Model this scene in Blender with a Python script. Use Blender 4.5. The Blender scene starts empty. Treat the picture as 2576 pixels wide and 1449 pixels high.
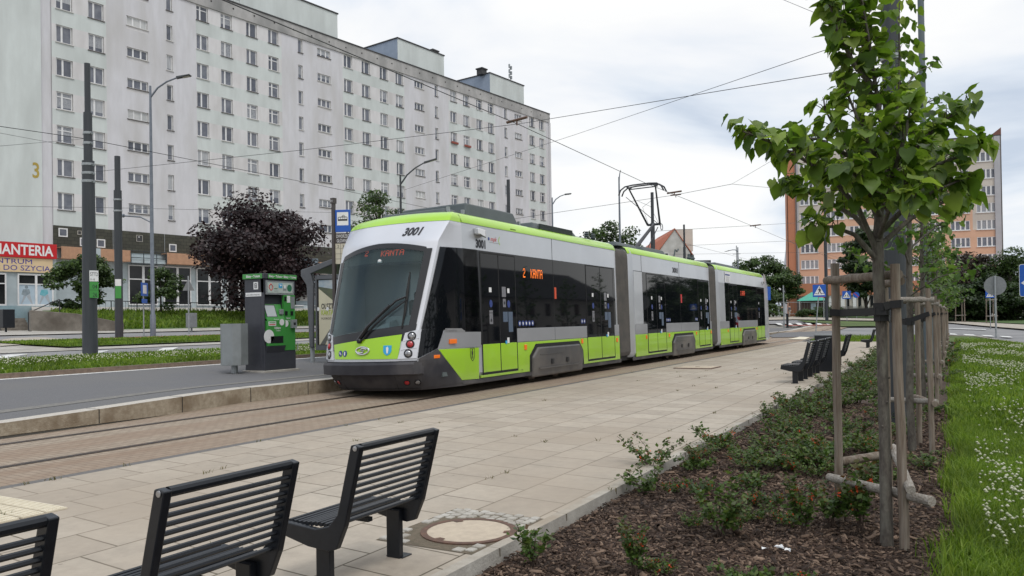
import bpy, bmesh, math, random
import numpy as np
from mathutils import Vector, Matrix
R = math.radians
rnd = random.Random(7)
sc = bpy.context.scene
col = sc.collection

# ------------------------------------------------------------------ camera model (also used to read positions off the survey)
F, H, PIT, ROL, SH = 2000.0, 1.48, R(.53), R(.88), 61.9
YAW = math.atan(1115 / 2000)
CY, SY = math.cos(YAW), math.sin(YAW)

def ray(x, y):
    xr = (x - 1288) / F; yr = -(y - SH - 724.5) / F
    cr, sr = math.cos(ROL), math.sin(ROL)
    X = xr * cr + yr * sr; y2 = -xr * sr + yr * cr
    cp, sp = math.cos(PIT), math.sin(PIT)
    Y = y2 * cp + sp; Z = cp - y2 * sp
    return Vector((X * CY - Z * SY, X * SY + Z * CY, Y))

def at(x, y, z=0.0):
    d = ray(x, y); k = (z - H) / d.z
    return Vector((d.x * k, d.y * k, z))

def dep(x, y, D):
    d = ray(x, y); k = D / (-d.x * SY + d.y * CY)
    return Vector((d.x * k, d.y * k, H + d.z * k))

def atX(x, y, X):
    d = ray(x, y); k = X / d.x
    return Vector((X, d.y * k, H + d.z * k))

def atY(x, y, Y):
    d = ray(x, y); k = Y / d.y
    return Vector((d.x * k, Y, H + d.z * k))

def proj(p):
    x = p[0] * CY + p[1] * SY; z = -p[0] * SY + p[1] * CY; y = p[2] - H
    cp, sp = math.cos(PIT), math.sin(PIT)
    y2 = y * cp - z * sp; z2 = z * cp + y * sp
    cr, sr = math.cos(ROL), math.sin(ROL)
    return (1288 + F * (x * cr - y2 * sr) / z2, 724.5 + SH - F * (x * sr + y2 * cr) / z2)

def lerp_tab(tab, t):
    if t <= tab[0][0]: return tab[0][1]
    for (a, b), (c, d) in zip(tab, tab[1:]):
        if t <= c: return b + (d - b) * (t - a) / (c - a)
    return tab[-1][1]

GL = [(7.8, 0), (11.1, .08), (11.12, .08), (11.13, .33), (13.6, .35), (16.5, .47), (21.5, .63), (25, .72), (32, .94), (34, 1.0), (40, 1.18), (47, 2.4), (60, 3.0), (70, 3.1), (200, 3.3)]
def g(X, Y):
    t = -X
    z = lerp_tab(GL, t)
    if 11.1 < t < 14 and Y < 9.6:
        z -= .12 * min(1, (9.6 - Y) / 3.4) * min(1, (14 - t) / 2.5)
    if t > 40.2 and Y < .5685 * t: z = min(z, 1.22)
    zf = 0 if Y < 48 else min(1.3, .02 * (Y - 48))
    return max(z, zf)

def gnd(x, y):
    d = ray(x, y); k = 1.0
    while k < 400:
        if H + d.z * k <= g(d.x * k, d.y * k): break
        k *= 1.002
    return Vector((d.x * k, d.y * k, g(d.x * k, d.y * k)))

# ------------------------------------------------------------------ mesh builder
class MB:
    def __init__(s, o=(0, 0, 0)):
        s.v = []; s.f = []; s.m = []; s.o = Vector(o)
    def add(s, verts, faces, mi=0):
        b = len(s.v)
        s.v += [tuple(Vector(p) - s.o) for p in verts]
        s.f += [tuple(b + i for i in f) for f in faces]
        s.m += [mi] * len(faces)
        return s
    def quad(s, a, b, c, d, mi=0): return s.add([a, b, c, d], [(0, 1, 2, 3)], mi)
    def poly(s, pts, mi=0): return s.add(pts, [tuple(range(len(pts)))], mi)
    def box(s, x0, x1, y0, y1, z0, z1, mi=0):
        x0, x1 = min(x0, x1), max(x0, x1); y0, y1 = min(y0, y1), max(y0, y1); z0, z1 = min(z0, z1), max(z0, z1)
        v = [(x0, y0, z0), (x1, y0, z0), (x1, y1, z0), (x0, y1, z0), (x0, y0, z1), (x1, y0, z1), (x1, y1, z1), (x0, y1, z1)]
        return s.add(v, [(3, 2, 1, 0), (4, 5, 6, 7), (0, 1, 5, 4), (1, 2, 6, 5), (2, 3, 7, 6), (3, 0, 4, 7)], mi)
    def bar(s, p0, p1, w, h, mi=0, up=(0, 0, 1)):
        p0, p1 = Vector(p0), Vector(p1); d = (p1 - p0).normalized(); u = Vector(up)
        a = d.cross(u)
        if a.length < 1e-4: a = d.cross(Vector((1, 0, 0)))
        a.normalize(); b = a.cross(d).normalized(); a *= w / 2; b *= h / 2
        v = [p0 - a - b, p0 + a - b, p0 + a + b, p0 - a + b, p1 - a - b, p1 + a - b, p1 + a + b, p1 - a + b]
        return s.add(v, [(3, 2, 1, 0), (4, 5, 6, 7), (0, 1, 5, 4), (1, 2, 6, 5), (2, 3, 7, 6), (3, 0, 4, 7)], mi)
    def tube(s, pts, r, n=8, mi=0, cap=True):
        pts = [Vector(p) for p in pts]; N = len(pts)
        rs = [r] * N if not isinstance(r, (list, tuple)) else list(r)
        vs = []; a = None
        for i, p in enumerate(pts):
            d = (pts[min(i + 1, N - 1)] - pts[max(i - 1, 0)])
            if d.length < 1e-9: d = Vector((0, 0, 1))
            d.normalize()
            if a is None:
                a = d.orthogonal().normalized()
            else:
                a = (a - d * a.dot(d))
                a = a.normalized() if a.length > 1e-6 else d.orthogonal().normalized()
            b = d.cross(a)
            for k in range(n):
                t = 2 * math.pi * k / n
                vs.append(p + (a * math.cos(t) + b * math.sin(t)) * rs[i])
        fs = []
        for i in range(N - 1):
            for k in range(n):
                k2 = (k + 1) % n
                fs.append((i * n + k, i * n + k2, (i + 1) * n + k2, (i + 1) * n + k))
        if cap:
            fs.append(tuple(range(n - 1, -1, -1))); fs.append(tuple((N - 1) * n + k for k in range(n)))
        return s.add(vs, fs, mi)
    def prism(s, A, B, mi=0):
        n = len(A)
        fs = [tuple(range(n)), tuple(range(2 * n - 1, n - 1, -1))]
        fs += [(i, n + i, n + (i + 1) % n, (i + 1) % n) for i in range(n)]
        return s.add(list(A) + list(B), fs, mi)
    def grid(s, fn, nu, nv, mi=0, keep=None):
        vs = [fn(i / nu, j / nv) for j in range(nv + 1) for i in range(nu + 1)]
        fs = []
        for j in range(nv):
            for i in range(nu):
                if keep is None or keep((i + .5) / nu, (j + .5) / nv):
                    a = j * (nu + 1) + i
                    fs.append((a, a + 1, a + nu + 2, a + nu + 1))
        return s.add(vs, fs, mi)
    def lathe(s, c, prof, n=16, mi=0, ax=(0, 0, 1)):
        c = Vector(c); ax = Vector(ax).normalized(); a = ax.orthogonal().normalized(); b = ax.cross(a)
        vs = []
        for r, z in prof:
            for k in range(n):
                t = 2 * math.pi * k / n
                vs.append(c + ax * z + (a * math.cos(t) + b * math.sin(t)) * r)
        fs = []
        for i in range(len(prof) - 1):
            for k in range(n):
                k2 = (k + 1) % n
                fs.append((i * n + k, i * n + k2, (i + 1) * n + k2, (i + 1) * n + k))
        fs.append(tuple(range(n - 1, -1, -1))); fs.append(tuple((len(prof) - 1) * n + k for k in range(n)))
        return s.add(vs, fs, mi)
    def disc(s, c, nrm, r, n=20, mi=0, t=.004, sy=1.0):
        c = Vector(c); ax = Vector(nrm).normalized(); a = ax.cross(Vector((0, 0, 1)))
        a = a.normalized() if a.length > 1e-4 else Vector((1, 0, 0)); b = a.cross(ax)
        P = [c + (a * math.cos(2 * math.pi * k / n) + b * math.sin(2 * math.pi * k / n) * sy) * r for k in range(n)]
        return s.prism([p + ax * t for p in P], P, mi)
    def build(s, name, mats, parent=None, smooth=False, bevel=0, angle=35):
        me = bpy.data.meshes.new(name)
        me.from_pydata(s.v, [], s.f)
        if not isinstance(mats, (list, tuple)): mats = [mats]
        for m in mats: me.materials.append(m)
        if len(mats) > 1: me.polygons.foreach_set('material_index', s.m)
        bm = bmesh.new(); bm.from_mesh(me); bmesh.ops.recalc_face_normals(bm, faces=bm.faces); bm.to_mesh(me); bm.free()
        if smooth:
            me.polygons.foreach_set('use_smooth', [True] * len(me.polygons))
            me.set_sharp_from_angle(angle=R(angle))
        o = bpy.data.objects.new(name, me); col.objects.link(o)
        if parent: o.parent = parent
        if bevel:
            b = o.modifiers.new('bevel', 'BEVEL'); b.width = bevel; b.segments = 2; b.limit_method = 'ANGLE'; b.angle_limit = R(40)
        return o

def np_mesh(name, verts, faces_n, k, mats, parent=None, midx=None, smooth=False):
    """verts (N,3) array, faces (M,k) int array"""
    me = bpy.data.meshes.new(name)
    me.vertices.add(len(verts)); me.vertices.foreach_set('co', np.asarray(verts, dtype=np.float32).ravel())
    M = len(faces_n)
    me.loops.add(M * k); me.loops.foreach_set('vertex_index', np.asarray(faces_n, dtype=np.int32).ravel())
    me.polygons.add(M); me.polygons.foreach_set('loop_start', np.arange(0, M * k, k, dtype=np.int32))
    me.polygons.foreach_set('loop_total', np.full(M, k, dtype=np.int32))
    if not isinstance(mats, (list, tuple)): mats = [mats]
    for m in mats: me.materials.append(m)
    if midx is not None: me.polygons.foreach_set('material_index', np.asarray(midx, dtype=np.int32))
    if smooth: me.polygons.foreach_set('use_smooth', np.ones(M, dtype=bool))
    me.update(calc_edges=True); me.validate()
    o = bpy.data.objects.new(name, me); col.objects.link(o)
    if parent: o.parent = parent
    return o

def tag(o, label, cat, group=None, kind=None):
    if label: o['label'] = label
    if cat: o['category'] = cat
    if group: o['group'] = group
    if kind: o['kind'] = kind
    return o
def thing(name, label, cat, loc=(0, 0, 0), rz=0, group=None):
    o = bpy.data.objects.new(name, None); col.objects.link(o); o.empty_display_size = .2
    o.location = loc; o.rotation_euler = (0, 0, rz)
    return tag(o, label, cat, group)
def struct(o): o['kind'] = 'structure'; return o
def copy_tree(o, parent=None):
    c = o.copy(); col.objects.link(c)
    if parent: c.parent = parent
    for ch in list(o.children): copy_tree(ch, c)
    return c

_font = None
def text_geo(s, size=1.0, sx=1.0, shear=0.0, bold=0.0, align='LEFT', space=1.0, line=1.0):
    cu = bpy.data.curves.new('lettering', 'FONT'); cu.body = s; cu.size = size; cu.shear = shear; cu.offset = bold
    cu.align_x = align; cu.space_character = space; cu.space_line = line; cu.resolution_u = 3
    ob = bpy.data.objects.new('lettering', cu)
    me = bpy.data.meshes.new_from_object(ob)
    V = [(v.co.x * sx, v.co.y) for v in me.vertices]; Fc = [tuple(p.vertices) for p in me.polygons]
    bpy.data.objects.remove(ob); bpy.data.curves.remove(cu); bpy.data.meshes.remove(me)
    return V, Fc
def text_on(mb, s, o, ux, uz, size, mi=0, width=None, **kw):
    """letter s into mb; o start of the baseline, ux right, uz up (unit vectors)"""
    V, Fc = text_geo(s, size, **kw)
    if width:
        w = max(v[0] for v in V) - min(v[0] for v in V); x0 = min(v[0] for v in V)
        V = [((v[0] - x0) * width / w, v[1]) for v in V]
    o, ux, uz = Vector(o), Vector(ux), Vector(uz)
    mb.add([o + ux * a + uz * b for a, b in V], Fc, mi)
    return mb

DOT = {'2': ['01110', '10001', '00001', '00110', '01000', '10000', '11111'], 'K': ['10001', '10010', '10100', '11000', '10100', '10010', '10001'],
       'A': ['01110', '10001', '10001', '11111', '10001', '10001', '10001'], 'N': ['10001', '11001', '10101', '10101', '10011', '10001', '10001'],
       'T': ['11111', '00100', '00100', '00100', '00100', '00100', '00100'], ' ': ['00000'] * 7}

# ------------------------------------------------------------------ materials
def nt(name):
    m = bpy.data.materials.new(name); m.use_nodes = True
    n = m.node_tree; return m, n, n.nodes['Principled BSDF']
def N(n, t, **kw):
    x = n.nodes.new(t)
    for k, v in kw.items(): setattr(x, k, v)
    return x
def pm(name, c, c2=None, scale=4.0, rough=.6, metal=0, bump=0, bscale=None, coat=0, spec=.5, detail=6, stretch=None, lo=.35, hi=.65, c3=None, emit=0, s3=None, spots=None):
    """principled material: colour mixed with c2 by noise, second large noise towards c3, bump noise"""
    m, n, b = nt(name); L = n.links
    b.inputs['Roughness'].default_value = rough; b.inputs['Metallic'].default_value = metal
    b.inputs['Base Color'].default_value = (*c, 1); b.inputs['Specular IOR Level'].default_value = spec
    b.inputs['Coat Weight'].default_value = coat; b.inputs['Coat Roughness'].default_value = .04
    if emit:
        b.inputs['Emission Color'].default_value = (*c, 1); b.inputs['Emission Strength'].default_value = emit
    tc = N(n, 'ShaderNodeTexCoord'); vec = tc.outputs['Object']
    if stretch:
        mp = N(n, 'ShaderNodeMapping'); mp.inputs['Scale'].default_value = stretch; L.new(vec, mp.inputs['Vector']); vec = mp.outputs['Vector']
    out = None
    if c2:
        no = N(n, 'ShaderNodeTexNoise'); no.inputs['Scale'].default_value = scale; no.inputs['Detail'].default_value = detail; no.inputs['Roughness'].default_value = .6
        L.new(vec, no.inputs['Vector'])
        r = N(n, 'ShaderNodeMapRange'); r.inputs['From Min'].default_value = lo; r.inputs['From Max'].default_value = hi
        L.new(no.outputs['Fac'], r.inputs['Value'])
        mx = N(n, 'ShaderNodeMix', data_type='RGBA'); mx.inputs['A'].default_value = (*c, 1); mx.inputs['B'].default_value = (*c2, 1)
        L.new(r.outputs['Result'], mx.inputs['Factor']); out = mx.outputs['Result']
    if c3:
        no = N(n, 'ShaderNodeTexNoise'); no.inputs['Scale'].default_value = s3 or scale * .15; no.inputs['Detail'].default_value = 4
        L.new(vec, no.inputs['Vector'])
        r = N(n, 'ShaderNodeMapRange'); r.inputs['From Min'].default_value = .45; r.inputs['From Max'].default_value = .7
        L.new(no.outputs['Fac'], r.inputs['Value'])
        mx = N(n, 'ShaderNodeMix', data_type='RGBA'); mx.inputs['B'].default_value = (*c3, 1)
        if out: L.new(out, mx.inputs['A'])
        else: mx.inputs['A'].default_value = (*c, 1)
        L.new(r.outputs['Result'], mx.inputs['Factor']); out = mx.outputs['Result']
    if out: L.new(out, b.inputs['Base Color'])
    if bump:
        no = N(n, 'ShaderNodeTexNoise'); no.inputs['Scale'].default_value = bscale or scale * 4; no.inputs['Detail'].default_value = 5
        L.new(vec, no.inputs['Vector'])
        bp = N(n, 'ShaderNodeBump'); bp.inputs['Strength'].default_value = bump; bp.inputs['Distance'].default_value = .02
        L.new(no.outputs['Fac'], bp.inputs['Height']); L.new(bp.outputs['Normal'], b.inputs['Normal'])
    return m

def leafmat(name, a, b_, c, trans=.35, rough=.45, patch=0, pk=.45):
    m, n, b = nt(name); L = n.links
    ge = N(n, 'ShaderNodeNewGeometry'); cr = N(n, 'ShaderNodeValToRGB')
    cr.color_ramp.elements[0].color = (*a, 1); cr.color_ramp.elements[1].color = (*c, 1)
    e = cr.color_ramp.elements.new(.5); e.color = (*b_, 1)
    L.new(ge.outputs['Random Per Island'], cr.inputs['Fac']); cout = cr.outputs['Color']
    if patch:
        tc = N(n, 'ShaderNodeTexCoord'); no = N(n, 'ShaderNodeTexNoise'); no.inputs['Scale'].default_value = patch; no.inputs['Detail'].default_value = 3; L.new(tc.outputs['Object'], no.inputs['Vector'])
        mr = N(n, 'ShaderNodeMapRange'); mr.inputs['From Min'].default_value = .35; mr.inputs['From Max'].default_value = .65; mr.inputs['To Min'].default_value = 1 - pk; mr.inputs['To Max'].default_value = 1 + pk * .7; L.new(no.outputs['Fac'], mr.inputs['Value'])
        sc2 = N(n, 'ShaderNodeVectorMath', operation='SCALE'); L.new(cr.outputs['Color'], sc2.inputs[0]); L.new(mr.outputs['Result'], sc2.inputs['Scale']); cout = sc2.outputs[0]
    L.new(cout, b.inputs['Base Color']); b.inputs['Roughness'].default_value = rough
    b.inputs['Specular IOR Level'].default_value = .35
    tr = N(n, 'ShaderNodeBsdfTranslucent'); 
    hs = N(n, 'ShaderNodeHueSaturation'); hs.inputs['Value'].default_value = 1.6; hs.inputs['Saturation'].default_value = 1.1
    L.new(cout, hs.inputs['Color']); L.new(hs.outputs['Color'], tr.inputs['Color'])
    mx = N(n, 'ShaderNodeMixShader'); mx.inputs['Fac'].default_value = trans
    L.new(b.outputs['BSDF'], mx.inputs[1]); L.new(tr.outputs['BSDF'], mx.inputs[2])
    L.new(mx.outputs['Shader'], n.nodes['Material Output'].inputs['Surface'])
    return m

def brickmat(name, c1, c2, cm, w, h, mortar, swap=False, skew=0.0, off=.5, rough=.8, bump=.3, dirt=None, dscale=.35, rot=0, streak=None):
    m, n, b = nt(name); L = n.links
    tc = N(n, 'ShaderNodeTexCoord'); vec = tc.outputs['Object']
    mp = N(n, 'ShaderNodeMapping'); mp.inputs['Rotation'].default_value = (0, 0, R(90) if swap else rot); L.new(vec, mp.inputs['Vector'])
    bt = N(n, 'ShaderNodeTexBrick'); bt.offset = off
    bt.inputs['Scale'].default_value = 1; bt.inputs['Brick Width'].default_value = w; bt.inputs['Row Height'].default_value = h
    bt.inputs['Mortar Size'].default_value = mortar; bt.inputs['Mortar Smooth'].default_value = .3; bt.inputs['Bias'].default_value = 0
    bt.inputs['Color1'].default_value = (*c1, 1); bt.inputs['Color2'].default_value = (*c2, 1); bt.inputs['Mortar'].default_value = (*cm, 1)
    if swap:
        sp = N(n, 'ShaderNodeSeparateXYZ'); cb = N(n, 'ShaderNodeCombineXYZ'); L.new(vec, sp.inputs[0])
        ma = N(n, 'ShaderNodeMath', operation='MULTIPLY_ADD'); L.new(sp.outputs['X'], ma.inputs[0]); ma.inputs[1].default_value = skew; L.new(sp.outputs['Y'], ma.inputs[2])
        L.new(ma.outputs[0], cb.inputs['X']); L.new(sp.outputs['X'], cb.inputs['Y']); L.new(cb.outputs[0], bt.inputs['Vector'])
    else: L.new(mp.outputs['Vector'], bt.inputs['Vector'])
    out = bt.outputs['Color']
    no = N(n, 'ShaderNodeTexNoise'); no.inputs['Scale'].default_value = 9; no.inputs['Detail'].default_value = 8; no.inputs['Roughness'].default_value = .7
    L.new(vec, no.inputs['Vector'])
    r = N(n, 'ShaderNodeMapRange'); r.inputs['To Min'].default_value = .72; r.inputs['To Max'].default_value = 1.25; L.new(no.outputs['Fac'], r.inputs['Value'])
    mu = N(n, 'ShaderNodeMix', data_type='RGBA', blend_type='MULTIPLY'); mu.inputs['Factor'].default_value = 1
    L.new(out, mu.inputs['A']); L.new(r.outputs['Result'], mu.inputs['B']); out = mu.outputs['Result']
    if swap:      # gum spots and specks
        vo = N(n, 'ShaderNodeTexVoronoi'); vo.inputs['Scale'].default_value = 3.2; L.new(vec, vo.inputs['Vector'])
        vr = N(n, 'ShaderNodeMapRange'); vr.inputs['From Min'].default_value = .035; vr.inputs['From Max'].default_value = .06; vr.inputs['To Min'].default_value = .62; vr.inputs['To Max'].default_value = 1; L.new(vo.outputs['Distance'], vr.inputs['Value'])
        n3 = N(n, 'ShaderNodeTexNoise'); n3.inputs['Scale'].default_value = 1.6; n3.inputs['Detail'].default_value = 9; n3.inputs['Roughness'].default_value = .75; L.new(vec, n3.inputs['Vector'])
        r3 = N(n, 'ShaderNodeMapRange'); r3.inputs['From Min'].default_value = .3; r3.inputs['From Max'].default_value = .7; r3.inputs['To Min'].default_value = .80; r3.inputs['To Max'].default_value = 1.12; L.new(n3.outputs['Fac'], r3.inputs['Value'])
        m3 = N(n, 'ShaderNodeMath', operation='MULTIPLY'); L.new(vr.outputs['Result'], m3.inputs[0]); L.new(r3.outputs['Result'], m3.inputs[1])
        m4 = N(n, 'ShaderNodeMix', data_type='RGBA', blend_type='MULTIPLY'); m4.inputs['Factor'].default_value = 1; L.new(out, m4.inputs['A']); L.new(m3.outputs[0], m4.inputs['B']); out = m4.outputs['Result']
    if dirt:
        n2 = N(n, 'ShaderNodeTexNoise'); n2.inputs['Scale'].default_value = dscale; n2.inputs['Detail'].default_value = 6
        v2 = vec
        if streak:
            m2 = N(n, 'ShaderNodeMapping'); m2.inputs['Scale'].default_value = streak; L.new(vec, m2.inputs['Vector']); v2 = m2.outputs['Vector']
        L.new(v2, n2.inputs['Vector'])
        r2 = N(n, 'ShaderNodeMapRange'); r2.inputs['From Min'].default_value = .42; r2.inputs['From Max'].default_value = .68; r2.inputs['To Max'].default_value = .75
        L.new(n2.outputs['Fac'], r2.inputs['Value'])
        mx = N(n, 'ShaderNodeMix', data_type='RGBA'); mx.inputs['B'].default_value = (*dirt, 1)
        L.new(out, mx.inputs['A']); L.new(r2.outputs['Result'], mx.inputs['Factor']); out = mx.outputs['Result']
    L.new(out, b.inputs['Base Color']); b.inputs['Roughness'].default_value = rough
    bp = N(n, 'ShaderNodeBump'); bp.inputs['Strength'].default_value = bump; bp.inputs['Distance'].default_value = .01
    ad = N(n, 'ShaderNodeMath', operation='MULTIPLY_ADD'); L.new(no.outputs['Fac'], ad.inputs[0]); ad.inputs[1].default_value = .4
    iv = N(n, 'ShaderNodeMath', operation='SUBTRACT'); iv.inputs[0].default_value = 1; L.new(bt.outputs['Fac'], iv.inputs[1]); L.new(iv.outputs[0], ad.inputs[2])
    L.new(ad.outputs[0], bp.inputs['Height']); L.new(bp.outputs['Normal'], b.inputs['Normal'])
    return m

M = {}
M['asphalt'] = pm('asphalt', (.10, .10, .107), (.15, .148, .15), 60, .9, bump=.3, bscale=160, c3=(.135, .132, .13), s3=.55)
M['road'] = pm('road_asphalt', (.19, .188, .19), (.25, .245, .245), 40, .9, bump=.2, bscale=120, c3=(.15, .15, .155), s3=.3)
M['slabs'] = brickmat('paving_slabs', (.355, .305, .245), (.43, .375, .305), (.11, .09, .06), .52, .545, .0085, swap=True, skew=.10, dirt=(.31, .255, .195), dscale=.4)
M['setts'] = brickmat('track_setts', (.27, .215, .16), (.32, .26, .195), (.17, .125, .09), .17, .085, .007, dirt=(.205, .13, .082), dscale=1.2, streak=(1.6, .08, 1), bump=.5)
M['granite'] = pm('kerb_granite', (.36, .31, .235), (.25, .20, .14), 14, .85, bump=.5, bscale=60, c3=(.17, .125, .08), s3=2.2)
M['granite_top'] = pm('kerb_top', (.50, .47, .42), (.40, .36, .31), 30, .85, bump=.3, bscale=90)
M['concrete'] = pm('concrete', (.42, .40, .36), (.33, .31, .28), 8, .9, bump=.3, bscale=60, c3=(.27, .25, .22), s3=1)
M['kerb'] = pm('edging_concrete', (.42, .385, .33), (.34, .305, .255), 10, .9, bump=.3, bscale=70, c3=(.30, .25, .19), s3=2)
M['brownkerb'] = pm('brown_kerb', (.22, .16, .12), (.15, .11, .085), 10, .9, bump=.3)
M['white_paint'] = pm('road_paint', (.72, .72, .70), (.5, .5, .48), 12, .7)
M['red_lane'] = pm('red_lane', (.33, .07, .05), (.25, .06, .05), 20, .9)
M['yellow_tact'] = pm('tactile_slab', (.66, .60, .47), (.58, .52, .40), 12, .8, bump=.2)
M['rail'] = pm('rail_steel', (.10, .085, .075), (.16, .10, .07), 12, .4, metal=.7)
M['groove'] = pm('rail_groove', (.015, .013, .012), rough=.8)
M['tar'] = pm('tar_joint', (.10, .095, .092), (.14, .13, .12), 20, .8)
M['mulch'] = pm('bark_bed', (.035, .022, .016), (.10, .065, .05), 45, .95, bump=.8, bscale=60)
M['soil_grass'] = pm('lawn_soil', (.06, .095, .018), (.095, .145, .028), 6, .95, bump=.6, bscale=40, c3=(.035, .055, .012), s3=.6)
M['bank_grass'] = pm('bank_grass', (.045, .095, .018), (.075, .13, .028), 3, .95, bump=.6, bscale=12, c3=(.03, .06, .012), s3=.25)
M['ground'] = pm('ground_earth', (.20, .19, .17), (.16, .15, .13), .5, .95)
M['anthracite'] = pm('anthracite_paint', (.006, .0075, .011), (.009, .011, .015), 30, .34, spec=.42, bump=.03, bscale=400)
M['bolt'] = pm('steel_bolt', (.45, .45, .46), rough=.3, metal=.9)
M['dark_mast'] = pm('mast_paint', (.026, .031, .036), (.037, .042, .048), 3, .55, stretch=(4, 4, .3), bump=.1, bscale=30)
M['blue_mast'] = pm('mast_bluegrey', (.085, .11, .125), (.11, .135, .15), 4, .5)
M['lamp_grey'] = pm('lamp_post_grey', (.13, .15, .18), (.17, .19, .22), 4, .45, metal=.3)
M['lamp_dark'] = pm('luminaire_dark', (.05, .055, .06), rough=.5)
M['lamp_glass'] = pm('luminaire_glass', (.5, .5, .46), rough=.2)
M['galv'] = pm('galvanised_steel', (.33, .35, .36), (.27, .29, .30), 8, .5, metal=.4)
M['sign_blue'] = pm('sign_blue', (.005, .085, .42), rough=.35)
M['sign_white'] = pm('sign_white', (.75, .75, .75), (.68, .68, .68), 5, rough=.4)
M['sign_black'] = pm('sign_black', (.012, .012, .012), rough=.5)
M['sign_red'] = pm('sign_red', (.55, .015, .015), rough=.4)
M['sign_back'] = pm('sign_back_grey', (.22, .23, .235), (.18, .19, .195), 8, .55, metal=.2)
M['wood'] = pm('stake_wood', (.21, .165, .125), (.12, .088, .065), 7, .85, stretch=(14, 14, .9), bump=.5, bscale=12, c3=(.27, .235, .195), s3=2.2)
M['wood_pale'] = pm('stake_wood_grey', (.34, .315, .28), (.20, .17, .14), 7, .85, stretch=(12, 1.2, 12), bump=.5, bscale=10)
M['strap'] = pm('black_strap', (.008, .008, .009), rough=.7)
M['bark'] = pm('bark', (.115, .10, .083), (.06, .05, .042), 14, .9, stretch=(5, 5, 1.6), bump=.6, bscale=14, c3=(.15, .14, .115), s3=3)
M['bark_dark'] = pm('bark_dark', (.045, .035, .03), (.03, .022, .02), 10, .9, bump=.5)
M['leaf'] = leafmat('linden_leaf', (.052, .10, .014), (.122, .20, .030), (.26, .34, .07), .45, patch=4, pk=.35)
M['leaf_far'] = leafmat('street_tree_leaf', (.04, .08, .016), (.075, .135, .028), (.13, .20, .045), .4)
M['leaf_bg'] = leafmat('background_leaf', (.022, .045, .012), (.05, .088, .022), (.09, .14, .038), .25, patch=.7)
M['leaf_dark'] = leafmat('dark_leaf', (.012, .028, .008), (.024, .048, .012), (.045, .075, .02), .2, patch=.7)
M['leaf_purple'] = leafmat('purple_leaf', (.013, .007, .008), (.027, .015, .017), (.055, .033, .033), .2, patch=.8, pk=.4)
M['leaf_brown'] = leafmat('brown_leaf', (.025, .018, .014), (.045, .032, .024), (.06, .05, .03), .2)
M['leaf_shrub'] = leafmat('quince_leaf', (.035, .072, .014), (.07, .125, .026), (.125, .165, .042), .35)
M['leaf_shrub2'] = leafmat('quince_leaf_reddish', (.035, .05, .014), (.06, .08, .022), (.13, .06, .025), .25)
M['flower'] = leafmat('quince_flower', (.55, .05, .015), (.62, .09, .03), (.70, .16, .06), .2)
M['twig'] = pm('twig', (.06, .04, .03), rough=.9)
M['grass'] = leafmat('grass_blade', (.068, .122, .014), (.118, .192, .023), (.21, .28, .05), .4, .6, patch=.9, pk=.35)
M['kerb_joint'] = pm('kerb_joint_dirt', (.14, .12, .09), rough=.9)
M['weed'] = leafmat('joint_weed', (.07, .075, .02), (.10, .10, .03), (.16, .13, .06), .2, .8)
M['clover'] = leafmat('clover_head', (.36, .38, .24), (.48, .50, .35), (.58, .58, .45), .2, .8)
M['chip'] = leafmat('bark_chip', (.020, .012, .008), (.062, .037, .025), (.23, .16, .115), .0, .9, patch=1.5, pk=.3)
# ------------------------------------------------------------------ camera, sun, sky
cam = bpy.data.cameras.new('camera'); co = bpy.data.objects.new('camera', cam); col.objects.link(co)
cam.sensor_width = 36; cam.lens = 36 * F / 2576; cam.clip_end = 3000; cam.clip_start = .05; cam.shift_y = SH / 2576
f_ = Vector((-SY * math.cos(PIT), CY * math.cos(PIT), math.sin(PIT))); r_ = Vector((CY, SY, 0)); u_ = r_.cross(f_)
cr_, sr_ = math.cos(ROL), math.sin(ROL)
r2 = r_ * cr_ - u_ * sr_
u2 = u_ * cr_ + r_ * sr_
co.matrix_world = Matrix(((r2.x, u2.x, -f_.x, 0), (r2.y, u2.y, -f_.y, 0), (r2.z, u2.z, -f_.z, H), (0, 0, 0, 1)))
sc.camera = co
sc.view_settings.view_transform = 'Standard'; sc.view_settings.look = 'None'; sc.view_settings.exposure = 0
sc.render.engine = 'CYCLES'; sc.cycles.max_bounces = 6; sc.cycles.transparent_max_bounces = 8
sc.cycles.use_denoising = True

SUN_EL, SUN_AZ = R(58), R(125)      # azimuth from +Y clockwise
w = bpy.data.worlds.new('World'); sc.world = w; w.use_nodes = True
n = w.node_tree; L = n.links; bg = n.nodes['Background']
sky = N(n, 'ShaderNodeTexSky', sky_type='NISHITA'); sky.sun_disc = False; sky.sun_elevation = SUN_EL; sky.sun_rotation = SUN_AZ
tc = N(n, 'ShaderNodeTexCoord')
sp = N(n, 'ShaderNodeSeparateXYZ'); L.new(tc.outputs['Generated'], sp.inputs[0])
za = N(n, 'ShaderNodeMath', operation='MAXIMUM'); L.new(sp.outputs['Z'], za.inputs[0]); za.inputs[1].default_value = 0
zb = N(n, 'ShaderNodeMath', operation='ADD'); L.new(za.outputs[0], zb.inputs[0]); zb.inputs[1].default_value = .22
dv = N(n, 'ShaderNodeVectorMath', operation='SCALE')
iv = N(n, 'ShaderNodeMath', operation='DIVIDE'); iv.inputs[0].default_value = 1; L.new(zb.outputs[0], iv.inputs[1])
L.new(tc.outputs['Generated'], dv.inputs[0]); L.new(iv.outputs[0], dv.inputs['Scale'])
n1 = N(n, 'ShaderNodeTexNoise'); n1.inputs['Scale'].default_value = 1.05; n1.inputs['Detail'].default_value = 6; n1.inputs['Roughness'].default_value = .5; n1.inputs['Distortion'].default_value = .5
L.new(dv.outputs[0], n1.inputs['Vector'])
cr = N(n, 'ShaderNodeValToRGB'); e = cr.color_ramp.elements
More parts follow.
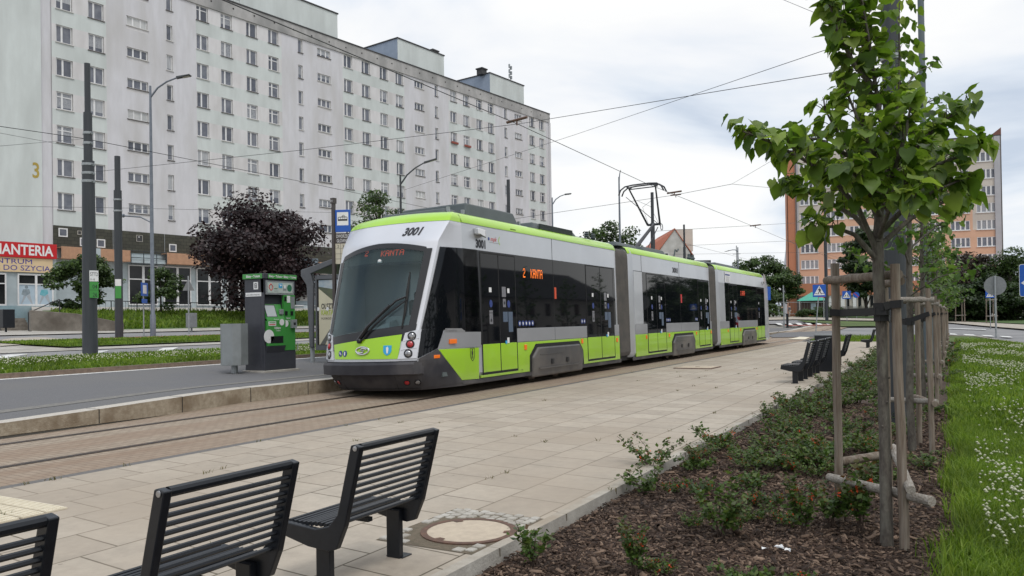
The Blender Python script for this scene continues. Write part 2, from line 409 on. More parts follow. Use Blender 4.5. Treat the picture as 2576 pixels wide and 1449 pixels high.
e[0].position = .38; e[0].color = (.60, .68, .80, 1); e[1].position = .60; e[1].color = (1.04, 1.04, 1.03, 1)
x = e.new(.45); x.color = (.80, .86, .94, 1); x = e.new(.52); x.color = (.95, .97, 1.0, 1)
L.new(n1.outputs['Fac'], cr.inputs['Fac'])
# brighter overhead, as a thin overcast is
br = N(n, 'ShaderNodeMapRange'); br.inputs['From Min'].default_value = .35; br.inputs['From Max'].default_value = 1; br.inputs['To Min'].default_value = .97; br.inputs['To Max'].default_value = 1.5
L.new(sp.outputs['Z'], br.inputs['Value'])
cl = N(n, 'ShaderNodeVectorMath', operation='SCALE'); L.new(cr.outputs['Color'], cl.inputs[0]); L.new(br.outputs['Result'], cl.inputs['Scale'])
sk = N(n, 'ShaderNodeVectorMath', operation='SCALE'); L.new(sky.outputs['Color'], sk.inputs[0]); sk.inputs['Scale'].default_value = .1
mx = N(n, 'ShaderNodeMix', data_type='RGBA'); mx.inputs['Factor'].default_value = .92
L.new(sk.outputs[0], mx.inputs['A']); L.new(cl.outputs[0], mx.inputs['B'])
L.new(mx.outputs['Result'], bg.inputs['Color']); bg.inputs['Strength'].default_value = 1.05
sun = bpy.data.lights.new('sun', 'SUN'); sun.energy = 1.1; sun.angle = R(16); sun.color = (1, .96, .9)
so = bpy.data.objects.new('sun', sun); col.objects.link(so)
sd = Vector((math.sin(SUN_AZ) * math.cos(SUN_EL), math.cos(SUN_AZ) * math.cos(SUN_EL), math.sin(SUN_EL)))
so.rotation_euler = (-sd).to_track_quat('-Z', 'Y').to_euler(); so.location = (20, -20, 60)

# ------------------------------------------------------------------ ground in strips
def strip(name, x0, x1, y0, y1, mat, dz=0.0, sx=2.0, sy=2.0):
    nx = max(1, int(abs(x1 - x0) / sx)); ny = max(1, int(abs(y1 - y0) / sy))
    mb = MB(); mb.grid(lambda u, v: (x0 + (x1 - x0) * u, y0 + (y1 - y0) * v, g(x0 + (x1 - x0) * u, y0 + (y1 - y0) * v) + dz), nx, ny)
    return struct(mb.build(name, M[mat]))
def gpoly(name, pts, mat, dz, pix=True):
    P = [gnd(*p) if pix else Vector((p[0], p[1], 0)) for p in pts]
    bm = bmesh.new(); vs = [bm.verts.new((p.x, p.y, 0)) for p in P]; bm.faces.new(vs)
    xs = [p.x for p in P]; ys = [p.y for p in P]
    cuts = [((0, y, 0), (0, 1, 0)) for y in (9.6, 48, 113)] + [((-t, 0, 0), (1, 0, 0)) for t, _ in GL if t < 80]
    k = min(ys)
    while k < max(ys): cuts.append(((0, k, 0), (0, 1, 0))); k += max(1.5, (max(ys) - min(ys)) / 16)
    k = min(xs)
    while k < max(xs): cuts.append(((k, 0, 0), (1, 0, 0))); k += max(1.5, (max(xs) - min(xs)) / 16)
    for c, nn in cuts:
        bmesh.ops.bisect_plane(bm, geom=bm.verts[:] + bm.edges[:] + bm.faces[:], plane_co=c, plane_no=nn)
    for v in bm.verts: v.co.z = g(v.co.x, v.co.y) + dz
    bmesh.ops.recalc_face_normals(bm, faces=bm.faces)
    for f in bm.faces:
        if f.normal.z < 0: f.normal_flip()
    me = bpy.data.meshes.new(name); bm.to_mesh(me); bm.free(); me.materials.append(M[mat])
    o = bpy.data.objects.new(name, me); col.objects.link(o); return struct(o)

gx = sorted(set([-700, -300, -200, -120, -90] + [-t for t, _ in GL if t < 150] + [0, 20, 60, 150, 500])); gy = [-60, -8, 0, 6.2, 9.6, 20, 34, 48, 60, 80, 100, 113, 150, 300, 900]
mb = MB(); mb.add([(x, y, (min(g(x, y), 1.1) if -76 < x < -40 else g(x, y)) - .16) for y in gy for x in gx], [(j * len(gx) + i, j * len(gx) + i + 1, (j + 1) * len(gx) + i + 1, (j + 1) * len(gx) + i) for j in range(len(gy) - 1) for i in range(len(gx) - 1)])
struct(mb.build('ground', M['ground']))
strip('track_bed', -11.118, -7.78, -8, 84, 'setts', .0, .5)
strip('track_joint', -7.78, -7.60, -8, 60, 'tar', .003)
strip('platform_paving', -7.60, -2.665, -8, 47, 'slabs', .012)
strip('platform_kerb', -2.655, -2.575, -8, 47, 'kerb', .022, .2)
strip('kerb_gap', -2.67, -2.65, -8, 47, 'groove', .006, .2)
mb = MB(); mb.grid(lambda u, v: (-2.575 + .012 * u, -8 + 55 * v, .022 - .16 * u), 1, 20); struct(mb.build('platform_kerb_face', M['concrete']))
mb = MB(); yy = .4
while yy < 30: mb.box(-2.655, -2.566, yy, yy + .004, -.03, .0225); yy += 1.0
struct(mb.build('kerb_joint', M['kerb_joint']))
strip('bark_bed', -2.57, .05, -8, 47, 'mulch', -.075, .4, .5)
# rails
def rail(X):
    mb = MB()
    for a, b, mi, dz in ((-.10, -.036, 0, .006), (-.036, -.004, 1, .003), (-.004, .02, 0, .006)):
        mb.grid(lambda u, v: (X + a + (b - a) * u, -8 + 92 * v, g(X + a + (b - a) * u, -8 + 92 * v) + dz), 1, 60, mi)
    return tag(mb.build('tram_rail', [M['rail'], M['groove']]), None, None)
ra = rail(-8.68); rb = rail(-10.12)
struct(ra); struct(rb)
# left platform with its granite kerb stones
mb = MB()
def ktop(Y): return g(-11.14, Y) + .004
mb.grid(lambda u, v: (-11.10 - .0 * u, -8 + 92 * v, .04 + (ktop(-8 + 92 * v) - .04) * u), 1, 92)
struct(mb.build('kerb_stone_face', M['granite']))
strip('kerb_stone_top', -11.42, -11.10, -8, 84, 'granite_top', .0, .16, 1)
for o in bpy.data.objects:
    if o.name == 'kerb_stone_top':
        for v in o.data.vertices: v.co.z = ktop(v.co.y)
jm = MB()
Y = 4.4
while Y < 14:
    jm.box(-11.098, -11.092, Y, Y + .010, .05, ktop(Y) - .004); jm.box(-11.42, -11.092, Y, Y + .007, ktop(Y) + .001, ktop(Y) + .003); Y += 1.45
struct(jm.build('kerb_stone_joint', M['groove']))
strip('tram_platform', -16.3, -11.42, -8, 70, 'asphalt', .002, .6, 1)
strip('edge_band', -12.25, -12.0, -8, 70, 'tar', .008, 1, 1)
for o in bpy.data.objects:
    if o.name == 'edge_band': o.data.materials[0] = pm('edge_band_worn', (.20, .19, .17), (.13, .125, .12), 14, .9)
strip('platform_line', -16.46, -16.3, -8, 70, 'white_paint', .004)
mb = MB(); mb.grid(lambda u, v: (-16.46 - .14 * u, -8 + 78 * v, g(-16.5, -8 + 78 * v) + .10), 1, 30)
mb.grid(lambda u, v: (-16.46, -8 + 78 * v, g(-16.46, -8 + 78 * v) + .10 * u), 1, 30); struct(mb.build('verge_kerb', M['brownkerb']))
strip('clover_verge', -20.6, -16.6, -8, 70, 'soil_grass', .09)
mb = MB(); mb.grid(lambda u, v: (-20.6 - .15 * u, -8 + 78 * v, g(-20.65, 0) + .08), 1, 30); struct(mb.build('road_kerb', M['kerb']))
strip('side_road', -24.6, -20.7, -8, 70, 'road', .0)
strip('road_edge_strip', -25.9, -24.6, -8, 70, 'concrete', .02)
strip('far_verge', -30.4, -25.9, 16, 70, 'soil_grass', .07)
strip('far_crossing', -30.4, -25.9, -8, 16, 'concrete', .015)
strip('cycle_lane', -32.8, -30.4, 18.5, 70, 'red_lane', .01)
strip('cycle_lane_end', -32.8, -30.4, -8, 18.5, 'concrete', .012)
strip('street', -37.0, -32.8, -8, 70, 'road', .01)
strip('street_pavement', -40.2, -37.0, -8, 90, 'concrete', .06)
strip('grass_bank', -47.0, -40.2, 27.4, 90, 'bank_grass', .06)
gpoly('terrace', [(-40.3, 23.0), (-47, 26.85), (-75, 42.75), (-75, 120), (-47, 120), (-47, 27.4), (-40.3, 27.4)], 'concrete', .03, False)
gpoly('yard', [(-40.2, -8), (-40.2, 22.8), (-75, 42.55), (-75, -8)], 'concrete', .05, False)
# hatched markings on the side road
mb = MB()
for k in range(9):
    y0 = 8 + k * 2.6
    P = [(-21.5, y0), (-21.5, y0 + .6), (-24.0, y0 + 3.0), (-24.0, y0 + 2.4)]
    mb.add([(a, b, g(a, b) + .006) for a, b in P], [(0, 1, 2, 3)])
mb.add([(a, b, g(a, b) + .006) for a, b in ((-21.4, -8), (-21.22, -8), (-21.22, 60), (-21.4, 60))], [(0, 1, 2, 3)])
struct(mb.build('road_marking', M['white_paint']))
# pale zig of pavement and ochre line on the left, as in the crossing area
gpoly('crossing_paving', [(0, 858), (0, 874), (110, 866), (180, 856), (100, 851), (30, 853)], 'kerb', .045)
gpoly('crossing_line', [(0, 862), (0, 866), (118, 862.5), (118, 860.5)], 'yellow_tact', .05)
# right side and the far end
def lawn_pts(): return [(.05, -8), (.05, 47), (-2.56, 47), (-7.4, 49), (-7.0, 52), (-2.4, 55), (.97, 53.5), (2.0, 48.5), (2.9, 43), (4.4, 36), (7, 28.5), (12, 20), (20, 11), (30, -8)]
gpoly('lawn', lawn_pts(), 'soil_grass', .0, False)
gpoly('far_road', [(-11, 47.5), (-2.5, 47), (1, 45), (4, 32), (14, 16), (32, -8), (60, -8), (60, 60), (20, 100), (-70, 110), (-70, 84), (-11, 84)], 'road', -.05, False)
kb = MB()
LP = [Vector((a, b)) for a, b in lawn_pts()[4:]]
for a, b in zip(LP, LP[1:]):
    kb.bar((a.x, a.y, g(a.x, a.y)), (b.x, b.y, g(b.x, b.y)), .14, .10)
struct(kb.build('lawn_kerb', M['kerb']))
gpoly('far_pavement', [(1930, 806), (2000, 804.5), (2110, 806.5), (2205, 808), (2385, 813), (2480, 822), (2576, 830), (2640, 836), (2700, 824), (2576, 818.5), (2385, 808.5), (2205, 803), (2110, 801), (2000, 798), (1930, 797.5)], 'kerb', .06)
gpoly('far_island', [(2004, 807.5), (2120, 810), (2208, 811.5), (2208, 823), (2118, 823.5), (2080, 815), (2030, 812.5)], 'soil_grass', .08)
gpoly('far_grass', [(1930, 797), (2000, 797.6), (2205, 802), (2385, 808), (2576, 818), (2700, 823), (2700, 806), (2400, 797), (2200, 793.6), (1930, 793.2)], 'bank_grass', .1)
mb = MB()
for k in range(6):
    x0 = 1950 + k * 25
    P = [gnd(x0, 813.2), gnd(x0 + 13, 813.2 + .6), gnd(x0 + 21, 818.4), gnd(x0 + 8, 817.8)]
    mb.add([p + Vector((0, 0, .03)) for p in P], [(0, 1, 2, 3)])
for k in range(5):
    x0 = 2330 + k * 46
    P = [gnd(x0, 837 + k * 2.3), gnd(x0 + 26, 838.2 + k * 2.3), gnd(x0 + 34, 841 + k * 2.3), gnd(x0 + 8, 839.8 + k * 2.3)]
    mb.add([p + Vector((0, 0, .03)) for p in P], [(0, 1, 2, 3)])
P = [gnd(2385, 826), gnd(2480, 829.2), gnd(2480, 830.4), gnd(2385, 827)]
mb.add([p + Vector((0, 0, .03)) for p in P], [(0, 1, 2, 3)])
struct(mb.build('crossing_stripes', M['white_paint']))
gpoly('far_cycle_lane', [(1975, 818.7), (2110, 817.2), (2110, 819), (1975, 820.6)], 'red_lane', .04)
gpoly('asphalt_patch', [(1930, 845), (1960, 837), (2090, 833), (2110, 840), (2060, 848), (1945, 850)], 'asphalt', .03)
gpoly('tactile_paving', [(1983, 855), (2025, 855.5), (2038, 849.6), (2012, 848.4)], 'yellow_tact', .035)
# tactile slab, flat hatch on the paving near the camera
mb = MB()
A_, B_, C_, D_ = (-8.4, 3.40), (-6.28, 3.88), (-6.55, 3.30), (-8.4, 2.9)
for k in range(7):
    x0 = -7.55; yy = 2.55 + k * .19
    mb.box(-7.55, -6.28 - max(0, (3.7 - yy)) * .0, yy, yy + .165, .013, .026)
    for j in range(5): mb.box(-7.53, -6.30, yy + .01 + j * .032, yy + .026 + j * .032, .026, .031)
struct(mb.build('tactile_strip', M['yellow_tact']))
# ------------------------------------------------------------------ long apartment block
FD = (0.13295, 0.99112); FO = Vector((-64.98, 38.65, 0)); FRZ = math.atan2(FD[1], FD[0])
def fw(u, z, out=0.0):     # facade coordinates to world; out = towards the street
    return Vector((FO.x + FD[0] * u + FD[1] * out, FO.y + FD[1] * u - FD[0] * out, z))
M['f_grey'] = pm('render_grey', (.61, .605, .63), (.55, .545, .565), 2.2, .9, bump=.12, bscale=25, c3=(.48, .47, .465), s3=.45, stretch=(1, 1, .22))
M['f_mint'] = pm('render_mint', (.59, .63, .615), (.545, .58, .565), 2.2, .9, bump=.12, bscale=25, c3=(.47, .50, .485), s3=.45, stretch=(1, 1, .25))
M['f_pale'] = pm('render_pale', (.64, .63, .63), (.59, .575, .575), 2.5, .9, bump=.1, bscale=25, c3=(.48, .465, .455), s3=.5, stretch=(1, 1, .3))
M['f_para'] = pm('parapet_weathered', (.44, .43, .42), (.34, .335, .325), 1.2, .95, bump=.2, bscale=20, c3=(.22, .22, .215), s3=.35, stretch=(1, 1, .5))
M['f_reveal'] = pm('reveal_white', (.66, .65, .64), (.56, .55, .54), 3, .9)
M['f_tile'] = brickmat('slate_cladding', (.042, .042, .032), (.062, .062, .045), (.02, .02, .016), .55, .3, .02, rough=.8)
M['pvc'] = pm('white_window_frame', (.72, .72, .72), (.64, .64, .64), 3, .45)
M['sill'] = pm('dark_sill', (.10, .09, .085), rough=.6)
M['sill_w'] = pm('pale_sill', (.55, .54, .52), rough=.6)
M['roof_dark'] = pm('roof_felt', (.05, .05, .052), rough=.8)
M['pent_blue'] = pm('render_blue', (.29, .345, .43), (.25, .30, .38), 1.5, .9, bump=.1)
def glassmat(name, c, c2, rough=.08, scale=1.3, stretch=None):
    return pm(name, c, c2, scale, rough, spec=.6, detail=3, stretch=stretch)
G = [glassmat('window_dark', (.055, .062, .082), (.10, .11, .14)), glassmat('window_mid', (.10, .11, .14), (.17, .18, .21)),
     glassmat('window_curtain', (.30, .31, .33), (.42, .43, .44), .15, 6, (1, 1, .15)), glassmat('window_net', (.20, .21, .235), (.32, .33, .35), .15, 9),
     glassmat('window_blind', (.40, .41, .41), (.52, .52, .51), .3, 1)]
block = thing('apartment_block', 'long eight-storey grey and mint concrete apartment block with flat roof behind the tram', 'building', FO, FRZ)
def loc(u, v, z): return (u, v, z)          # local: x along the facade, y into the building
cols = []
def addc(u0, u1, kind, zt=0): cols.append((u0, u1, kind))
addc(.61, 1.95, 'A'); addc(3.24, 4.58, 'A'); addc(6.6, 8.55, 'C'); addc(10.34, 10.95, 'D')
for u in (13.4, 16.03, 18.95, 21.6): addc(u, u + 1.27, 'A')
addc(25.42, 26.02, 'D'); addc(28.05, 29.9, 'C')
for u in (31.88, 34.62, 37.52, 40.18): addc(u, u + 1.27, 'A')
addc(43.5, 45.2, 'C'); addc(47.28, 47.87, 'D')
for u in (50.34, 53.0, 55.83, 58.42): addc(u, u + 1.27, 'A')
addc(62.2, 62.85, 'D'); addc(64.75, 66.5, 'C'); addc(68.5, 69.77, 'A'); addc(71.1, 72.35, 'A')
mint = [(.27, 4.78), (13.35, 23.27), (31.67, 41.68), (49.99, 60.04), (68.08, 72.9)]
ZT = [32.29 - 2.8 * k for k in range(8)]
HH = {'A': 1.47, 'C': .86, 'D': 1.45}
DZ = {'A': 0, 'C': -.28, 'D': -.02}
U0, U1, ZB, ZR = -9.0, 73.9, 8.2, 33.65
wins = []
for u0, u1, k in cols:
    for r in range(8):
        zt = ZT[r] + DZ[k]; wins.append((u0, u1, zt - HH[k], zt, k, r))
def infac(u): return any(a <= u <= b for a, b in mint)
# facade sheet cut round its windows, one column strip at a time
fb = MB(); mats_f = [M['f_grey'], M['f_mint'], M['f_pale'], M['f_para'], M['f_reveal']]
us = sorted(set([U0, -.62, .25, U1] + [c[0] for c in cols] + [c[1] for c in cols] + [m for p in mint for m in p]))
for a, b in zip(us, us[1:]):
    uc = (a + b) / 2
    here = [w_ for w_ in wins if w_[0] - 1e-6 <= uc <= w_[1] + 1e-6]
    zs = sorted(set([ZB, 9.9, 32.32, ZR] + [w_[2] for w_ in here] + [w_[3] for w_ in here] + [t for z in ZT for t in (z, z - 1.47)]))
    ccol = [c for c in cols if c[0] - 1e-6 <= uc <= c[1] + 1e-6]
    for z0, z1 in zip(zs, zs[1:]):
        if z1 - z0 < .004: continue
        zc = (z0 + z1) / 2
        if any(w_[2] < zc < w_[3] for w_ in here): continue
        if zc < 9.9 and uc > .2: continue
        if zc > 32.32: mi = 3
        elif infac(uc):
            mi = 2 if any(z - 1.47 < zc < z for z in ZT) else 1
        elif ccol and ccol[0][2] == 'C' and any(z - 1.14 - .62 < zc < z - 1.14 + .02 for z in ZT): mi = 2
        elif uc < -.62: mi = 1
        else: mi = 0
        out = -.12 if zc > 32.32 else (-.15 if uc < -.62 else (.06 if uc < .25 else 0))
        fb.quad((a, out, z0), (b, out, z0), (b, out, z1), (a, out, z1), mi)
for w_ in wins:
    a, b, z0, z1 = w_[:4]; d = .2
    for q in (((a, 0, z0), (a, d, z0), (a, d, z1), (a, 0, z1)), ((b, 0, z0), (b, d, z0), (b, d, z1), (b, 0, z1)), ((a, 0, z1), (b, 0, z1), (b, d, z1), (a, d, z1)), ((a, 0, z0), (b, 0, z0), (b, d, z0), (a, d, z0))):
        fb.quad(*q, 4)
fb.quad((U0, -.12, 32.32), (U1, -.12, 32.32), (U1, 0, 32.32), (U0, 0, 32.32), 3)
fb.quad((U1, -.12, 3), (U1, 11, 3), (U1, 11, ZR), (U1, -.12, ZR), 0)
fb.quad((U0, 11, 3), (U1, 11, 3), (U1, 11, ZR), (U0, 11, ZR), 0); fb.quad((U0, -.15, 3), (U0, 11, 3), (U0, 11, ZR), (U0, -.15, ZR), 0)
fb.quad((-.62, -.15, ZB), (-.62, .06, ZB), (-.62, .06, 32.32), (-.62, -.15, 32.32), 0)
fb.box(73.55, 73.95, -.2, .5, 8.2, 32.3, 0)
fac = fb.build('facade', mats_f, block)
rb_ = MB(); rb_.box(U0, U1, -.2, 11.1, ZR, ZR + .12)
rb_.build('roof', M['roof_dark'], block)
vm = MB()
for k in range(26):
    u = 12.5 + k * 2.45; vm.lathe((u, -.10, 33.05 - .0), [(.09, 0), (.09, -.04)], 8, ax=(0, 1, 0))
vm.build('parapet_vent', M['groove'], block)
tb = MB(); tb.box(.25, 72, -.03, .2, ZB - .2, 9.9)
tile = tb.build('slate_band', M['f_tile'], block)
# tile pattern runs in the facade plane: use x,z
mp = [q for q in M['f_tile'].node_tree.nodes if q.type == 'MAPPING'][0]; mp.inputs['Rotation'].default_value = (R(90), 0, 0)
def frame_mb(mb, a, b, z0, z1, y, kind, t=.075, split=.5):
    d = .06
    mb.box(a, b, y, y + d, z0, z0 + t); mb.box(a, b, y, y + d, z1 - t, z1)
    mb.box(a, a + t, y, y + d, z0 + t, z1 - t); mb.box(b - t, b, y, y + d, z0 + t, z1 - t)
    if kind == 'A':
        c = a + (b - a) * split; mb.box(c - .075, c + .075, y - .004, y + d - .004, z0 + t, z1 - t)
    elif kind == 'C':
        for s in (.31, .69):
            c = a + (b - a) * s; mb.box(c - .07, c + .07, y - .004, y + d - .004, z0 + t, z1 - t)
    elif kind == 'T':
        zz = z1 - (z1 - z0) * .28; mb.box(a + t, b - t, y - .002, y + d - .002, zz - .04, zz + .04)
        c = a + (b - a) * .36; mb.box(c - .075, c + .075, y - .004, y + d - .004, z0 + t, z1 - t)
wr = random.Random(3)
def pane_mb(mb, a, b, z0, z1, y, style, drop):
    zc = z0 + (z1 - z0) * drop
    if style in (2, 3):
        mb.quad((a, y, zc), (b, y, zc), (b, y, z1), (a, y, z1), style); mb.quad((a, y, z0), (b, y, z0), (b, y, zc), (a, y, zc), wr.choice((0, 1)))
    else:
        mb.quad((a, y, z0), (b, y, z0), (b, y, z1), (a, y, z1), style)
wins.sort(key=lambda w_: w_[0])
stuff_f, stuff_p, stuff_s = MB(), MB(), MB()
count = 0
for a, b, z0, z1, k, r in wins:
    kind = k if k != 'A' or wr.random() > .13 else 'T'
    style = wr.choices((0, 1, 2, 3, 4), (30, 30, 8, 28, 4))[0]; drop = wr.choice((.0, .12, .3, .45, .25))
    big = count < 92
    f_, p_, s_ = (MB(), MB(), MB()) if big else (stuff_f, stuff_p, stuff_s)
    ay, by = a + .02, b - .04
    frame_mb(f_, ay, by, z0 + .02, z1, .12, kind, split=wr.choice((.36, .38, .42)) if kind == 'A' else .5)
    pane_mb(p_, ay + .03, by - .03, z0 + .04, z1 - .03, .155, style, drop)
    pal = 1 if wr.random() < .45 else 0
    s_.box(a - .05, b + .08, -.09, .12, z0 - .05, z0 + .012, pal if not big else 0)
    if big:
        fo = f_.build('window', M['pvc'], block); p_.build('pane', G, fo); s_.build('sill', M['sill_w'] if pal else M['sill'], fo)
    count += 1
fo = tag(stuff_f.build('window', M['pvc'], block), None, None, kind='stuff'); po = stuff_p.build('pane', G, fo); po['kind'] = 'stuff'
ps = stuff_s.build('sill', [M['sill'], M['sill_w']], fo); ps['kind'] = 'stuff'
# flower boxes, the open window, small windows in the slate band
fbx = MB()
for u in (50.34, 53.0): fbx.box(u, u + 1.27, -.28, -.10, 25.15, 25.4)
fbx.build('flower_box', pm('flower_box_red', (.25, .06, .04), rough=.7), block)
for a, z0, s in ((.64, 8.98, .72), (2.35, 8.3, .72), (3.75, 8.28, .72), (10.35, 8.3, .72), (14.2, 8.7, .72), (18.4, 8.3, .7)):
    f_ = MB(); frame_mb(f_, a, a + s, z0, z0 + s, -.075, 'N', .09); o = f_.build('small_window', M['pvc'], block)
    p_ = MB(); p_.quad((a + .08, -.04, z0 + .08), (a + s - .08, -.04, z0 + .08), (a + s - .08, -.04, z0 + s - .08), (a + .08, -.04, z0 + s - .08)); p_.build('pane', G[0], o)
f_ = MB(); frame_mb(f_, 7.25, 7.83, 9.02, 9.62, -.075, 'N', .04); f_.box(7.25, 7.83, -.034, -.03, 9.02, 9.62, 1); f_.box(7.45, 7.55, -.05, -.036, 9.4, 9.5, 2)
f_.build('vent_grille', [M['concrete'], M['roof_dark'], M['pvc']], block)
f_ = MB(); frame_mb(f_, 2.15, 2.5, 9.25, 9.6, -.075, 'N', .05); f_.box(2.15, 2.5, -.034, -.03, 9.25, 9.6, 1); f_.build('vent_grille', [M['concrete'], M['roof_dark']], block)
pp = MB()
for u in (5.15, 9.9): pp.tube([(u, -.07, 8.2), (u, -.07, 9.9)], .025, 6)
pp.build('drain_pipe', M['galv'], block)
# roof houses
for u0, u1, z in ((17.6, 32.4, 37.4), (42.2, 51.0, 37.3), (61.0, 69.4, 37.4)):
    p_ = MB(); p_.box(u0, u1, 1.6, 9.5, ZR + .12, z)
    o = p_.build('roof_house', M['f_mint'], block)
    q_ = MB(); q_.quad((u0 - .004, 1.6, ZR + .12), (u0 - .004, 9.5, ZR + .12), (u0 - .004, 9.5, z), (u0 - .004, 1.6, z)); q_.build('blue_wall', M['pent_blue'], o)
    q_ = MB(); q_.box(u0 - .1, u1 + .1, 1.5, 9.6, z, z + .14); q_.build('roof_house_cap', M['roof_dark'], o)
for u, v, z, h in ((49.9, 2.6, 37.44, .6), (52.4, 3.0, ZR + .12, .9), (53.4, 3.0, ZR + .12, .8), (60.2, 2.4, 37.3, .75), (41.0, 7, ZR + .12, 1.6), (59.3, 6, ZR + .12, 1.2)):
    q_ = MB(); q_.box(u, u + 1.1, v, v + 1.0, z, z + h); q_.box(u - .12, u + 1.22, v - .12, v + 1.12, z + h, z + h + .18); q_.build('chimney', M['roof_dark'], block)
am = MB(); am.tube([(67.8, 3, 37.5), (67.8, 3, 40.6)], .04, 6); am.tube([(67.0, 3, 37.5), (67.8, 3, 39.2)], .03, 5)
for z in (38.6, 39.3, 40.1): am.box(67.55, 67.75, 2.9, 3.1, z, z + .55); am.box(67.9, 68.1, 2.8, 3.1, z - .2, z + .3)
am.build('roof_antenna', M['galv'], block)
am = MB()
for u in (17.2, 17.9, 18.6): am.tube([(u, .6, 33.7), (u, .6, 35.6)], .03, 5)
for z in (34.4, 35.0, 35.5): am.tube([(17.2, .6, z), (18.6, .6, z)], .025, 5)
am.build('roof_railing', M['galv'], block)
# the painted number 3 on the blank end wall
nm = MB(); text_on(nm, '3', (-1.42, -.162, 13.62), (1, 0, 0), (0, 0, 1), 1.75, bold=.03, sx=.75); nm.build('house_number', pm('ochre_paint', (.42, .31, .06), (.34, .25, .06), 5, .8), block)
# ground floor: shops
gf = MB(); gf.box(.3, 72, .05, .3, 2.2, 8.0, 0)
M['sh_wall'] = pm('shop_wall', (.44, .50, .52), (.38, .44, .46), 4, .9, bump=.1, c3=(.33, .38, .4), s3=.6)
M['plinth'] = pm('blue_plinth', (.25, .36, .40), (.19, .28, .32), 5, .9, bump=.2, c3=(.33, .42, .44), s3=.7)
gf.build('ground_floor_wall', M['sh_wall'], block)
M['shop_glass'] = pm('shop_glass', (.012, .013, .014), (.028, .03, .031), .8, .08, spec=.3)
M['posterglass'] = pm('frosted_poster', (.44, .53, .60), (.36, .46, .54), 2, .3)
u = 6.48
while u < 44:
    f_ = MB(); w_ = 2.72; t = .09
    for a, b, z0, z1 in ((u, u + w_, 6.83, 6.93), (u, u + w_, 3.33, 3.43), (u, u + t, 3.43, 6.83), (u + w_ - t, u + w_, 3.43, 6.83), (u + w_ * .46, u + w_ * .54, 3.43, 6.83), (u + t, u + w_ * .46, 5.6, 5.7), (u + w_ * .54, u + w_ - t, 5.6, 5.7)):
        f_.box(a, b, -.1, .03, z0, z1)
    o = f_.build('shop_window', M['pvc'], block)
    p_ = MB(); p_.quad((u + .05, -.03, 3.4), (u + w_ - .05, -.03, 3.4), (u + w_ - .05, -.03, 6.9), (u + .05, -.03, 6.9)); p_.build('pane', M['shop_glass'], o)
    u += 3.3
aw = pm('corrugated_awning', (.50, .30, .19), (.42, .25, .16), 3, .7)
for a, b in ((.43, 2.6), (3.6, 6.2), (9.6, 30), (31, 50)):
    q_ = MB(); k = a
    while k < b - .01:
        e_ = min(k + .11, b); q_.quad((k, -1.0, 7.1), ((k + e_) / 2, -1.05, 7.1), ((k + e_) / 2, -1.05, 8.1), (k, -1.0, 8.1)); q_.quad(((k + e_) / 2, -1.05, 7.1), (e_, -1.0, 7.1), (e_, -1.0, 8.1), ((k + e_) / 2, -1.05, 8.1)); k = e_
    q_.box(a, b, -.99, .0, 7.1, 7.16); q_.box(a, b, -.99, 0, 8.0, 8.06); q_.build('awning', aw, block)
q_ = MB(); q_.box(2.6, 3.6, -1.02, -.98, 7.2, 8.1); q_.build('awning_panel', M['sh_wall'], block)
q_ = MB()
for u in (6.25, 7.4, 8.6, 9.5): q_.tube([(u, -1, 6.9), (u, -1, 8.1)], .035, 6)
for z in (7.0, 7.5, 8.1): q_.tube([(6.25, -1, z), (9.5, -1, z)], .03, 6)
q_.build('awning_frame', M['dark_mast'], block)
q_ = MB(); q_.box(6.3, 9.5, -.9, 0, 7.05, 7.4); q_.build('canopy_slab', M['sh_wall'], block)
# shop at the left end, projecting, with its two signs
sl = MB(); sl.box(-9, .05, -.9, -.14, 3.2, 8.0); sl.build('shop_front', M['sh_wall'], block)
sl = MB(); sl.box(-9, .05, -1.0, -.1, .8, 3.2); sl.build('shop_plinth', M['plinth'], block)
for u0, u1 in ((-9, -6.4), (-6.2, -3.65), (-2.85, -.2)):
    f_ = MB(); t = .1; w_ = u1 - u0
    for a, b, z0, z1 in ((u0, u1, 5.62, 5.75), (u0, u1, 3.2, 3.32), (u0, u0 + t, 3.32, 5.62), (u1 - t, u1, 3.32, 5.62), (u0 + w_ * .48, u0 + w_ * .54, 3.32, 5.62), (u0 + t, u1 - t, 4.88, 4.96)):
        f_.box(a, b, -1.0 - (.004 if z1 - z0 > 1 else 0), -.88, z0, z1)
    o = f_.build('shop_window', M['pvc'], block)
    p_ = MB(); y = -.93
    p_.quad((u0 + .05, y, 4.9), (u1 - .05, y, 4.9), (u1 - .05, y, 5.7), (u0 + .05, y, 5.7), 0)
    p_.quad((u0 + .05, y, 3.25), (u1 - .05, y, 3.25), (u1 - .05, y, 4.9), (u0 + .05, y, 4.9), 1 if u0 > -3 else 0); p_.build('pane', [M['shop_glass'], M['posterglass']], o)
# two faded figures printed on the frosted panes
PRM = [pm('print_dark', (.15, .19, .22), (.25, .3, .33), 5), pm('print_teal', (.10, .36, .42), (.2, .42, .48), 5), pm('print_skin', (.38, .40, .42), (.32, .36, .4), 5)]
for ux, mi in ((-2.3, 0), (-.95, 1)):
    pf = MB()
    pf.disc((ux + .1, -.936, 4.68), (0, -1, 0), .13, 12, 0, .002)
    pf.poly([(ux - .15, -.938, 4.5), (ux + .3, -.938, 4.52), (ux + .38, -.938, 4.2), (ux + .05, -.938, 3.95), (ux - .28, -.938, 4.1)], mi)
    pf.poly([(ux + .1, -.938, 3.95), (ux + .35, -.938, 4.15), (ux + .55, -.938, 3.35), (ux + .48, -.938, 3.32)], 2); pf.poly([(ux - .1, -.938, 4.05), (ux + .08, -.938, 3.95), (ux - .25, -.938, 3.32), (ux - .32, -.938, 3.32)], 2)
    pf.build('window_print', PRM, block)
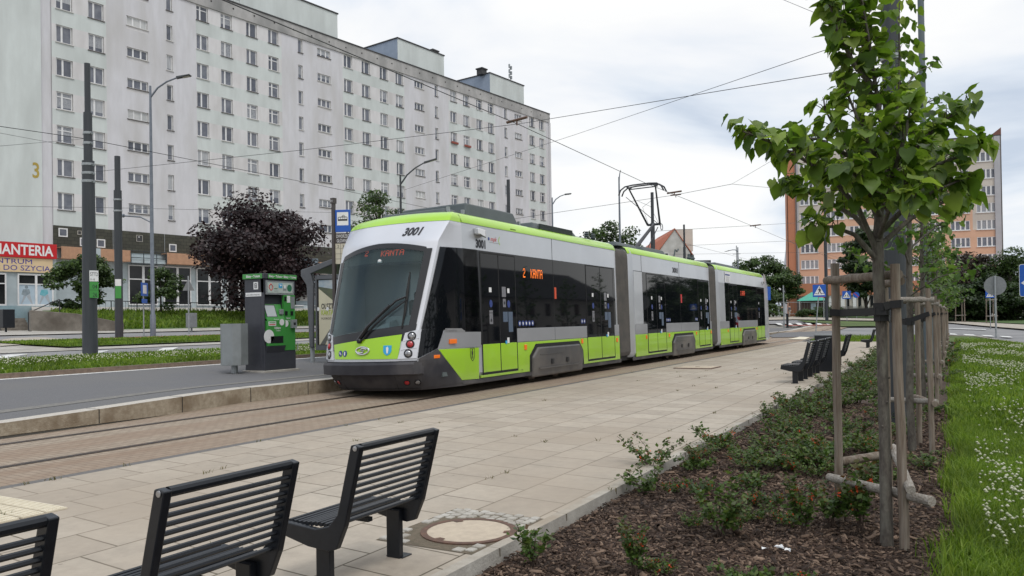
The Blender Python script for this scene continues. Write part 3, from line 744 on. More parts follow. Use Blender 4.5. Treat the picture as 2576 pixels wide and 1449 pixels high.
sg = MB(); sg.box(-9.3, -.02, -1.25, -1.0, 7.0, 8.18); so_ = sg.build('shop_sign', pm('sign_panel_red', (.48, .008, .012), rough=.35), block)
sg = MB(); V, Fc = text_geo('PASMANTERIA', 1.12, bold=.028)
V2, F2 = text_geo('MANTERIA', 1.12, bold=.028); wM = max(v[0] for v in V2); k_ = 4.42 / wM
wP = max(v[0] for v in V) * k_
text_on(sg, 'PASMANTERIA', (-.30 - wP, -1.262, 7.22), (1, 0, 0), (0, 0, 1), 1.12, bold=.028, width=wP); sg.build('sign_lettering', M['sign_white'], so_)
sg = MB(); sg.box(-9.3, -.30, -1.12, -1.0, 5.85, 6.98); so_ = sg.build('shop_sign', pm('sign_panel_cream', (.66, .50, .30), (.6, .46, .28), 2, rough=.5), block)
sg = MB(); text_on(sg, 'CENTRUM', (-5.35, -1.13, 6.5), (1, 0, 0), (0, 0, 1), .55, width=3.5); text_on(sg, 'TKANIN I DO SZYCIA', (-6.95, -1.13, 5.98), (1, 0, 0), (0, 0, 1), .58, width=6.45)
sg.build('sign_lettering', pm('letter_blue', (.03, .03, .26), rough=.5), so_)
# ------------------------------------------------------------------ the tram
XC, XS, XL = -9.75, -8.5, -11.0
TO = Vector((XS, 27.0, .2)); LEAN = R(-1.25)
tram = thing('tram', 'lime green and silver three-section low-floor tram numbered 3001 standing at the stop', 'tram', TO)
tram.rotation_euler = (0, LEAN, 0)
TM = Matrix.Translation(TO) @ Matrix.Rotation(LEAN, 4, 'Y') @ Matrix.Translation(-TO)
def tproj(p): return proj(TM @ Vector(p))
NZ = [(.2, .98, 12.2), (.45, 1.05, 12.03), (.75, 1.10, 11.95), (1.29, 1.09, 12.02), (3.04, 1.19, 12.62), (3.42, 1.25, 12.92), (3.54, 1.23, 13.02), (3.62, 1.17, 13.14), (3.67, 1.05, 13.35)]
def nhw(z): return lerp_tab([(a, b) for a, b, c in NZ], z)
def nyc(z): return lerp_tab([(a, c) for a, b, c in NZ], z)
SIDE_Y = 13.35
def nose(s, z, off=0.0):
    a = abs(s); sg = 1 if s >= 0 else -1
    if a <= 1:
        x = a * nhw(z); y = nyc(z) - .30 * (1 - a ** 2.2)
    elif a <= 2:
        t = a - 1; hx = lerp_tab([(3.4, 1.25), (3.54, 1.23), (3.62, 1.17), (3.67, 1.05)], z); hx = min(1.25, hx)
        x = nhw(z) + (hx - nhw(z)) * (1 - (1 - t) ** 1.5); y = nyc(z) + (SIDE_Y - nyc(z)) * t
    else:
        x = 1.25; y = SIDE_Y + (a - 2)
    p = Vector((XC + sg * x, y, z))
    if off:
        e = .01
        du = nose(s + e, z) - nose(s - e, z); dz = nose(s, min(z + e, 3.6)) - nose(s, max(z - e, .21))
        nn = du.cross(dz).normalized()
        if nn.y > .2 or (abs(nn.y) < .2 and nn.x * sg < 0): nn = -nn
        p = p + nn * off
    return p
def npx(x, y, s=1.5, z=1.5):
    """surface parameters under a survey point"""
    for _ in range(40):
        p = tproj(nose(s, z)); ex, ey = x - p[0], y - p[1]
        if abs(ex) + abs(ey) < .02: break
        a = tproj(nose(s + .002, z)); b = tproj(nose(s, z + .002))
        j = ((a[0] - p[0]) / .002, (b[0] - p[0]) / .002, (a[1] - p[1]) / .002, (b[1] - p[1]) / .002)
        D = j[0] * j[3] - j[1] * j[2]
        if abs(D) < 1e-6: break
        ds = (ex * j[3] - j[1] * ey) / D; dz = (j[0] * ey - j[2] * ex) / D
        s += max(-.3, min(.3, ds)) * .8; z += max(-.4, min(.4, dz)) * .8
        z = max(.2, min(3.66, z))
    return (s, z)

def carpaint(name, c, metal=0, rough=.35, coat=.6, flake=None):
    return pm(name, c, flake or tuple(v * .93 for v in c), 1.1, rough, metal, coat=coat, detail=3, c3=tuple(v * .86 for v in c), s3=.5, bump=.05, bscale=1.3)
M['lime'] = carpaint('lime_paint', (.34, .62, .006), coat=.5)
M['silver'] = carpaint('silver_paint', (.50, .52, .55), .35, .38, .4)
M['nose_silver'] = carpaint('bright_silver_paint', (.62, .63, .67), .3, .36, .4)
M['greyp'] = carpaint('grey_panel_paint', (.30, .305, .32), .2, .42, .3)
M['skirt'] = pm('skirt_grey', (.026, .026, .033), (.036, .036, .043), 4, .55, spec=.3, c3=(.09, .085, .085), s3=1)
M['bogie'] = pm('bogie_cover_grey', (.046, .046, .052), (.06, .06, .064), 3, .4, coat=.1, c3=(.13, .12, .11), s3=1)
M['tglass'] = pm('tinted_glass', (.004, .005, .007), (.006, .007, .009), 1.5, .03, spec=.22)
M['tblack'] = pm('black_trim', (.010, .011, .014), rough=.35, spec=.5)
M['rubber'] = pm('rubber_seal', (.006, .006, .006), rough=.7)
M['bellow'] = pm('bellows_fabric', (.20, .19, .175), (.27, .25, .22), 3, .8, stretch=(2, 2, .4), c3=(.24, .19, .13), s3=.8)
M['orange_lens'] = pm('orange_lens', (.75, .15, .005), rough=.2, coat=.5, emit=.15)
M['red_lens'] = pm('red_lens', (.38, .012, .02), rough=.12, coat=.7)
M['clear_lens'] = pm('clear_lens', (.42, .42, .43), (.12, .12, .13), 22, .1, coat=.7, metal=.5)
M['chrome'] = pm('chrome_trim', (.6, .6, .6), rough=.18, metal=.9)
M['led'] = pm('orange_led', (.95, .19, .015), rough=.6, emit=.9)
M['led_dim'] = pm('orange_led_dim', (.85, .10, .04), rough=.6, emit=.55)
M['roofgear'] = pm('roof_box_grey', (.045, .06, .062), (.06, .075, .078), 3, .55)
M['decal_blue'] = pm('decal_blue', (.018, .042, .20), rough=.4)
M['decal_sky'] = pm('decal_sky', (.03, .34, .62), rough=.4)
M['mat_ink'] = pm('ink_dark', (.012, .012, .018), rough=.5)
def dust(m, z0, z1, amt, c=(.21, .18, .14)):
    n = m.node_tree; L = n.links; b = n.nodes['Principled BSDF']; src = b.inputs['Base Color'].links[0].from_socket
    tc = N(n, 'ShaderNodeTexCoord'); sp = N(n, 'ShaderNodeSeparateXYZ'); L.new(tc.outputs['Object'], sp.inputs[0])
    mr = N(n, 'ShaderNodeMapRange'); mr.inputs['From Min'].default_value = z1; mr.inputs['From Max'].default_value = z0; L.new(sp.outputs['Z'], mr.inputs['Value'])
    no = N(n, 'ShaderNodeTexNoise'); no.inputs['Scale'].default_value = 2.5; no.inputs['Detail'].default_value = 6; L.new(tc.outputs['Object'], no.inputs['Vector'])
    mu = N(n, 'ShaderNodeMath', operation='MULTIPLY'); L.new(mr.outputs['Result'], mu.inputs[0]); L.new(no.outputs['Fac'], mu.inputs[1])
    m2 = N(n, 'ShaderNodeMath', operation='MULTIPLY'); L.new(mu.outputs[0], m2.inputs[0]); m2.inputs[1].default_value = amt * 2; m2.use_clamp = True
    mx = N(n, 'ShaderNodeMix', data_type='RGBA'); L.new(m2.outputs[0], mx.inputs['Factor']); L.new(src, mx.inputs['A']); mx.inputs['B'].default_value = (*c, 1); L.new(mx.outputs['Result'], b.inputs['Base Color'])
dust(M['lime'], .0, .75, .30); dust(M['skirt'], -.05, .35, .10); dust(M['bogie'], -.05, .7, .12); dust(M['silver'], .0, 3.3, .14, (.30, .29, .27)); dust(M['bellow'], -.1, 1.5, .4)
# windscreen: thin tinted pane one can look through
m, n, b = nt('windscreen_glass'); L = n.links
gl = N(n, 'ShaderNodeBsdfGlossy'); gl.inputs['Roughness'].default_value = .02; gl.inputs['Color'].default_value = (.78, .98, 1, 1)
tr = N(n, 'ShaderNodeBsdfTransparent'); tr.inputs['Color'].default_value = (.60, .68, .69, 1)
fr = N(n, 'ShaderNodeFresnel'); fr.inputs['IOR'].default_value = 1.55
ml = N(n, 'ShaderNodeMath', operation='MULTIPLY_ADD'); ml.inputs[1].default_value = .72; ml.inputs[2].default_value = .004; L.new(fr.outputs[0], ml.inputs[0])
mx = N(n, 'ShaderNodeMixShader'); L.new(ml.outputs[0], mx.inputs['Fac']); L.new(tr.outputs[0], mx.inputs[1]); L.new(gl.outputs[0], mx.inputs[2])
L.new(mx.outputs[0], n.nodes['Material Output'].inputs['Surface']); M['wglass'] = m

def tb(): return MB(TO)
# ---- three body sections
PROF = [(.95, .32), (1.19, .30), (1.25, .42), (1.25, 3.42), (1.235, 3.5), (1.19, 3.59), (1.10, 3.645), (.95, 3.67)]
def hull(y0, y1, c0=True, c1=True, mat='silver'):
    mb = tb(); ring = [(x, z) for x, z in PROF] + [(-x, z) for x, z in reversed(PROF)]
    st = []
    if c0: st += [(y0, .90), (y0 + .02, .93), (y0 + .16, .985)]
    st += [(y0 + (.30 if c0 else 0), 1.0), (y1 - (.30 if c1 else 0), 1.0)]
    if c1: st += [(y1 - .16, .985), (y1 - .02, .93), (y1, .90)]
    vs = []; n = len(ring)
    for y, k in st:
        for x, z in ring: vs.append((XC + x * k, y, z if z < 3.45 else 3.42 + (z - 3.42) * (1 if k > .95 else .6)))
    fs = [(i * n + j, i * n + (j + 1) % n, (i + 1) * n + (j + 1) % n, (i + 1) * n + j) for i in range(len(st) - 1) for j in range(n)]
    fs += [tuple(range(n)), tuple(range((len(st) - 1) * n, len(st) * n))]
    mb.add(vs, fs); return mb.build('body_section', M[mat], tram, smooth=True, angle=25)
C1, C2, C3 = (13.35, 21.75), (22.70, 31.75), (32.75, 41.95)
h1 = hull(*C1, c0=False); h2 = hull(*C2); h3 = hull(*C3, c1=False)
def side(par, name, y0, y1, z0, z1, mat, off=.012, bev=.006, both=True):
    if both: mb = tb(); mb.box(XL - off, XL + .02, y0, y1, z0, z1); mb.build(name, M[mat], par, bevel=bev)
    mb = tb(); mb.box(XS - .02, XS + off, y0, y1, z0, z1)
    return mb.build(name, M[mat], par, bevel=bev)
def roof_edge(par, y0, y1):
    mb = tb(); pr = [(1.258, 3.445), (1.258, 3.47), (1.245, 3.51), (1.20, 3.6), (1.105, 3.658), (.95, 3.684)]
    for sg in (1, -1):
        e = [(y0, .935), (y0 + .30, 1), (y1 - .30, 1), (y1, .935)]
        if par is h1: e = e[1:]; e[0] = (y0, 1)
        mb.grid(lambda u, v: (XC + sg * pr[int(round(u * 5))][0] * e[int(round(v * (len(e) - 1)))][1], e[int(round(v * (len(e) - 1)))][0], pr[int(round(u * 5))][1]), 5, len(e) - 1)
    return mb.build('roof_edge', M['lime'], par, smooth=True, angle=50)
roof_edge(h1, SIDE_Y, C1[1]); roof_edge(h2, *C2); roof_edge(h3, C3[0], C3[1])
def lower(par, y0, y1):
    side(par, 'skirt', y0, y1, .20, .30, 'skirt', .0, .01)
for h_, c in ((h1, C1), (h2, C2), (h3, C3)): lower(h_, *c)
def marker(par, y, z, s=.055):
    mb = tb(); mb.box(XS + .01, XS + .03, y - s, y + s, z - s * 1.1, z + s * 1.1); mb.build('marker_light', M['orange_lens'], par, bevel=.01)
def stickers(par, y, z, kind):
    mb = tb(); x = XS + .0215
    def R_(y0, y1, z0, z1, mi): mb.box(x - .004, x + .001, y0, y1, z0, z1, mi)
    if kind == 'L':
        R_(y - .07, y + .03, z + .07, z + .17, 0); mb.disc((x - .002, y - .01, z - .17), (1, 0, 0), .062, 18, 1, .004, 1.3); R_(y - .03, y + .01, z - .2, z - .12, 0); R_(y - .085, y + .055, z - .36, z - .31, 2); R_(y - .085, y + .055, z - .60, z - .37, 2); mb.disc((x, y - .015, z - .52), (1, 0, 0), .035, 10, 3, .003)
    else:
        R_(y + .04, y + .13, z + .07, z + .17, 0); R_(y - .20, y - .03, z - .02, z + .2, 2); R_(y - .17, y - .05, z - .24, z - .06, 2); mb.disc((x, y - .11, z - .15), (1, 0, 0), .035, 10, 3, .003)
        mb.disc((x - .002, y + .08, z - .17), (1, 0, 0), .062, 18, 1, .004, 1.3); R_(y + .06, y + .10, z - .2, z - .12, 0); R_(y - .18, y + .02, z - .56, z - .34, 4); R_(y + .05, y + .24, z - .78, z - .34, 4)
        R_(y - .03, y + .06, z - 1.02, z - .90, 0)
        mb.disc((x - .002, y - .08, z - 1.0), (1, 0, 0), .04, 12, 5, .006)
    return mb.build('sticker', [M['sign_white'], M['decal_blue'], pm('sticker_grey', (.22, .22, .23), (.12, .12, .14), 60, .5), M['mat_ink'], pm('sticker_bluegrey', (.05, .085, .14), (.10, .13, .18), 70, .5), M['decal_sky']], par)
def door(par, y0, y1, ztop, stick=True):
    fr_ = tb(); e = .022
    fr_.box(XS + .004, XS + .016, y0, y1, .36, .40); fr_.box(XS + .004, XS + .016, y0, y0 + e, .40, ztop); fr_.box(XS + .004, XS + .016, y1 - e, y1, .40, ztop); fr_.box(XS + .004, XS + .016, (y0 + y1) / 2 - e / 2, (y0 + y1) / 2 + e / 2, .40, ztop); fr_.box(XS + .004, XS + .016, y0 + e, y1 - e, ztop - .03, ztop)
    d = fr_.build('door', M['rubber'], par)
    for a, b in ((y0 + e, (y0 + y1) / 2 - e / 2), ((y0 + y1) / 2 + e / 2, y1 - e)):
        q = tb(); q.box(XS + .0, XS + .014, a + .003, b - .003, .405, .985); q.build('door_leaf_panel', M['lime'], d, bevel=.006)
        q = tb(); q.box(XS + .0, XS + .0165, a + .003, b - .003, .99, ztop - .035); q.build('door_window', M['tglass'], d, bevel=.006)
    return d
def win_band(par, y0, y1, z0, z1, splits=()):
    q = side(par, 'side_window', y0, y1, z0, z1, 'tglass', .010, .004)
    s_ = tb()
    for y in splits: s_.box(XS + .008, XS + .0115, y - .008, y + .008, z0, z1)
    if splits: s_.build('window_joint', M['rubber'], par)
# --- section 1
win_band(h1, 13.36, 21.42, .98, 2.93, (17.40,))
d1 = door(h1, 13.98, 15.48, 2.90); d2 = door(h1, 19.34, 21.26, 2.92)
def panel_row(par, y0, y1, z0, z1, mat, name, cuts=()):
    ys = [y0] + list(cuts) + [y1]
    for a, b in zip(ys, ys[1:]): side(par, name, a + .006, b - .006, z0, z1, mat, .014)
panel_row(h1, 15.48, 19.33, .985, 1.29, 'greyp', 'grey_panel', (17.40,))
def bogie(par, y0, y1, ya, yb):
    mb = tb(); x = XS + .075
    pr = [(y0, .17), (y0 + .01, .62), (ya, .84), (yb, .84), (y1 - .01, .62), (y1, .17)]
    A = [(x, a, b) for a, b in pr]; A[0] = (x - .05, y0 + .02, .15); A[5] = (x - .05, y1 - .02, .15)
    mb.prism(A, [(XS - .3, p[1], p[2]) for p in A])
    o = mb.build('bogie_cover', M['bogie'], par, bevel=.035)
    mb = tb(); w_ = y1 - y0
    mb.box(x - .01, x + .012, y0 + w_ * .10, y0 + w_ * .88, .335, .36)
    mb.box(x - .01, x + .008, y0 + w_ * .12, y0 + w_ * .55, .66, .675)
    for f in (.35, .65): mb.box(x - .01, x + .004, y0 + w_ * f - .06, y0 + w_ * f + .06, .42, .54, 1)
    mb.build('cover_latch', [M['bogie'], M['tblack']], o)
    ar = tb(); pr2 = [(y0 - .10, .30), (y0 - .08, .66), (ya - .06, .92), (yb + .06, .92), (y1 + .08, .66), (y1 + .10, .30)]
    ar.prism([(XS + .0165, a, b) for a, b in pr2], [(XS - .1, a, b) for a, b in pr2]); ar.build('wheel_arch', M['rubber'], par)
    mb = tb(); mb.box(XL - .06, XL + .3, y0, y1, .15, .84); mb.build('bogie_cover', M['bogie'], par, bevel=.03)
side(h1, 'lower_panel', 15.49, 19.33, .30, .975, 'lime', .012)
bogie(h1, 16.12, 18.95, 16.42, 18.72)
side(h1, 'end_panel', 21.27, 21.62, .30, .98, 'lime', .012); side(h1, 'end_panel', 21.27, 21.62, .985, 1.30, 'greyp', .012)
side(h1, 'door_step', 13.9, 15.49, .302, .355, 'lime', .014); side(h1, 'door_step', 19.34, 21.27, .302, .355, 'lime', .014)
marker(h1, 15.85, .86); marker(h1, 18.98, .90); marker(h1, 21.42, .86)
stickers(d1, 14.38, 2.0, 'L'); stickers(d1, 15.05, 2.0, 'R'); stickers(d2, 19.78, 2.0, 'L'); stickers(d2, 20.75, 2.0, 'R')
def pictos(par, ys, z):
    for y in ys:
        q = tb(); q.disc((XS + .011, y, z), (1, 0, 0), .064, 16, 0, .003); q.box(XS + .013, XS + .016, y - .02, y + .02, z - .03, z + .03, 1); q.build('pictogram', [M['decal_blue'], M['sign_white']], par)
pictos(h1, [15.62 + k * .155 for k in range(5)], 1.40); pictos(h1, [19.02, 19.175], 1.42)
q = tb(); q.box(XS + .008, XS + .016, 17.44, 17.54, 1.98, 2.26); q.build('signal_strip', pm('orange_red_strip', (.6, .07, .02), rough=.5), h1)
def dots(par, s, y, z, cell, mat, name='led_digit', mapfn=None):
    q = tb(); cx = 0
    for ch in s:
        for r, row in enumerate(DOT[ch]):
            for c, v in enumerate(row):
                if v == '1':
                    P = [(cx + c + a, 6 - r + b) for a, b in ((.05, .05), (.95, .05), (.95, .95), (.05, .95))]
                    q.add([mapfn(a, b) for a, b in P], [(0, 1, 2, 3)])
        cx += 6
    return q.build(name, mat, par)
dots(h1, '2  KANTA', 0, 0, 0, M['led'], mapfn=lambda a, b: (XS + .0118, 15.86 + a * .0205, 2.44 + b * .030))
q = tb(); text_on(q, '3001', (XS + .003, 13.87, 2.985), (0, 1, 0), (0, 0, 1), .23, width=.39, bold=.012); q.build('fleet_number', M['mat_ink'], h1)
q = tb(); text_on(q, '3001', (XS + .003, 26.85, 3.05), (0, 1, 0), (0, 0, 1), .24, width=.62, bold=.012); q.build('fleet_number', M['mat_ink'], h2)
q = tb(); q.disc((XS + .002, 14.40, 3.20), (1, 0, 0), .035, 12, 0, .003); text_on(q, 'mpk', (XS + .004, 14.47, 3.16), (0, 1, 0), (0, 0, 1), .14, mi=1, shear=.4, width=.27); q.box(XS, XS + .004, 14.42, 14.85, 3.125, 3.132, 2)
for k in range(6): q.box(XS, XS + .004, 14.80 + .02 * abs(k - 2.5), 14.815 + .02 * abs(k - 2.5), 3.10 + k * .03, 3.13 + k * .03, 3)
q.build('operator_logo', [M['decal_blue'], M['sign_red'], M['greyp'], M['lime']], h1)
q = tb()
for k in range(5): q.box(XS - .01, XS + .0105, 15.36 + k * .05, 15.375 + k * .05, 3.475, 3.505)
for y, s in ((15.62, 'TT'), (19.6, 'T')): text_on(q, s, (XS + .0145, y, .325), (0, 1, 0), (0, 0, 1), .07)
q.build('small_marking', M['mat_ink'], h1)
q = tb(); q.prism([(XS + .14, 13.82, 3.22), (XS + .14, 14.08, 3.16), (XS + .13, 14.08, 3.35), (XS + .13, 13.82, 3.37)], [(XS, 13.80, 3.24), (XS, 14.20, 3.24), (XS, 14.20, 3.36), (XS, 13.80, 3.38)]); q.build('mirror_camera', M['chrome'], h1, bevel=.03)
q = tb()
for y in (17.40,): q.box(XS, XS + .004, y - .006, y + .006, 2.93, 3.445)
q.build('panel_joint', M['rubber'], h1)
# --- section 2
side(h2, 'column_panel', 22.98, 23.72, 1.30, 2.92, 'silver', .012); side(h2, 'column_panel', 22.98, 24.05, .985, 1.29, 'greyp', .013)
side(h2, 'lower_panel', 22.98, 24.05, .30, .975, 'lime', .013)
win_band(h2, 23.73, 31.42, .98, 2.93, (27.6,))
d3 = door(h2, 24.08, 25.92, 2.90); d4 = door(h2, 29.84, 31.40, 2.90)
panel_row(h2, 25.93, 29.83, .985, 1.29, 'greyp', 'grey_panel', (27.6,)); side(h2, 'lower_panel', 25.93, 29.83, .30, .975, 'lime', .012)
bogie(h2, 26.55, 29.15, 26.85, 28.95)
side(h2, 'end_panel', 31.41, 31.64, .30, .98, 'lime', .012); side(h2, 'end_panel', 31.41, 31.64, .985, 1.30, 'greyp', .012)
side(h2, 'door_step', 24.06, 25.92, .302, .355, 'lime', .014); side(h2, 'door_step', 29.84, 31.40, .302, .355, 'lime', .014)
for y in (23.92, 26.2, 29.45, 31.5): marker(h2, y, .88)
stickers(d3, 24.55, 2.0, 'L'); stickers(d3, 25.4, 2.0, 'R'); stickers(d4, 30.2, 2.0, 'L'); stickers(d4, 31.0, 2.0, 'R')
q = tb(); q.box(XS + .008, XS + .016, 27.65, 27.8, 2.0, 2.3); q.build('signal_strip', M['sign_red'], h2)
q = tb(); q.box(XS, XS + .004, 27.59, 27.61, 2.93, 3.445); q.box(XS, XS + .004, 23.7, 23.72, 2.93, 3.445); q.box(XS, XS + .0155, 22.98, 23.7, 2.925, 2.935); q.build('panel_joint', M['rubber'], h2)
pictos(h2, [26.02 + k * .16 for k in range(3)], 1.40); pictos(h2, [29.45, 29.61], 1.40)
# --- section 3
side(h3, 'column_panel', 33.03, 33.9, 1.30, 2.92, 'silver', .012); side(h3, 'column_panel', 33.03, 34.5, .985, 1.29, 'greyp', .013); side(h3, 'lower_panel', 33.03, 34.5, .30, .975, 'lime', .013)
win_band(h3, 33.92, 41.9, .98, 2.93, (38.0,))
d5 = door(h3, 34.55, 36.1, 2.90); d6 = door(h3, 40.1, 41.75, 2.90)
panel_row(h3, 36.11, 40.09, .985, 1.29, 'greyp', 'grey_panel'); side(h3, 'lower_panel', 36.11, 40.09, .30, .975, 'lime', .012)
bogie(h3, 36.8, 39.65, 37.1, 39.4)
side(h3, 'door_step', 34.5, 36.1, .302, .355, 'lime', .014); side(h3, 'door_step', 40.1, 41.9, .302, .355, 'lime', .014)
for y in (34.2, 36.5, 39.85): marker(h3, y, .88)
stickers(d5, 34.9, 2.0, 'L'); stickers(d5, 35.65, 2.0, 'R'); stickers(d6, 40.5, 2.0, 'L')
q = tb(); q.box(XS + .013, XS + .017, 34.0, 34.9, 2.96, 3.40, 0); q.box(XS + .015, XS + .019, 34.06, 34.85, 3.25, 3.31, 1)
for k in range(5): q.box(XS + .015, XS + .019, 34.15, 34.8, 3.18 - k * .045, 3.19 - k * .045, 2)
q.build('notice_sheet', [M['sign_white'], M['decal_blue'], M['mat_ink']], h3)
q = tb(); q.box(XS, XS + .09, 41.4, 41.7, 3.1, 3.25); q.build('mirror_camera', M['chrome'], h3, bevel=.02)
dots(h3, '2 KANTA', 0, 0, 0, M['led_dim'], mapfn=lambda a, b: (XS + .0118, 36.75 + a * .0205, 2.44 + b * .030))
# --- tapered tail behind the last section
q = tb(); sec = [(41.95, 1.25, 3.67), (42.6, 1.2, 3.6), (43.6, 1.1, 2.9), (44.1, 1.0, 1.3), (44.2, .98, .7)]
vs = []
for y, hw_, zt in sec: vs += [(XC - hw_, y, .25), (XC + hw_, y, .25), (XC + hw_, y, zt), (XC - hw_, y, zt)]
q.add(vs, [(i * 4 + j, i * 4 + (j + 1) % 4, (i + 1) * 4 + (j + 1) % 4, (i + 1) * 4 + j) for i in range(4) for j in range(4)] + [(16, 17, 18, 19)])
q.build('tail', M['silver'], tram, smooth=True, angle=40)
# --- bellows
def bellows(y0, y1):
    q = tb(); n_ = 7
    ring = [(x * .955, .36 + (z - .3) * .955) for x, z in PROF] + [(-x * .955, .36 + (z - .3) * .955) for x, z in reversed(PROF)]; n = len(ring); vs = []
    for k in range(2 * n_ + 1):
        s_ = 1.0 if k % 2 else .90
        for x, z in ring: vs.append((XC + x * s_, y0 + (y1 - y0) * k / (2 * n_), 1.9 + (z - 1.9) * (1 if k % 2 else .975)))
    q.add(vs, [(i * n + j, i * n + (j + 1) % n, (i + 1) * n + (j + 1) % n, (i + 1) * n + j) for i in range(2 * n_) for j in range(n)])
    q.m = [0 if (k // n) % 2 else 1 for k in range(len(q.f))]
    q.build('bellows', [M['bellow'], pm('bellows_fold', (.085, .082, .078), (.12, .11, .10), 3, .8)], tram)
bellows(C1[1] - .05, C2[0] + .05); bellows(C2[1] - .05, C3[0] + .05)
# --- nose
def wz(s): return 1.12 + .20 * (s + .9) / 1.8                       # lower edge of the windscreen, falling to the far side
def wt(s): return 3.03 - .17 * s * s - .06 * max(0, -s) - (.10 if abs(s) > .88 else 0)
shell = tb()
def sk_(u, v): return (-2 + 4 * u, .2 + 3.47 * v)
NU, NV = 160, 90
shell.grid(lambda u, v: nose(*sk_(u, min(v, 1.0))), NU, NV, 0, keep=lambda u, v: not (abs(sk_(u, v)[0]) < .86 and wz(sk_(u, v)[0]) + .05 < sk_(u, v)[1] < wt(sk_(u, v)[0]) - .05))
shell.m = [1 if sum(shell.v[i][2] for i in f) / 4 + .2 < .36 else 0 for f in shell.f]
ns = shell.build('nose', [M['nose_silver'], M['skirt']], tram, smooth=True, angle=50)
q = tb(); ringp = [nose(-2 + 4 * i / 40, 3.668) for i in range(41)]; q.poly(ringp); q.build('nose_roof', M['lime'], ns)
def patch(name, mat, fn, nu=12, nv=8, off=.008, par=None, smooth=True, thick=0):
    q = tb(); q.grid(lambda u, v: nose(*fn(u, v), off), nu, nv)
    if thick:
        ed = [fn(i / nu, 0) for i in range(nu + 1)] + [fn(1, j / nv) for j in range(1, nv + 1)] + [fn(1 - i / nu, 1) for i in range(1, nu + 1)] + [fn(0, 1 - j / nv) for j in range(1, nv)]
        for a, b in zip(ed, ed[1:] + ed[:1]): q.quad(nose(*a, off), nose(*b, off), nose(*b, off - thick), nose(*a, off - thick))
    return q.build(name, mat, par or ns, smooth=smooth, angle=50)
def bil(P):   # four corners BL BR TR TL
    (a, b), (c, d), (e, f), (g_, h_) = P
    return lambda u, v: ((a * (1 - u) + c * u) * (1 - v) + (g_ * (1 - u) + e * u) * v, (b * (1 - u) + d * u) * (1 - v) + (h_ * (1 - u) + f * u) * v)
def pxp(pts, s0=.5, z0=1.2): return [npx(x, y, s0, z0) for x, y in pts]
def mir(P): return [(-a, b) for a, b in (P[1], P[0], P[3], P[2])]
# roof band of the nose
patch('roof_edge', M['lime'], lambda u, v: (-2 + 4 * u, 3.44 + .228 * v), 60, 8, .006)
# windscreen
def wsq(a, b, c, d): return lambda u, v: (a + (b - a) * u, (wz(a + (b - a) * u) + c) + ((wt(a + (b - a) * u) - d) - (wz(a + (b - a) * u) + c)) * v)
ws = patch('windscreen', M['wglass'], wsq(-.86, .86, .03, .03), 40, 24, .010)
fr1 = M['tblack']
patch('windscreen_frame', fr1, lambda u, v: (-.94 + 1.88 * u, wt(-.94 + 1.88 * u) - .10 * (1 - v)), 40, 2, .014)
patch('windscreen_frame', fr1, lambda u, v: (-.95 + .12 * u, wz(-.9) - .3 * u * 0 + (wt(-.9) - wz(-.9)) * v), 2, 20, .014)
patch('windscreen_frame', fr1, lambda u, v: (.83 + .11 * u, wz(.85) + (wt(.88) - .02 - wz(.85)) * v), 2, 20, .014)
patch('windscreen_frame', fr1, lambda u, v: (-.95 + 1.9 * u, wz(-.95 + 1.9 * u) - .17 + .28 * v), 40, 4, .0145)
patch('windscreen_frame', fr1, lambda u, v: (-.86 + 1.72 * u, 2.60 + .045 * v - .03 * (-.86 + 1.72 * u) ** 2), 30, 1, .006)
# front lettering and lamps
gp = pxp([(845, 904), (1001, 903), (1012, 841.5), (843, 868)])
patch('lime_bonnet', M['lime'], bil(gp), 24, 6, .022, thick=.02)
lh = pxp([(1001, 903.5), (1048.5, 901), (1058, 829), (1020, 838)], .9, 1.0)
for P in (lh, mir(lh)):
    f_ = bil(P); hs = patch('headlamp_housing', M['chrome'] if False else M['nose_silver'], f_, 8, 10, .030, thick=.05)
    for k, (v, mt) in enumerate(((.82, 'clear_lens'), (.52, 'red_lens'), (.18, 'clear_lens'))):
        s_, z_ = f_(.52, v); c = nose(s_, z_, .026); nn = (nose(s_, z_, .05) - nose(s_, z_, .02)).normalized()
        q = tb(); q.lathe(c, [(.078, 0), (.082, .012), (.066, .014), (.062, .004)], 20, 1, nn); q.lathe(c, [(.060, .0), (.056, .02), (.040, .033), (.015, .038)], 18, 0, nn)
        q.build('headlamp' if mt == 'clear_lens' else 'tail_lamp', [M[mt], M['tblack']], hs, smooth=True)
    for v in (.34, .68):
        q = tb(); q.tube([nose(*f_(u, v + .03 * u), .034) for u in (.05, .3, .6, .95)], .007, 5); q.build('housing_rib', M['nose_silver'], hs)
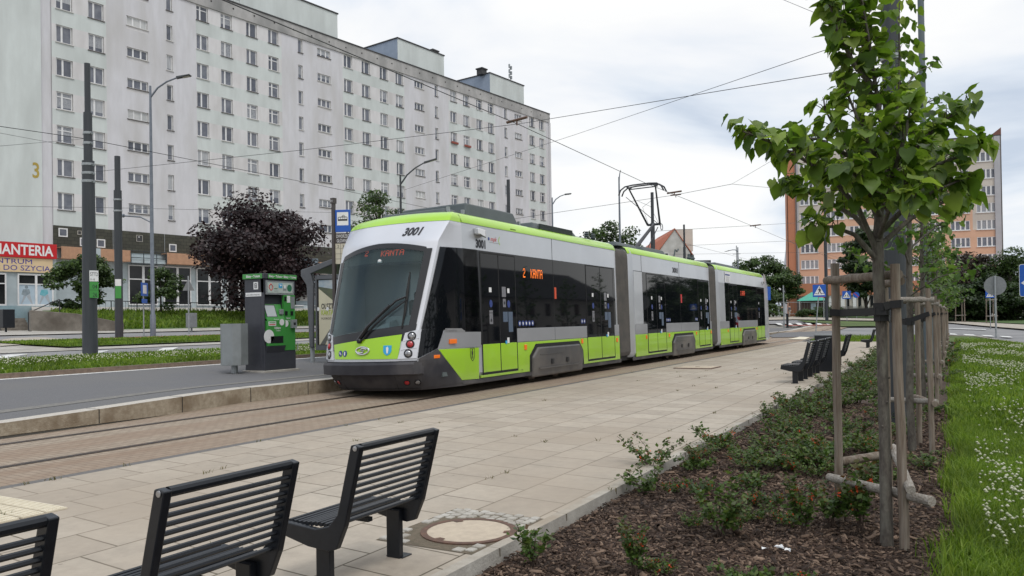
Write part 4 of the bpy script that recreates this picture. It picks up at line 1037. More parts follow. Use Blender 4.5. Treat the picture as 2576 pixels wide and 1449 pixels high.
# bumper, apron
q = tb(); nb = 48
def bp(u, k):
    s_ = -1.06 + 2.12 * u; z = (.50, .52, .70, .745, .745, .50)[k]; o_ = (.01, .13, .14, .11, .0, .0)[k]
    a = max(-1, min(1, s_)); p = nose(a, .62); y = nose(a, .62).y; e = 1 if abs(s_) < 1 else .4
    return Vector((XC + (p.x - XC) * (1 + .04), y - o_ * e + (.12 if abs(s_) > 1 else 0), z))
q.grid(lambda u, v: bp(u, int(round(v * 5))), nb, 5); q.build('bumper', M['skirt'], ns, smooth=True, angle=30)
patch('apron', M['skirt'], lambda u, v: (-1.15 + 2.3 * u, .20 + .56 * v), 40, 6, .012)
for sgn in (1, -1):
    for x_, mt in ((.80, 'red_lens'), (.97, 'clear_lens')):
        c = nose(sgn * x_, .36, .012); nn = (nose(sgn * x_, .36, .05) - nose(sgn * x_, .36, .02)).normalized()
        q = tb(); q.lathe(c, [(.062, 0), (.066, .008), (.052, .008), (.050, .001)], 16, 1, nn); q.lathe(c, [(.048, .0), (.042, .012), (.02, .018)], 14, 0, nn); q.build('fog_lamp', [M[mt] if mt != 'clear_lens' else M['clear_lens'], M['tblack']], ns, smooth=True)
q = tb()
for a, b in ((-.62, -.62), (.62, .62)): q.tube([nose(a, .21, .014), nose(b, .49, .014)], .006, 5)
q.tube([nose(-1 + 2 * i / 30, .245, .014) for i in range(31)], .006, 5); q.build('panel_joint', M['rubber'], ns)
# cab sides (near side from the survey, far side mirrored)
def both(name, mat, pts, nu, nv, off, s0=1.4, z0=1.2, thick=0):
    P = pxp(pts, s0, z0)
    a = patch(name, mat, bil(P), nu, nv, off, thick=thick); patch(name, mat, bil(mir(P)), nu, nv, off, thick=thick); return P
P = both('cab_window', M['tglass'], [(1059.6, 827.5), (1206.5, 834), (1197.4, 628), (1106, 620.5)], 14, 14, .010)
both('cab_black_panel', M['tglass'], [(1050, 902), (1100, 876), (1115.7, 829), (1060, 828)], 8, 8, .0105)
both('dark_wedge', M['skirt'], [(1042, 976), (1165, 962), (1100, 877), (1049, 904)], 12, 10, .0108)
both('cab_skirt', M['skirt'], [(1165, 967), (1208, 962), (1204, 953.5), (1161, 957.5)], 6, 3, .011)
both('grey_panel', M['greyp'], [(1100, 876.5), (1209, 872.4), (1209, 834.5), (1114, 836)], 10, 5, .0125)
both('green_wedge', M['lime'], [(1161, 956), (1204, 952.5), (1203.5, 874.3), (1102.7, 879)], 12, 10, .0135)
both('black_strip', M['tblack'], [(1209.5, 834), (1212.5, 834), (1203, 630), (1198.5, 629)], 2, 12, .013, 2.3, 1.5)
Pq = pxp([(1116, 836.5), (1171, 836), (1160, 826), (1119, 826)], 1.5, 1.2)
patch('name_badge', pm('badge_grey', (.22, .22, .225), rough=.5), bil(Pq), 6, 2, .014)
def nose_text(s, px0, px1, pz, size_z, mat, name, off, shear=0, s0=1.5, bold=0.0, z0=1.2):
    a = npx(*px0, s0, z0); b = npx(*px1, s0, z0); V, Fc = text_geo(s, 1, shear=shear, bold=bold); w_ = max(v[0] for v in V); h_ = max(v[1] for v in V)
    q = tb(); q.add([nose(a[0] + (b[0] - a[0]) * v[0] / w_, a[1] + (b[1] - a[1]) * v[0] / w_ + size_z * v[1] / h_, off) for v in V], Fc); return q.build(name, mat, ns)
nose_text('Tramino', (1118.5, 835), (1148, 834.5), 0, .055, pm('badge_letter', (.13, .13, .135), rough=.5), 'badge_lettering', .017)
nose_text('3001', (1010.5, 593.5), (1057, 590.5), 0, .165, M['mat_ink'], 'fleet_number', .006, .10, .5, .04, 3.2)
q = tb(); a = npx(1136.6, 858.8, 1.5, 1.1); 
for (sx, zx, s2, z2, mt, nm_, of) in ((a[0], a[1], .075, .045, 'orange_lens', 'indicator_lamp', .05), (*npx(1098, 897, 1.4, .8), .06, .032, 'orange_lens', 'side_reflector', .02)):
    for sgn in (1, -1):
        q = tb(); pts = [(sx - s2, zx - z2), (sx + s2, zx - z2), (sx + s2, zx + z2), (sx - s2, zx + z2)]
        q.prism([nose(sgn * u, v, of) for u, v in pts], [nose(sgn * u, v, .005) for u, v in pts]); q.build(nm_, M[mt], ns, bevel=.008)
# shield outline on the green wedge
sh = [(-.5, .55), (.5, .55), (.5, -.12), (.33, -.42), (0, -.62), (-.33, -.42), (-.5, -.12), (-.5, .55)]
a = npx(1187, 891, 1.7, .8)
q = tb(); q.tube([nose(a[0] + x * .16, a[1] + y * .22, .016) for x, y in sh], .006, 5, cap=False)
q.build('city_crest', M['mat_ink'], ns)
q = tb()
for pts in ([(-.10, .3), (.1, .3), (.14, .42), (0, .5), (-.14, .42)], [(-.18, .28), (.2, .26), (.16, -.05), (-.14, -.05)], [(-.12, -.05), (-.02, -.05), (-.05, -.4), (-.18, -.4)], [(.03, -.05), (.13, -.05), (.2, -.4), (.05, -.4)], [(-.33, .3), (-.28, .3), (-.28, -.42), (-.33, -.42)]):
    q.poly([nose(a[0] + x * .16, a[1] + y * .22, .0155) for x, y in pts])
q.build('crest_figure', M['mat_ink'], ns)
# badges on the bonnet
def front_shape(px, py, pts, mat, name, kx, kz, off=.026):
    a = npx(px, py, .3, .9); q = tb(); q.prism([nose(a[0] + x * kx, a[1] + y * kz, off + .004) for x, y in pts], [nose(a[0] + x * kx, a[1] + y * kz, off - .003) for x, y in pts]); return q.build(name, M[mat], ns)
circ = [(math.cos(t * math.pi / 9), math.sin(t * math.pi / 9)) for t in range(18)]
front_shape(975.6, 881.5, [(x, y) for x, y in sh[:-1]], 'decal_sky', 'shield_badge', .14, .16); front_shape(975.6, 881.5, [(-.15, .3), (.05, .42), (.15, .2), (.1, -.35), (-.05, -.4), (-.12, 0)], 'sign_white', 'shield_figure', .14, .16, .032)
for x_ in (859.5, 870.5): front_shape(x_, 890, circ, 'decal_blue', 'pictogram', .050, .058)
front_shape(859.5, 890, [(-.35, .5), (-.1, .5), (0, 0), (.4, 0), (.55, -.5), (.35, -.55), (.2, -.2), (-.3, -.25)], 'sign_white', 'pictogram_figure', .05, .058, .032)
front_shape(870.5, 890, [(-.25, .3), (0, .65), (.25, .3), (.2, -.65), (-.2, -.65)], 'sign_white', 'pictogram_figure', .05, .058, .032)
a = npx(914, 883, .1, .9); q = tb()
q.tube([nose(a[0] + .135 * math.cos(t), a[1] + .072 * math.sin(t), .030) for t in [i * math.pi / 12 for i in range(25)]], .017, 7, cap=False)
q.tube([nose(a[0] + x * .12, a[1] + y * .06, .034) for x, y in ((.75, .35), (.35, .65), (-.15, .55), (-.35, .2), (.3, -.2), (.15, -.55), (-.35, -.65), (-.75, -.35))], .016, 7)
q.build('maker_emblem', M['chrome'], ns, smooth=True)
# destination display behind the windscreen, camera lens, cab interior
q = tb(); q.grid(lambda u, v: nose(-.80 + 1.6 * u, 2.66 + .26 * v, -.05), 20, 2); disp = q.build('destination_display', pm('display_panel', (.055, .065, .06), rough=.4), ns)
a0 = npx(956, 634, .0, 2.8); a1 = npx(1014, 632, .3, 2.8); ks = (a1[0] - a0[0]) / 29
dots(disp, 'KANTA', 0, 0, 0, M['led_dim'], mapfn=lambda a, b: nose(a0[0] + a * ks, a0[1] - .075 + b * .0165, -.042))
b0 = npx(915, 634, -.4, 2.8); dots(disp, '2', 0, 0, 0, M['led_dim'], mapfn=lambda a, b: nose(b0[0] + a * ks, b0[1] - .075 + b * .0165, -.042))
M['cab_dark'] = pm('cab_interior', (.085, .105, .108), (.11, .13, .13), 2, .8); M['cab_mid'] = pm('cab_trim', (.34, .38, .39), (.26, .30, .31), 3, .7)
q = tb(); q.grid(lambda u, v: nose(-.88 + 1.76 * u, 1.22 + .0 * v + .10 * (u), -.08) + Vector((0, .75 * v, .10 * math.sin(v * 3))), 20, 6); q.build('dashboard', M['cab_mid'], ns, smooth=True)
q = tb(); q.box(XC - 1.15, XC + 1.15, 14.0, 14.06, .4, 3.5); q.box(XC - 1.2, XC + 1.2, 12.6, 14.0, .42, .5); q.build('cab_bulkhead', M['cab_dark'], ns)
q = tb(); q.box(XC - .35, XC + .45, 13.97, 13.995, 1.35, 2.3, 0); q.box(XC - 1.05, XC - .5, 13.97, 13.995, 1.3, 2.45, 0); q.box(XC + .6, XC + 1.05, 13.97, 13.995, 1.4, 2.0, 1); q.build('bulkhead_window', [M['cab_mid'], M['tblack']], ns)  # pale opaque panes: the sky showing through is put into their colour
q = tb(); q.box(XC - .05, XC + .45, 13.25, 13.38, 1.1, 1.95); q.box(XC - .05, XC + .45, 12.9, 13.35, 1.0, 1.12); q.box(XC + .08, XC + .32, 13.26, 13.36, 1.95, 2.12); q.build('driver_seat', M['tblack'], ns, bevel=.05)
q = tb(); q.box(XC - .25, XC + .4, 12.75, 12.95, 1.38, 1.62); q.prism([(XC - .45, 12.5, 1.36), (XC + .1, 12.42, 1.36), (XC + .05, 12.5, 1.5)], [(XC - .5, 12.75, 1.36), (XC + .1, 12.75, 1.36), (XC + .05, 12.7, 1.55)]); q.build('driver_console', M['cab_mid'], ns)
a = npx(955, 658, 0, 2.6); q = tb(); q.lathe(nose(a[0], a[1], -.03), [(.05, 0), (.055, .03), (.03, .04)], 14, 0, (0, -1, 0)); q.build('dash_camera', M['sign_white'], ns, smooth=True)
# wiper with two arms and the blade
def wp(x, y, off=.05): return nose(*npx(x, y, .3, 1.7), off)
q = tb()
q.tube([wp(906, 858), wp(935, 822, .07), wp(1000, 760, .08), wp(1025, 749, .07)], .021, 6); q.tube([wp(915, 857), wp(950, 818, .07), wp(1012, 768, .08), wp(1026, 757, .07)], .016, 6); q.tube([wp(903, 858), wp(930, 826, .08), wp(985, 772, .09)], .028, 6)
q.lathe(wp(908, 858, .02), [(.05, 0), (.05, .05), (.03, .07)], 12, 0, (0, -1, 0))
wi = q.build('wiper', M['tblack'], ns)
q = tb(); q.tube([wp(1032.5, 686, .03), wp(1027, 735, .05), wp(1020, 790, .05), wp(1011.5, 827, .03)], [.012, .03, .026, .012], 6); q.build('wiper_blade', M['rubber'], wi)
# --- roof equipment
def rbox(par, name, y0, y1, hw_, z0, z1, mat='roofgear', bev=.04):
    q = tb(); q.prism([(XC - hw_, y0, z0), (XC + hw_, y0, z0), (XC + hw_ * .9, y0 + .12, z1), (XC - hw_ * .9, y0 + .12, z1)], [(XC - hw_, y1, z0), (XC + hw_, y1, z0), (XC + hw_ * .9, y1 - .12, z1), (XC - hw_ * .9, y1 - .12, z1)]); return q.build(name, M[mat], par, bevel=bev)
rbox(h1, 'roof_rail', 13.35, 14.0, .85, 3.66, 3.80); rbox(h1, 'roof_box', 14.1, 16.4, .92, 3.67, 3.99); rbox(h1, 'roof_box', 14.6, 15.3, .3, 3.99, 4.08)
rbox(h1, 'roof_box', 16.9, 19.4, 1.04, 3.67, 3.85); rbox(h1, 'roof_box', 19.6, 21.5, .9, 3.67, 3.76)
q = tb(); q.grid(lambda u, v: (XC + 1.045 - .02 * v, 17.2 + 1.9 * u, 3.69 + .13 * v), 1, 1)
for k in range(8): q.box(XC + 1.01, XC + 1.05, 17.2, 19.1, 3.69 + k * .017, 3.698 + k * .017, 1)
q.build('roof_grille', [M['groove'], M['roofgear']], h1)
for y in (13.5, 14.05, 16.5): q = tb(); q.box(XC + .80, XC + .86, y, y + .06, 3.66, 3.82); q.build('roof_bracket', M['galv'], h1)
for y in (20.7, 21.15): q = tb(); q.lathe((XC + .75, y, 3.8), [(.06, 0), (.08, .03), (.05, .06), (.08, .09), (.05, .12), (.06, .16)], 10); q.build('insulator', M['roofgear'], h1)
rbox(h2, 'roof_box', 22.4, 24.2, 1.0, 3.68, 3.82); rbox(h2, 'roof_box', 24.9, 27.2, .95, 3.68, 3.86); rbox(h2, 'roof_box', 27.6, 28.4, .7, 3.68, 3.80)
q = tb(); q.tube([(XC + .8, 28.5, 3.7), (XC + .8, 28.7, 4.0), (XC + .8, 28.9, 3.95), (XC + .8, 29.1, 4.05)], .03, 6); q.build('roof_cable', M['roofgear'], h2)
for y in (30.6, 31.1): q = tb(); q.lathe((XC + .75, y, 3.67), [(.08, 0), (.1, .05), (.06, .1), (.1, .15), (.06, .2), (.05, .3)], 10); q.build('insulator', M['roofgear'], h2)
rbox(h3, 'roof_box', 31.9, 33.6, .95, 3.70, 3.80); rbox(h3, 'roof_box', 34.0, 38.0, .95, 3.68, 3.84)
# --- pantograph
pg = MB(TO); ZP = 6.34; YP = 27.6
M['panto'] = pm('pantograph_steel', (.035, .037, .045), (.05, .05, .055), 8, .5, metal=.3)
q = tb()
for dy in (-.16, .16):
    q.tube([(XC - .84 * 1.02, YP + dy, ZP - .30), (XC - .84 * .92, YP + dy, ZP - .12), (XC - .84 * .72, YP + dy, ZP - .01), (XC - .3, YP + dy, ZP + .02), (XC + .3, YP + dy, ZP + .02), (XC + .84 * .72, YP + dy, ZP - .01), (XC + .84 * .92, YP + dy, ZP - .12), (XC + .84 * 1.02, YP + dy, ZP - .30)], .028, 6)
q.tube([(XC - .52, YP, ZP - .10), (XC + .52, YP, ZP - .10)], .02, 6)
for x in (-.5, .5): q.bar((XC + x, YP - .2, ZP - .05), (XC + x, YP + .2, ZP - .05), .05, .06)
pa = q.build('pantograph', M['panto'], tram)
q = tb(); K = (XC, 28.75, 5.02)
q.tube([(XC - .24, K[1], K[2]), (XC + .24, K[1], K[2])], .045, 8)
for sg in (-1, 1): q.tube([(XC + sg * .24, K[1], K[2]), (XC + sg * .50, YP + .02, ZP - .10)], [.04, .028], 7); q.tube([(XC + sg * .20, K[1], K[2]), (XC + sg * .15, 28.0, 5.6), (XC - sg * .3, YP + .3, ZP - .5)], .006, 4)
q.build('upper_arm', M['panto'], pa)
q = tb(); q.tube([(XC, 26.3, 3.80), (XC, K[1], K[2])], [.075, .055], 10); q.tube([(XC + .12, 27.2, 3.75), (XC + .12, K[1] + .1, K[2] - .1)], .018, 6); q.tube([(XC + .3, K[1] - .05, K[2] - .1), (XC - .66, YP + .06, ZP - .35)], .012, 5)
q.build('lower_arm', M['panto'], pa)
q = tb(); q.tube([(XC + .3, K[1] + .0 + .12 * math.cos(t), K[2] - .12 + .12 * math.sin(t)) for t in [i * math.pi / 8 for i in range(17)]], .014, 5, cap=False); q.build('spring_ring', M['panto'], pa)
# underframe, wheels in the dark
q = tb(); q.box(XC - 1.05, XC + 1.05, 13.2, 43.5, .22, .5); q.build('underframe', M['rubber'], tram)
for yc_ in (16.9, 18.2, 27.2, 28.5, 37.6, 38.9):
    for X in (-8.97, -10.47): q = tb(); q.lathe((X, yc_, .31), [(.28, -.06), (.28, .06), (.1, .07)], 18, 0, (1, 0, 0)); q.build('wheel', M['rail'], tram)
# ------------------------------------------------------------------ benches
def bench_parts(t):
    W = .71
    prof = [(0, .815), (.045, .805), (-.07, .37), (-.13, .24), (-.19, .222), (-.335, .232), (-.53, .275), (-.515, .352), (-.28, .335), (-.185, .36), (-.12, .43), (-.02, .81)]
    for y in (0, W):
        q = MB(); q.prism([(x, y - .02, z) for x, z in prof], [(x, y + .02, z) for x, z in prof])
        sp_ = q.build('side_plate', M['anthracite'], t, bevel=.006)
        q = MB(); q.lathe((.012, y + (-.021 if y == 0 else .021), .795), [(.014, 0), (.014, .003), (.006, .004)], 10, 0, (0, -1 if y == 0 else 1, 0)); q.build('bolt', M['bolt'], sp_)
        q = MB(); q.box(-.315, -.215, y - .02 + (.042 if y == 0 else -.042), y + .02 + (.042 if y == 0 else -.042), .0, .30); q.box(-.33, -.20, y - .05, y + .05, 0, .008)
        q.build('leg', M['anthracite'], t, bevel=.005)
    q = MB(); q.tube([(.012, .02, .795), (.012, W - .02, .795)], .023, 10)
    for k in range(10):
        f = k / 9.6; x = .012 - .118 * (f + .06); z = .735 - .375 * f * 1.0
        q.tube([(x, .02, z), (x, W - .02, z)], .0115, 7)
    q.build('backrest', M['anthracite'], t, smooth=True)
    q = MB()
    for k in range(10):
        x = -.21 - k * .033; z = .347 + .004 * math.sin(k * .7); q.tube([(x, .02, z), (x, W - .02, z)], .0135, 7)
    q.build('seat', M['anthracite'], t, smooth=True)
    q = MB(); q.box(-.50, -.20, .335, .375, .30, .325); q.build('brace', M['anthracite'], t)
GB = 'anthracite slatted metal benches along the planting bed'
b1 = thing('bench', 'dark metal slatted bench beside the round manhole, farthest of the three in the foreground', 'bench', (-2.815, 3.31, .012), 0, GB); bench_parts(b1)
def bench_copy(x, y, rz, label):
    c = copy_tree(b1); c.location = (x, y, .012); c.rotation_euler.z = rz; c['label'] = label; return c
bench_copy(-2.80, 2.105, 0, 'dark metal slatted bench in the middle of the three foreground benches')
bench_copy(-2.79, .93, 0, 'dark metal slatted bench cut off by the lower left corner of the view')
fb1 = bench_copy(-2.76, 18.0, 0, 'first of three dark benches standing in file before the dark waste box')
fb2 = bench_copy(-2.76, 19.3, 0, 'middle one of the three dark benches in file before the dark waste box')
fb3 = bench_copy(-2.78, 20.6, 0, 'dark bench right in front of the dark waste box with pale lid')
fb4 = bench_copy(-2.70, 24.3, 0, 'dark bench seen between the tree stake and the trunk, past the dark waste box')
bench_copy(-3.15, 38.2, R(0), 'farthest dark bench at the end of the stop, half behind the linden trunk')
for b_ in (fb1, fb2, fb3, fb4): b_.scale = (1.12, 1.12, 1.12)
wb = thing('waste_box', 'dark square waste box with pale lid behind the row of far benches', 'bin', (-3.0, 22.0, .01))
q = MB(); q.box(-.23, .23, 0, .5, 0, .93); q.build('box_body', M['anthracite'], wb, bevel=.012)
q = MB(); q.box(-.24, .24, -.01, .51, .93, .97); q.build('lid', M['sign_back'], wb, bevel=.008)
# ------------------------------------------------------------------ manhole, slab cover, tactile things
mh = thing('manhole_cover', 'round manhole cover with rusty rim and sandy concrete fill, ringed by setts', 'manhole', (-2.98, 4.68, .012))
q = MB(); n_ = 40
def ringm(r0, r1, z, mi=0):
    A = [(r0 * math.cos(2 * math.pi * k / n_), r0 * math.sin(2 * math.pi * k / n_), z) for k in range(n_)]; B = [(r1 * math.cos(2 * math.pi * k / n_), r1 * math.sin(2 * math.pi * k / n_), z) for k in range(n_)]
    q.add(A + B, [(k, (k + 1) % n_, n_ + (k + 1) % n_, n_ + k) for k in range(n_)], mi)
M['rust'] = pm('rusty_iron', (.16, .085, .055), (.10, .06, .045), 20, .7, metal=.3, bump=.2)
M['fill'] = pm('sandy_concrete', (.50, .42, .32), (.42, .35, .27), 14, .9, bump=.2, bscale=80)
ringm(.29, .335, .012); q.add([(.335 * math.cos(2 * math.pi * k / n_), .335 * math.sin(2 * math.pi * k / n_), z) for z in (0, .012) for k in range(n_)], [(k, (k + 1) % n_, n_ + (k + 1) % n_, n_ + k) for k in range(n_)])
for a_ in (0.3, 2.4, 4.5): q.add([(.29 * math.cos(a_ - .13), .29 * math.sin(a_ - .13), .0125), (.29 * math.cos(a_ + .13), .29 * math.sin(a_ + .13), .0125), (.25 * math.cos(a_ + .1), .25 * math.sin(a_ + .1), .0125), (.25 * math.cos(a_ - .1), .25 * math.sin(a_ - .1), .0125)], [(0, 1, 2, 3)])
q.build('rim', M['rust'], mh)
q = MB(); q.poly([(.295 * math.cos(2 * math.pi * k / n_), .295 * math.sin(2 * math.pi * k / n_), .009) for k in range(n_)]); q.build('lid', M['fill'], mh)
q = MB(); rr = random.Random(5)
for i in range(13):
    for j in range(12):
        x, y = -.41 + i * .074, -.40 + j * .080 + (i % 2) * .03
        if .375 < math.hypot(x + .04, y + .04) and x < .29:
            x += rr.uniform(-.006, .006); y += rr.uniform(-.006, .006); s_ = rr.uniform(.037, .043); h_ = .008 + rr.uniform(0, .009)
            P = [(x + s_ * math.cos(a_ + rr.uniform(-.15, .15)) * 1.12, y + s_ * math.sin(a_) * 1.2, h_) for a_ in (.7, 2.3, 3.9, 5.5)]
            q.prism([(a, b, h_) for a, b, c in P], [(a * 1.0, b, -.01) for a, b, c in P])
so_ = q.build('sett_ring', pm('granite_sett', (.40, .375, .33), (.27, .245, .205), 9, .85, bump=.4, bscale=60, c3=(.47, .45, .41), s3=5), mh, bevel=.008)
q = MB(); q.quad((-.455, -.45, .003), (.312, -.45, .003), (.312, .54, .003), (-.455, .54, .003)); q.build('sett_joint', pm('joint_soil', (.15, .115, .08), (.10, .085, .055), 30, .95, bump=.4), mh)
mh2 = thing('access_cover', 'flat square concrete access cover set in the paving near the second tram section', 'manhole', at(1755, 925, .012))
q = MB(); q.box(-.55, .55, -.55, .55, .0, .018); q.build('frame', M['rust'], mh2); q = MB(); q.box(-.50, .50, -.50, .50, .018, .026); q.build('lid', M['fill'], mh2)
q = MB(); q.box(-.06, .06, -.03, .03, .026, .032); q.build('handle', M['rust'], mh2)
# ------------------------------------------------------------------ ticket machine
tm = thing('ticket_machine', 'dark grey and green ticket machine on the platform left of the tram', 'ticket machine', (-14.35, 13.05, .35))
M['tm_dark'] = pm('machine_charcoal', (.035, .037, .048), (.045, .047, .058), 4, .5, bump=.03, bscale=200)
M['tm_green'] = pm('machine_green', (.045, .25, .045), (.05, .28, .055), 2, .45)
M['screen'] = pm('screen_grey', (.38, .42, .43), rough=.12)
WX, WY, HT = .62, .98, 2.28
q = MB(); q.box(0, WX - .10, 0, WY, .06, HT - .12, 0); q.box(WX - .10, WX, 0, WY, .06, .86); q.box(WX - .10, WX, 0, .03, .86, HT - .12); q.box(WX - .10, WX - .0, .0, WY, 1.83, HT - .12)
q.box(WX - .10, WX - .04, .60, WY, .86, 1.83); q.build('cabinet', M['tm_dark'], tm, bevel=.012)
q = MB(); q.box(-.06, WX + .06, -.06, WY + .06, 0, .06); q.build('base_slab', M['concrete'], tm, bevel=.01)
q = MB(); q.box(-.03, WX + .03, -.03, WY + .03, HT - .12, HT); q.build('roof_cap', M['tm_dark'], tm, bevel=.01)
q = MB(); q.box(-.02, WX - .02, -.036, -.03, HT - .115, HT - .005); q.box(WX + .03, WX + .036, .10, WY + .02, HT - .115, HT - .005); hb = q.build('header_strip', M['tm_green'], tm)
q = MB(); text_on(q, 'Bilety • Tickets', (.10, -.039, HT - .085), (1, 0, 0), (0, 0, 1), .075, width=.44, bold=.002); text_on(q, 'Bilety • Tickets • Bilety • Tickets', (WX + .039, .12, HT - .085), (0, 1, 0), (0, 0, 1), .075, width=.86, bold=.002); q.build('header_lettering', M['sign_white'], hb)
q = MB(); q.box(WX - .01, WX + .012, .05, WY - .05, 1.80, 2.12, 0); q.box(WX + .010, WX + .016, .10, WY - .10, 1.84, 2.08, 1); pn = q.build('logo_panel', [M['galv'], pm('panel_pale', (.46, .52, .48), (.42, .48, .44), 4, .4)], tm)
q = MB(); x = WX + .018
q.tube([(x, .20 + .06 * math.cos(t) ** 3 * 1.0 + 0, 1.97 + .08 * math.sin(t)) for t in [i * math.pi / 8 for i in range(17)]], .008, 5, 0, False)
q.box(x - .003, x + .002, .44, .55, 1.96, 2.06, 1); q.poly([(x + .003, .45, 2.04), (x + .003, .50, 1.99), (x + .003, .54, 2.03)], 4); q.box(x - .003, x + .002, .58, .68, 1.90, 2.0, 2); q.box(x - .003, x + .003, .60, .66, 1.95, 2.02, 4); q.disc((x - .003, .78, 1.96), (1, 0, 0), .075, 16, 3, .005, 1.1)
q.box(x - .003, x + .002, .30, .40, 1.93, 1.945, 3); q.box(x - .003, x + .002, .30, .42, 1.88, 1.89, 2)
q.build('partner_logo', [M['sign_red'], M['decal_sky'], M['galv'], pm('logo_green', (.03, .16, .08), rough=.4), M['sign_white']], pn)
q = MB(); q.prism([(WX - .10, .05, 1.30), (WX - .12, .05, 1.55), (WX - .12, .58, 1.55), (WX - .10, .58, 1.30)], [(WX + .06, .05, 1.20), (WX - .08, .05, 1.58), (WX - .08, .58, 1.58), (WX + .06, .58, 1.20)])
q.build('screen_housing', M['tm_green'], tm)
def slope(y, k): return (WX + .06 - .14 * k + .006, y, 1.20 + .38 * k)
q = MB(); q.quad(slope(.07, .25), slope(.36, .25), slope(.36, .92), slope(.07, .92)); q.build('screen', M['screen'], tm)
q = MB(); q.quad(slope(.05, .22), slope(.38, .22), slope(.38, .97), slope(.05, .97)); o = q.build('screen_frame', M['tblack'], tm); o.location.x -= .003
q = MB(); a, b = slope(.44, .35), slope(.56, .7); q.box(a[0] - .02, a[0] + .03, .45, .56, 1.34, 1.46); q.build('card_reader', M['galv'], tm, bevel=.008)
q = MB(); q.box(WX - .04, WX + .06, .05, .60, .62, 1.20); fp = q.build('front_panel', M['tm_green'], tm, bevel=.004)
q = MB(); q.box(WX - .06, WX + .01, .60, WY - .02, .50, 1.80); cp = q.build('pay_panel', M['tm_green'], tm, bevel=.004)
q = MB(); q.prism([(WX, .05, .46), (WX, .60, .46), (WX + .06, .60, .62), (WX + .06, .05, .62)], [(WX - .05, .05, .46), (WX - .05, .60, .46), (WX - .05, .60, .62), (WX - .05, .05, .62)]); q.build('tray_apron', M['tm_dark'], tm)
q = MB(); q.box(WX + .055, WX + .063, .13, .52, .68, .84, 0); q.build('ticket_slot', [M['tblack']], tm)
q = MB(); x = WX + .062
q.disc((x, .08, .84), (1, 0, 0), .155, 24, 0, .001); q.disc((x, .48, 1.16), (1, 0, 0), .075, 20, 0, .001)
q.disc((WX + .012, .66, .98 + .15), (1, 0, 0), .08, 20, 0, .001)
q.build('white_spot', M['sign_white'], fp)
q = MB(); text_on(q, 'Odbierz', (x + .004, .24, 1.01), (0, 1, 0), (0, 0, 1), .065, width=.20, bold=.002); text_on(q, 'Collect', (x + .004, .29, .955), (0, 1, 0), (0, 0, 1), .05, width=.14); text_on(q, 'Wybierz', (WX + .068, .22, 1.215), (0, 1, 0), (0, 0, 1), .04, width=.17); text_on(q, 'Zapłać', (WX + .013, .66, 1.24), (0, 1, 0), (0, 0, 1), .055, width=.15); text_on(q, 'Pay', (WX + .013, .72, 1.18), (0, 1, 0), (0, 0, 1), .045, width=.08); q.build('panel_lettering', M['sign_white'], fp)
q = MB(); q.box(WX + .060, WX + .064, .07, .30, 1.08, 1.18, 0); q.box(WX + .062, WX + .066, .09, .28, 1.14, 1.16, 1); q.box(WX + .062, WX + .066, .09, .28, 1.10, 1.12, 2); q.build('notice', [M['sign_white'], M['tm_green'], M['sign_red']], fp)
q = MB(); q.box(WX + .008, WX + .016, .62, .68, 1.65, 1.76, 0); q.box(WX + .008, WX + .016, .70, .80, 1.62, 1.78, 1); q.box(WX + .008, WX + .02, .82, .94, 1.48, 1.76, 2); q.box(WX + .008, WX + .02, .63, .71, 1.32, 1.42, 0); q.box(WX + .008, WX + .02, .81, .89, 1.32, 1.42, 0)
q.build('slot_group', [M['tblack'], M['sign_white'], M['galv']], cp)
q = MB(); q.box(WX + .008, WX + .08, .80, .95, 1.02, 1.22); q.box(WX + .078, WX + .084, .84, .91, 1.09, 1.15, 1); q.build('pin_pad', [M['galv'], M['tblack']], cp, bevel=.008)
q = MB(); q.tube([(WX + .02, WY + .01, .50), (WX + .05, WY + .01, .50), (WX + .05, WY + .01, .66), (WX + .02, WY + .01, .66)], .012, 6); q.build('lock_handle', M['galv'], tm)
q = MB(); q.box(.30, .44, -.008, 0, 1.92, 2.09, 0); q.box(.335, .405, -.011, -.007, 1.95, 2.06, 1); q.box(.355, .395, -.013, -.010, 1.965, 1.985, 0); q.box(.355, .395, -.013, -.010, 2.0, 2.01, 0); q.box(.355, .395, -.013, -.010, 2.025, 2.045, 0); q.box(.04, .54, -.008, 0, 1.76, 1.85, 0)
text_on(q, 'www.zdzit.olsztyn.eu', (.07, -.0095, 1.785), (1, 0, 0), (0, 0, 1), .05, mi=1, width=.42); q.build('owner_plate', [M['sign_white'], M['mat_ink']], tm)
# ------------------------------------------------------------------ grey bin in front of it
lb = thing('litter_bin', 'grey eight-sided metal litter bin on a short post beside the ticket machine', 'bin', (-14.2, 12.60, .34), R(12))
q = MB(); oc = [(.27, -.13), (.14, -.25), (-.14, -.25), (-.27, -.13), (-.27, .13), (-.14, .25), (.14, .25), (.27, .13)]
q.prism([(a, b, .22) for a, b in oc], [(a, b, 1.15) for a, b in oc]); q.build('bin_body', pm('bin_grey', (.24, .26, .265), (.20, .215, .22), 3, .55, c3=(.17, .18, .18), s3=1.5), lb, bevel=.006)
q = MB(); q.prism([(a * .8, b * .8, 1.151) for a, b in oc], [(a * .8, b * .8, 1.154) for a, b in oc]); q.build('opening', M['groove'], lb)
q = MB(); q.tube([(0, 0, 0), (0, 0, .24)], .07, 10); q.lathe((0, 0, 0), [(.18, 0), (.18, .008)], 12); q.build('post', M['galv'], lb)
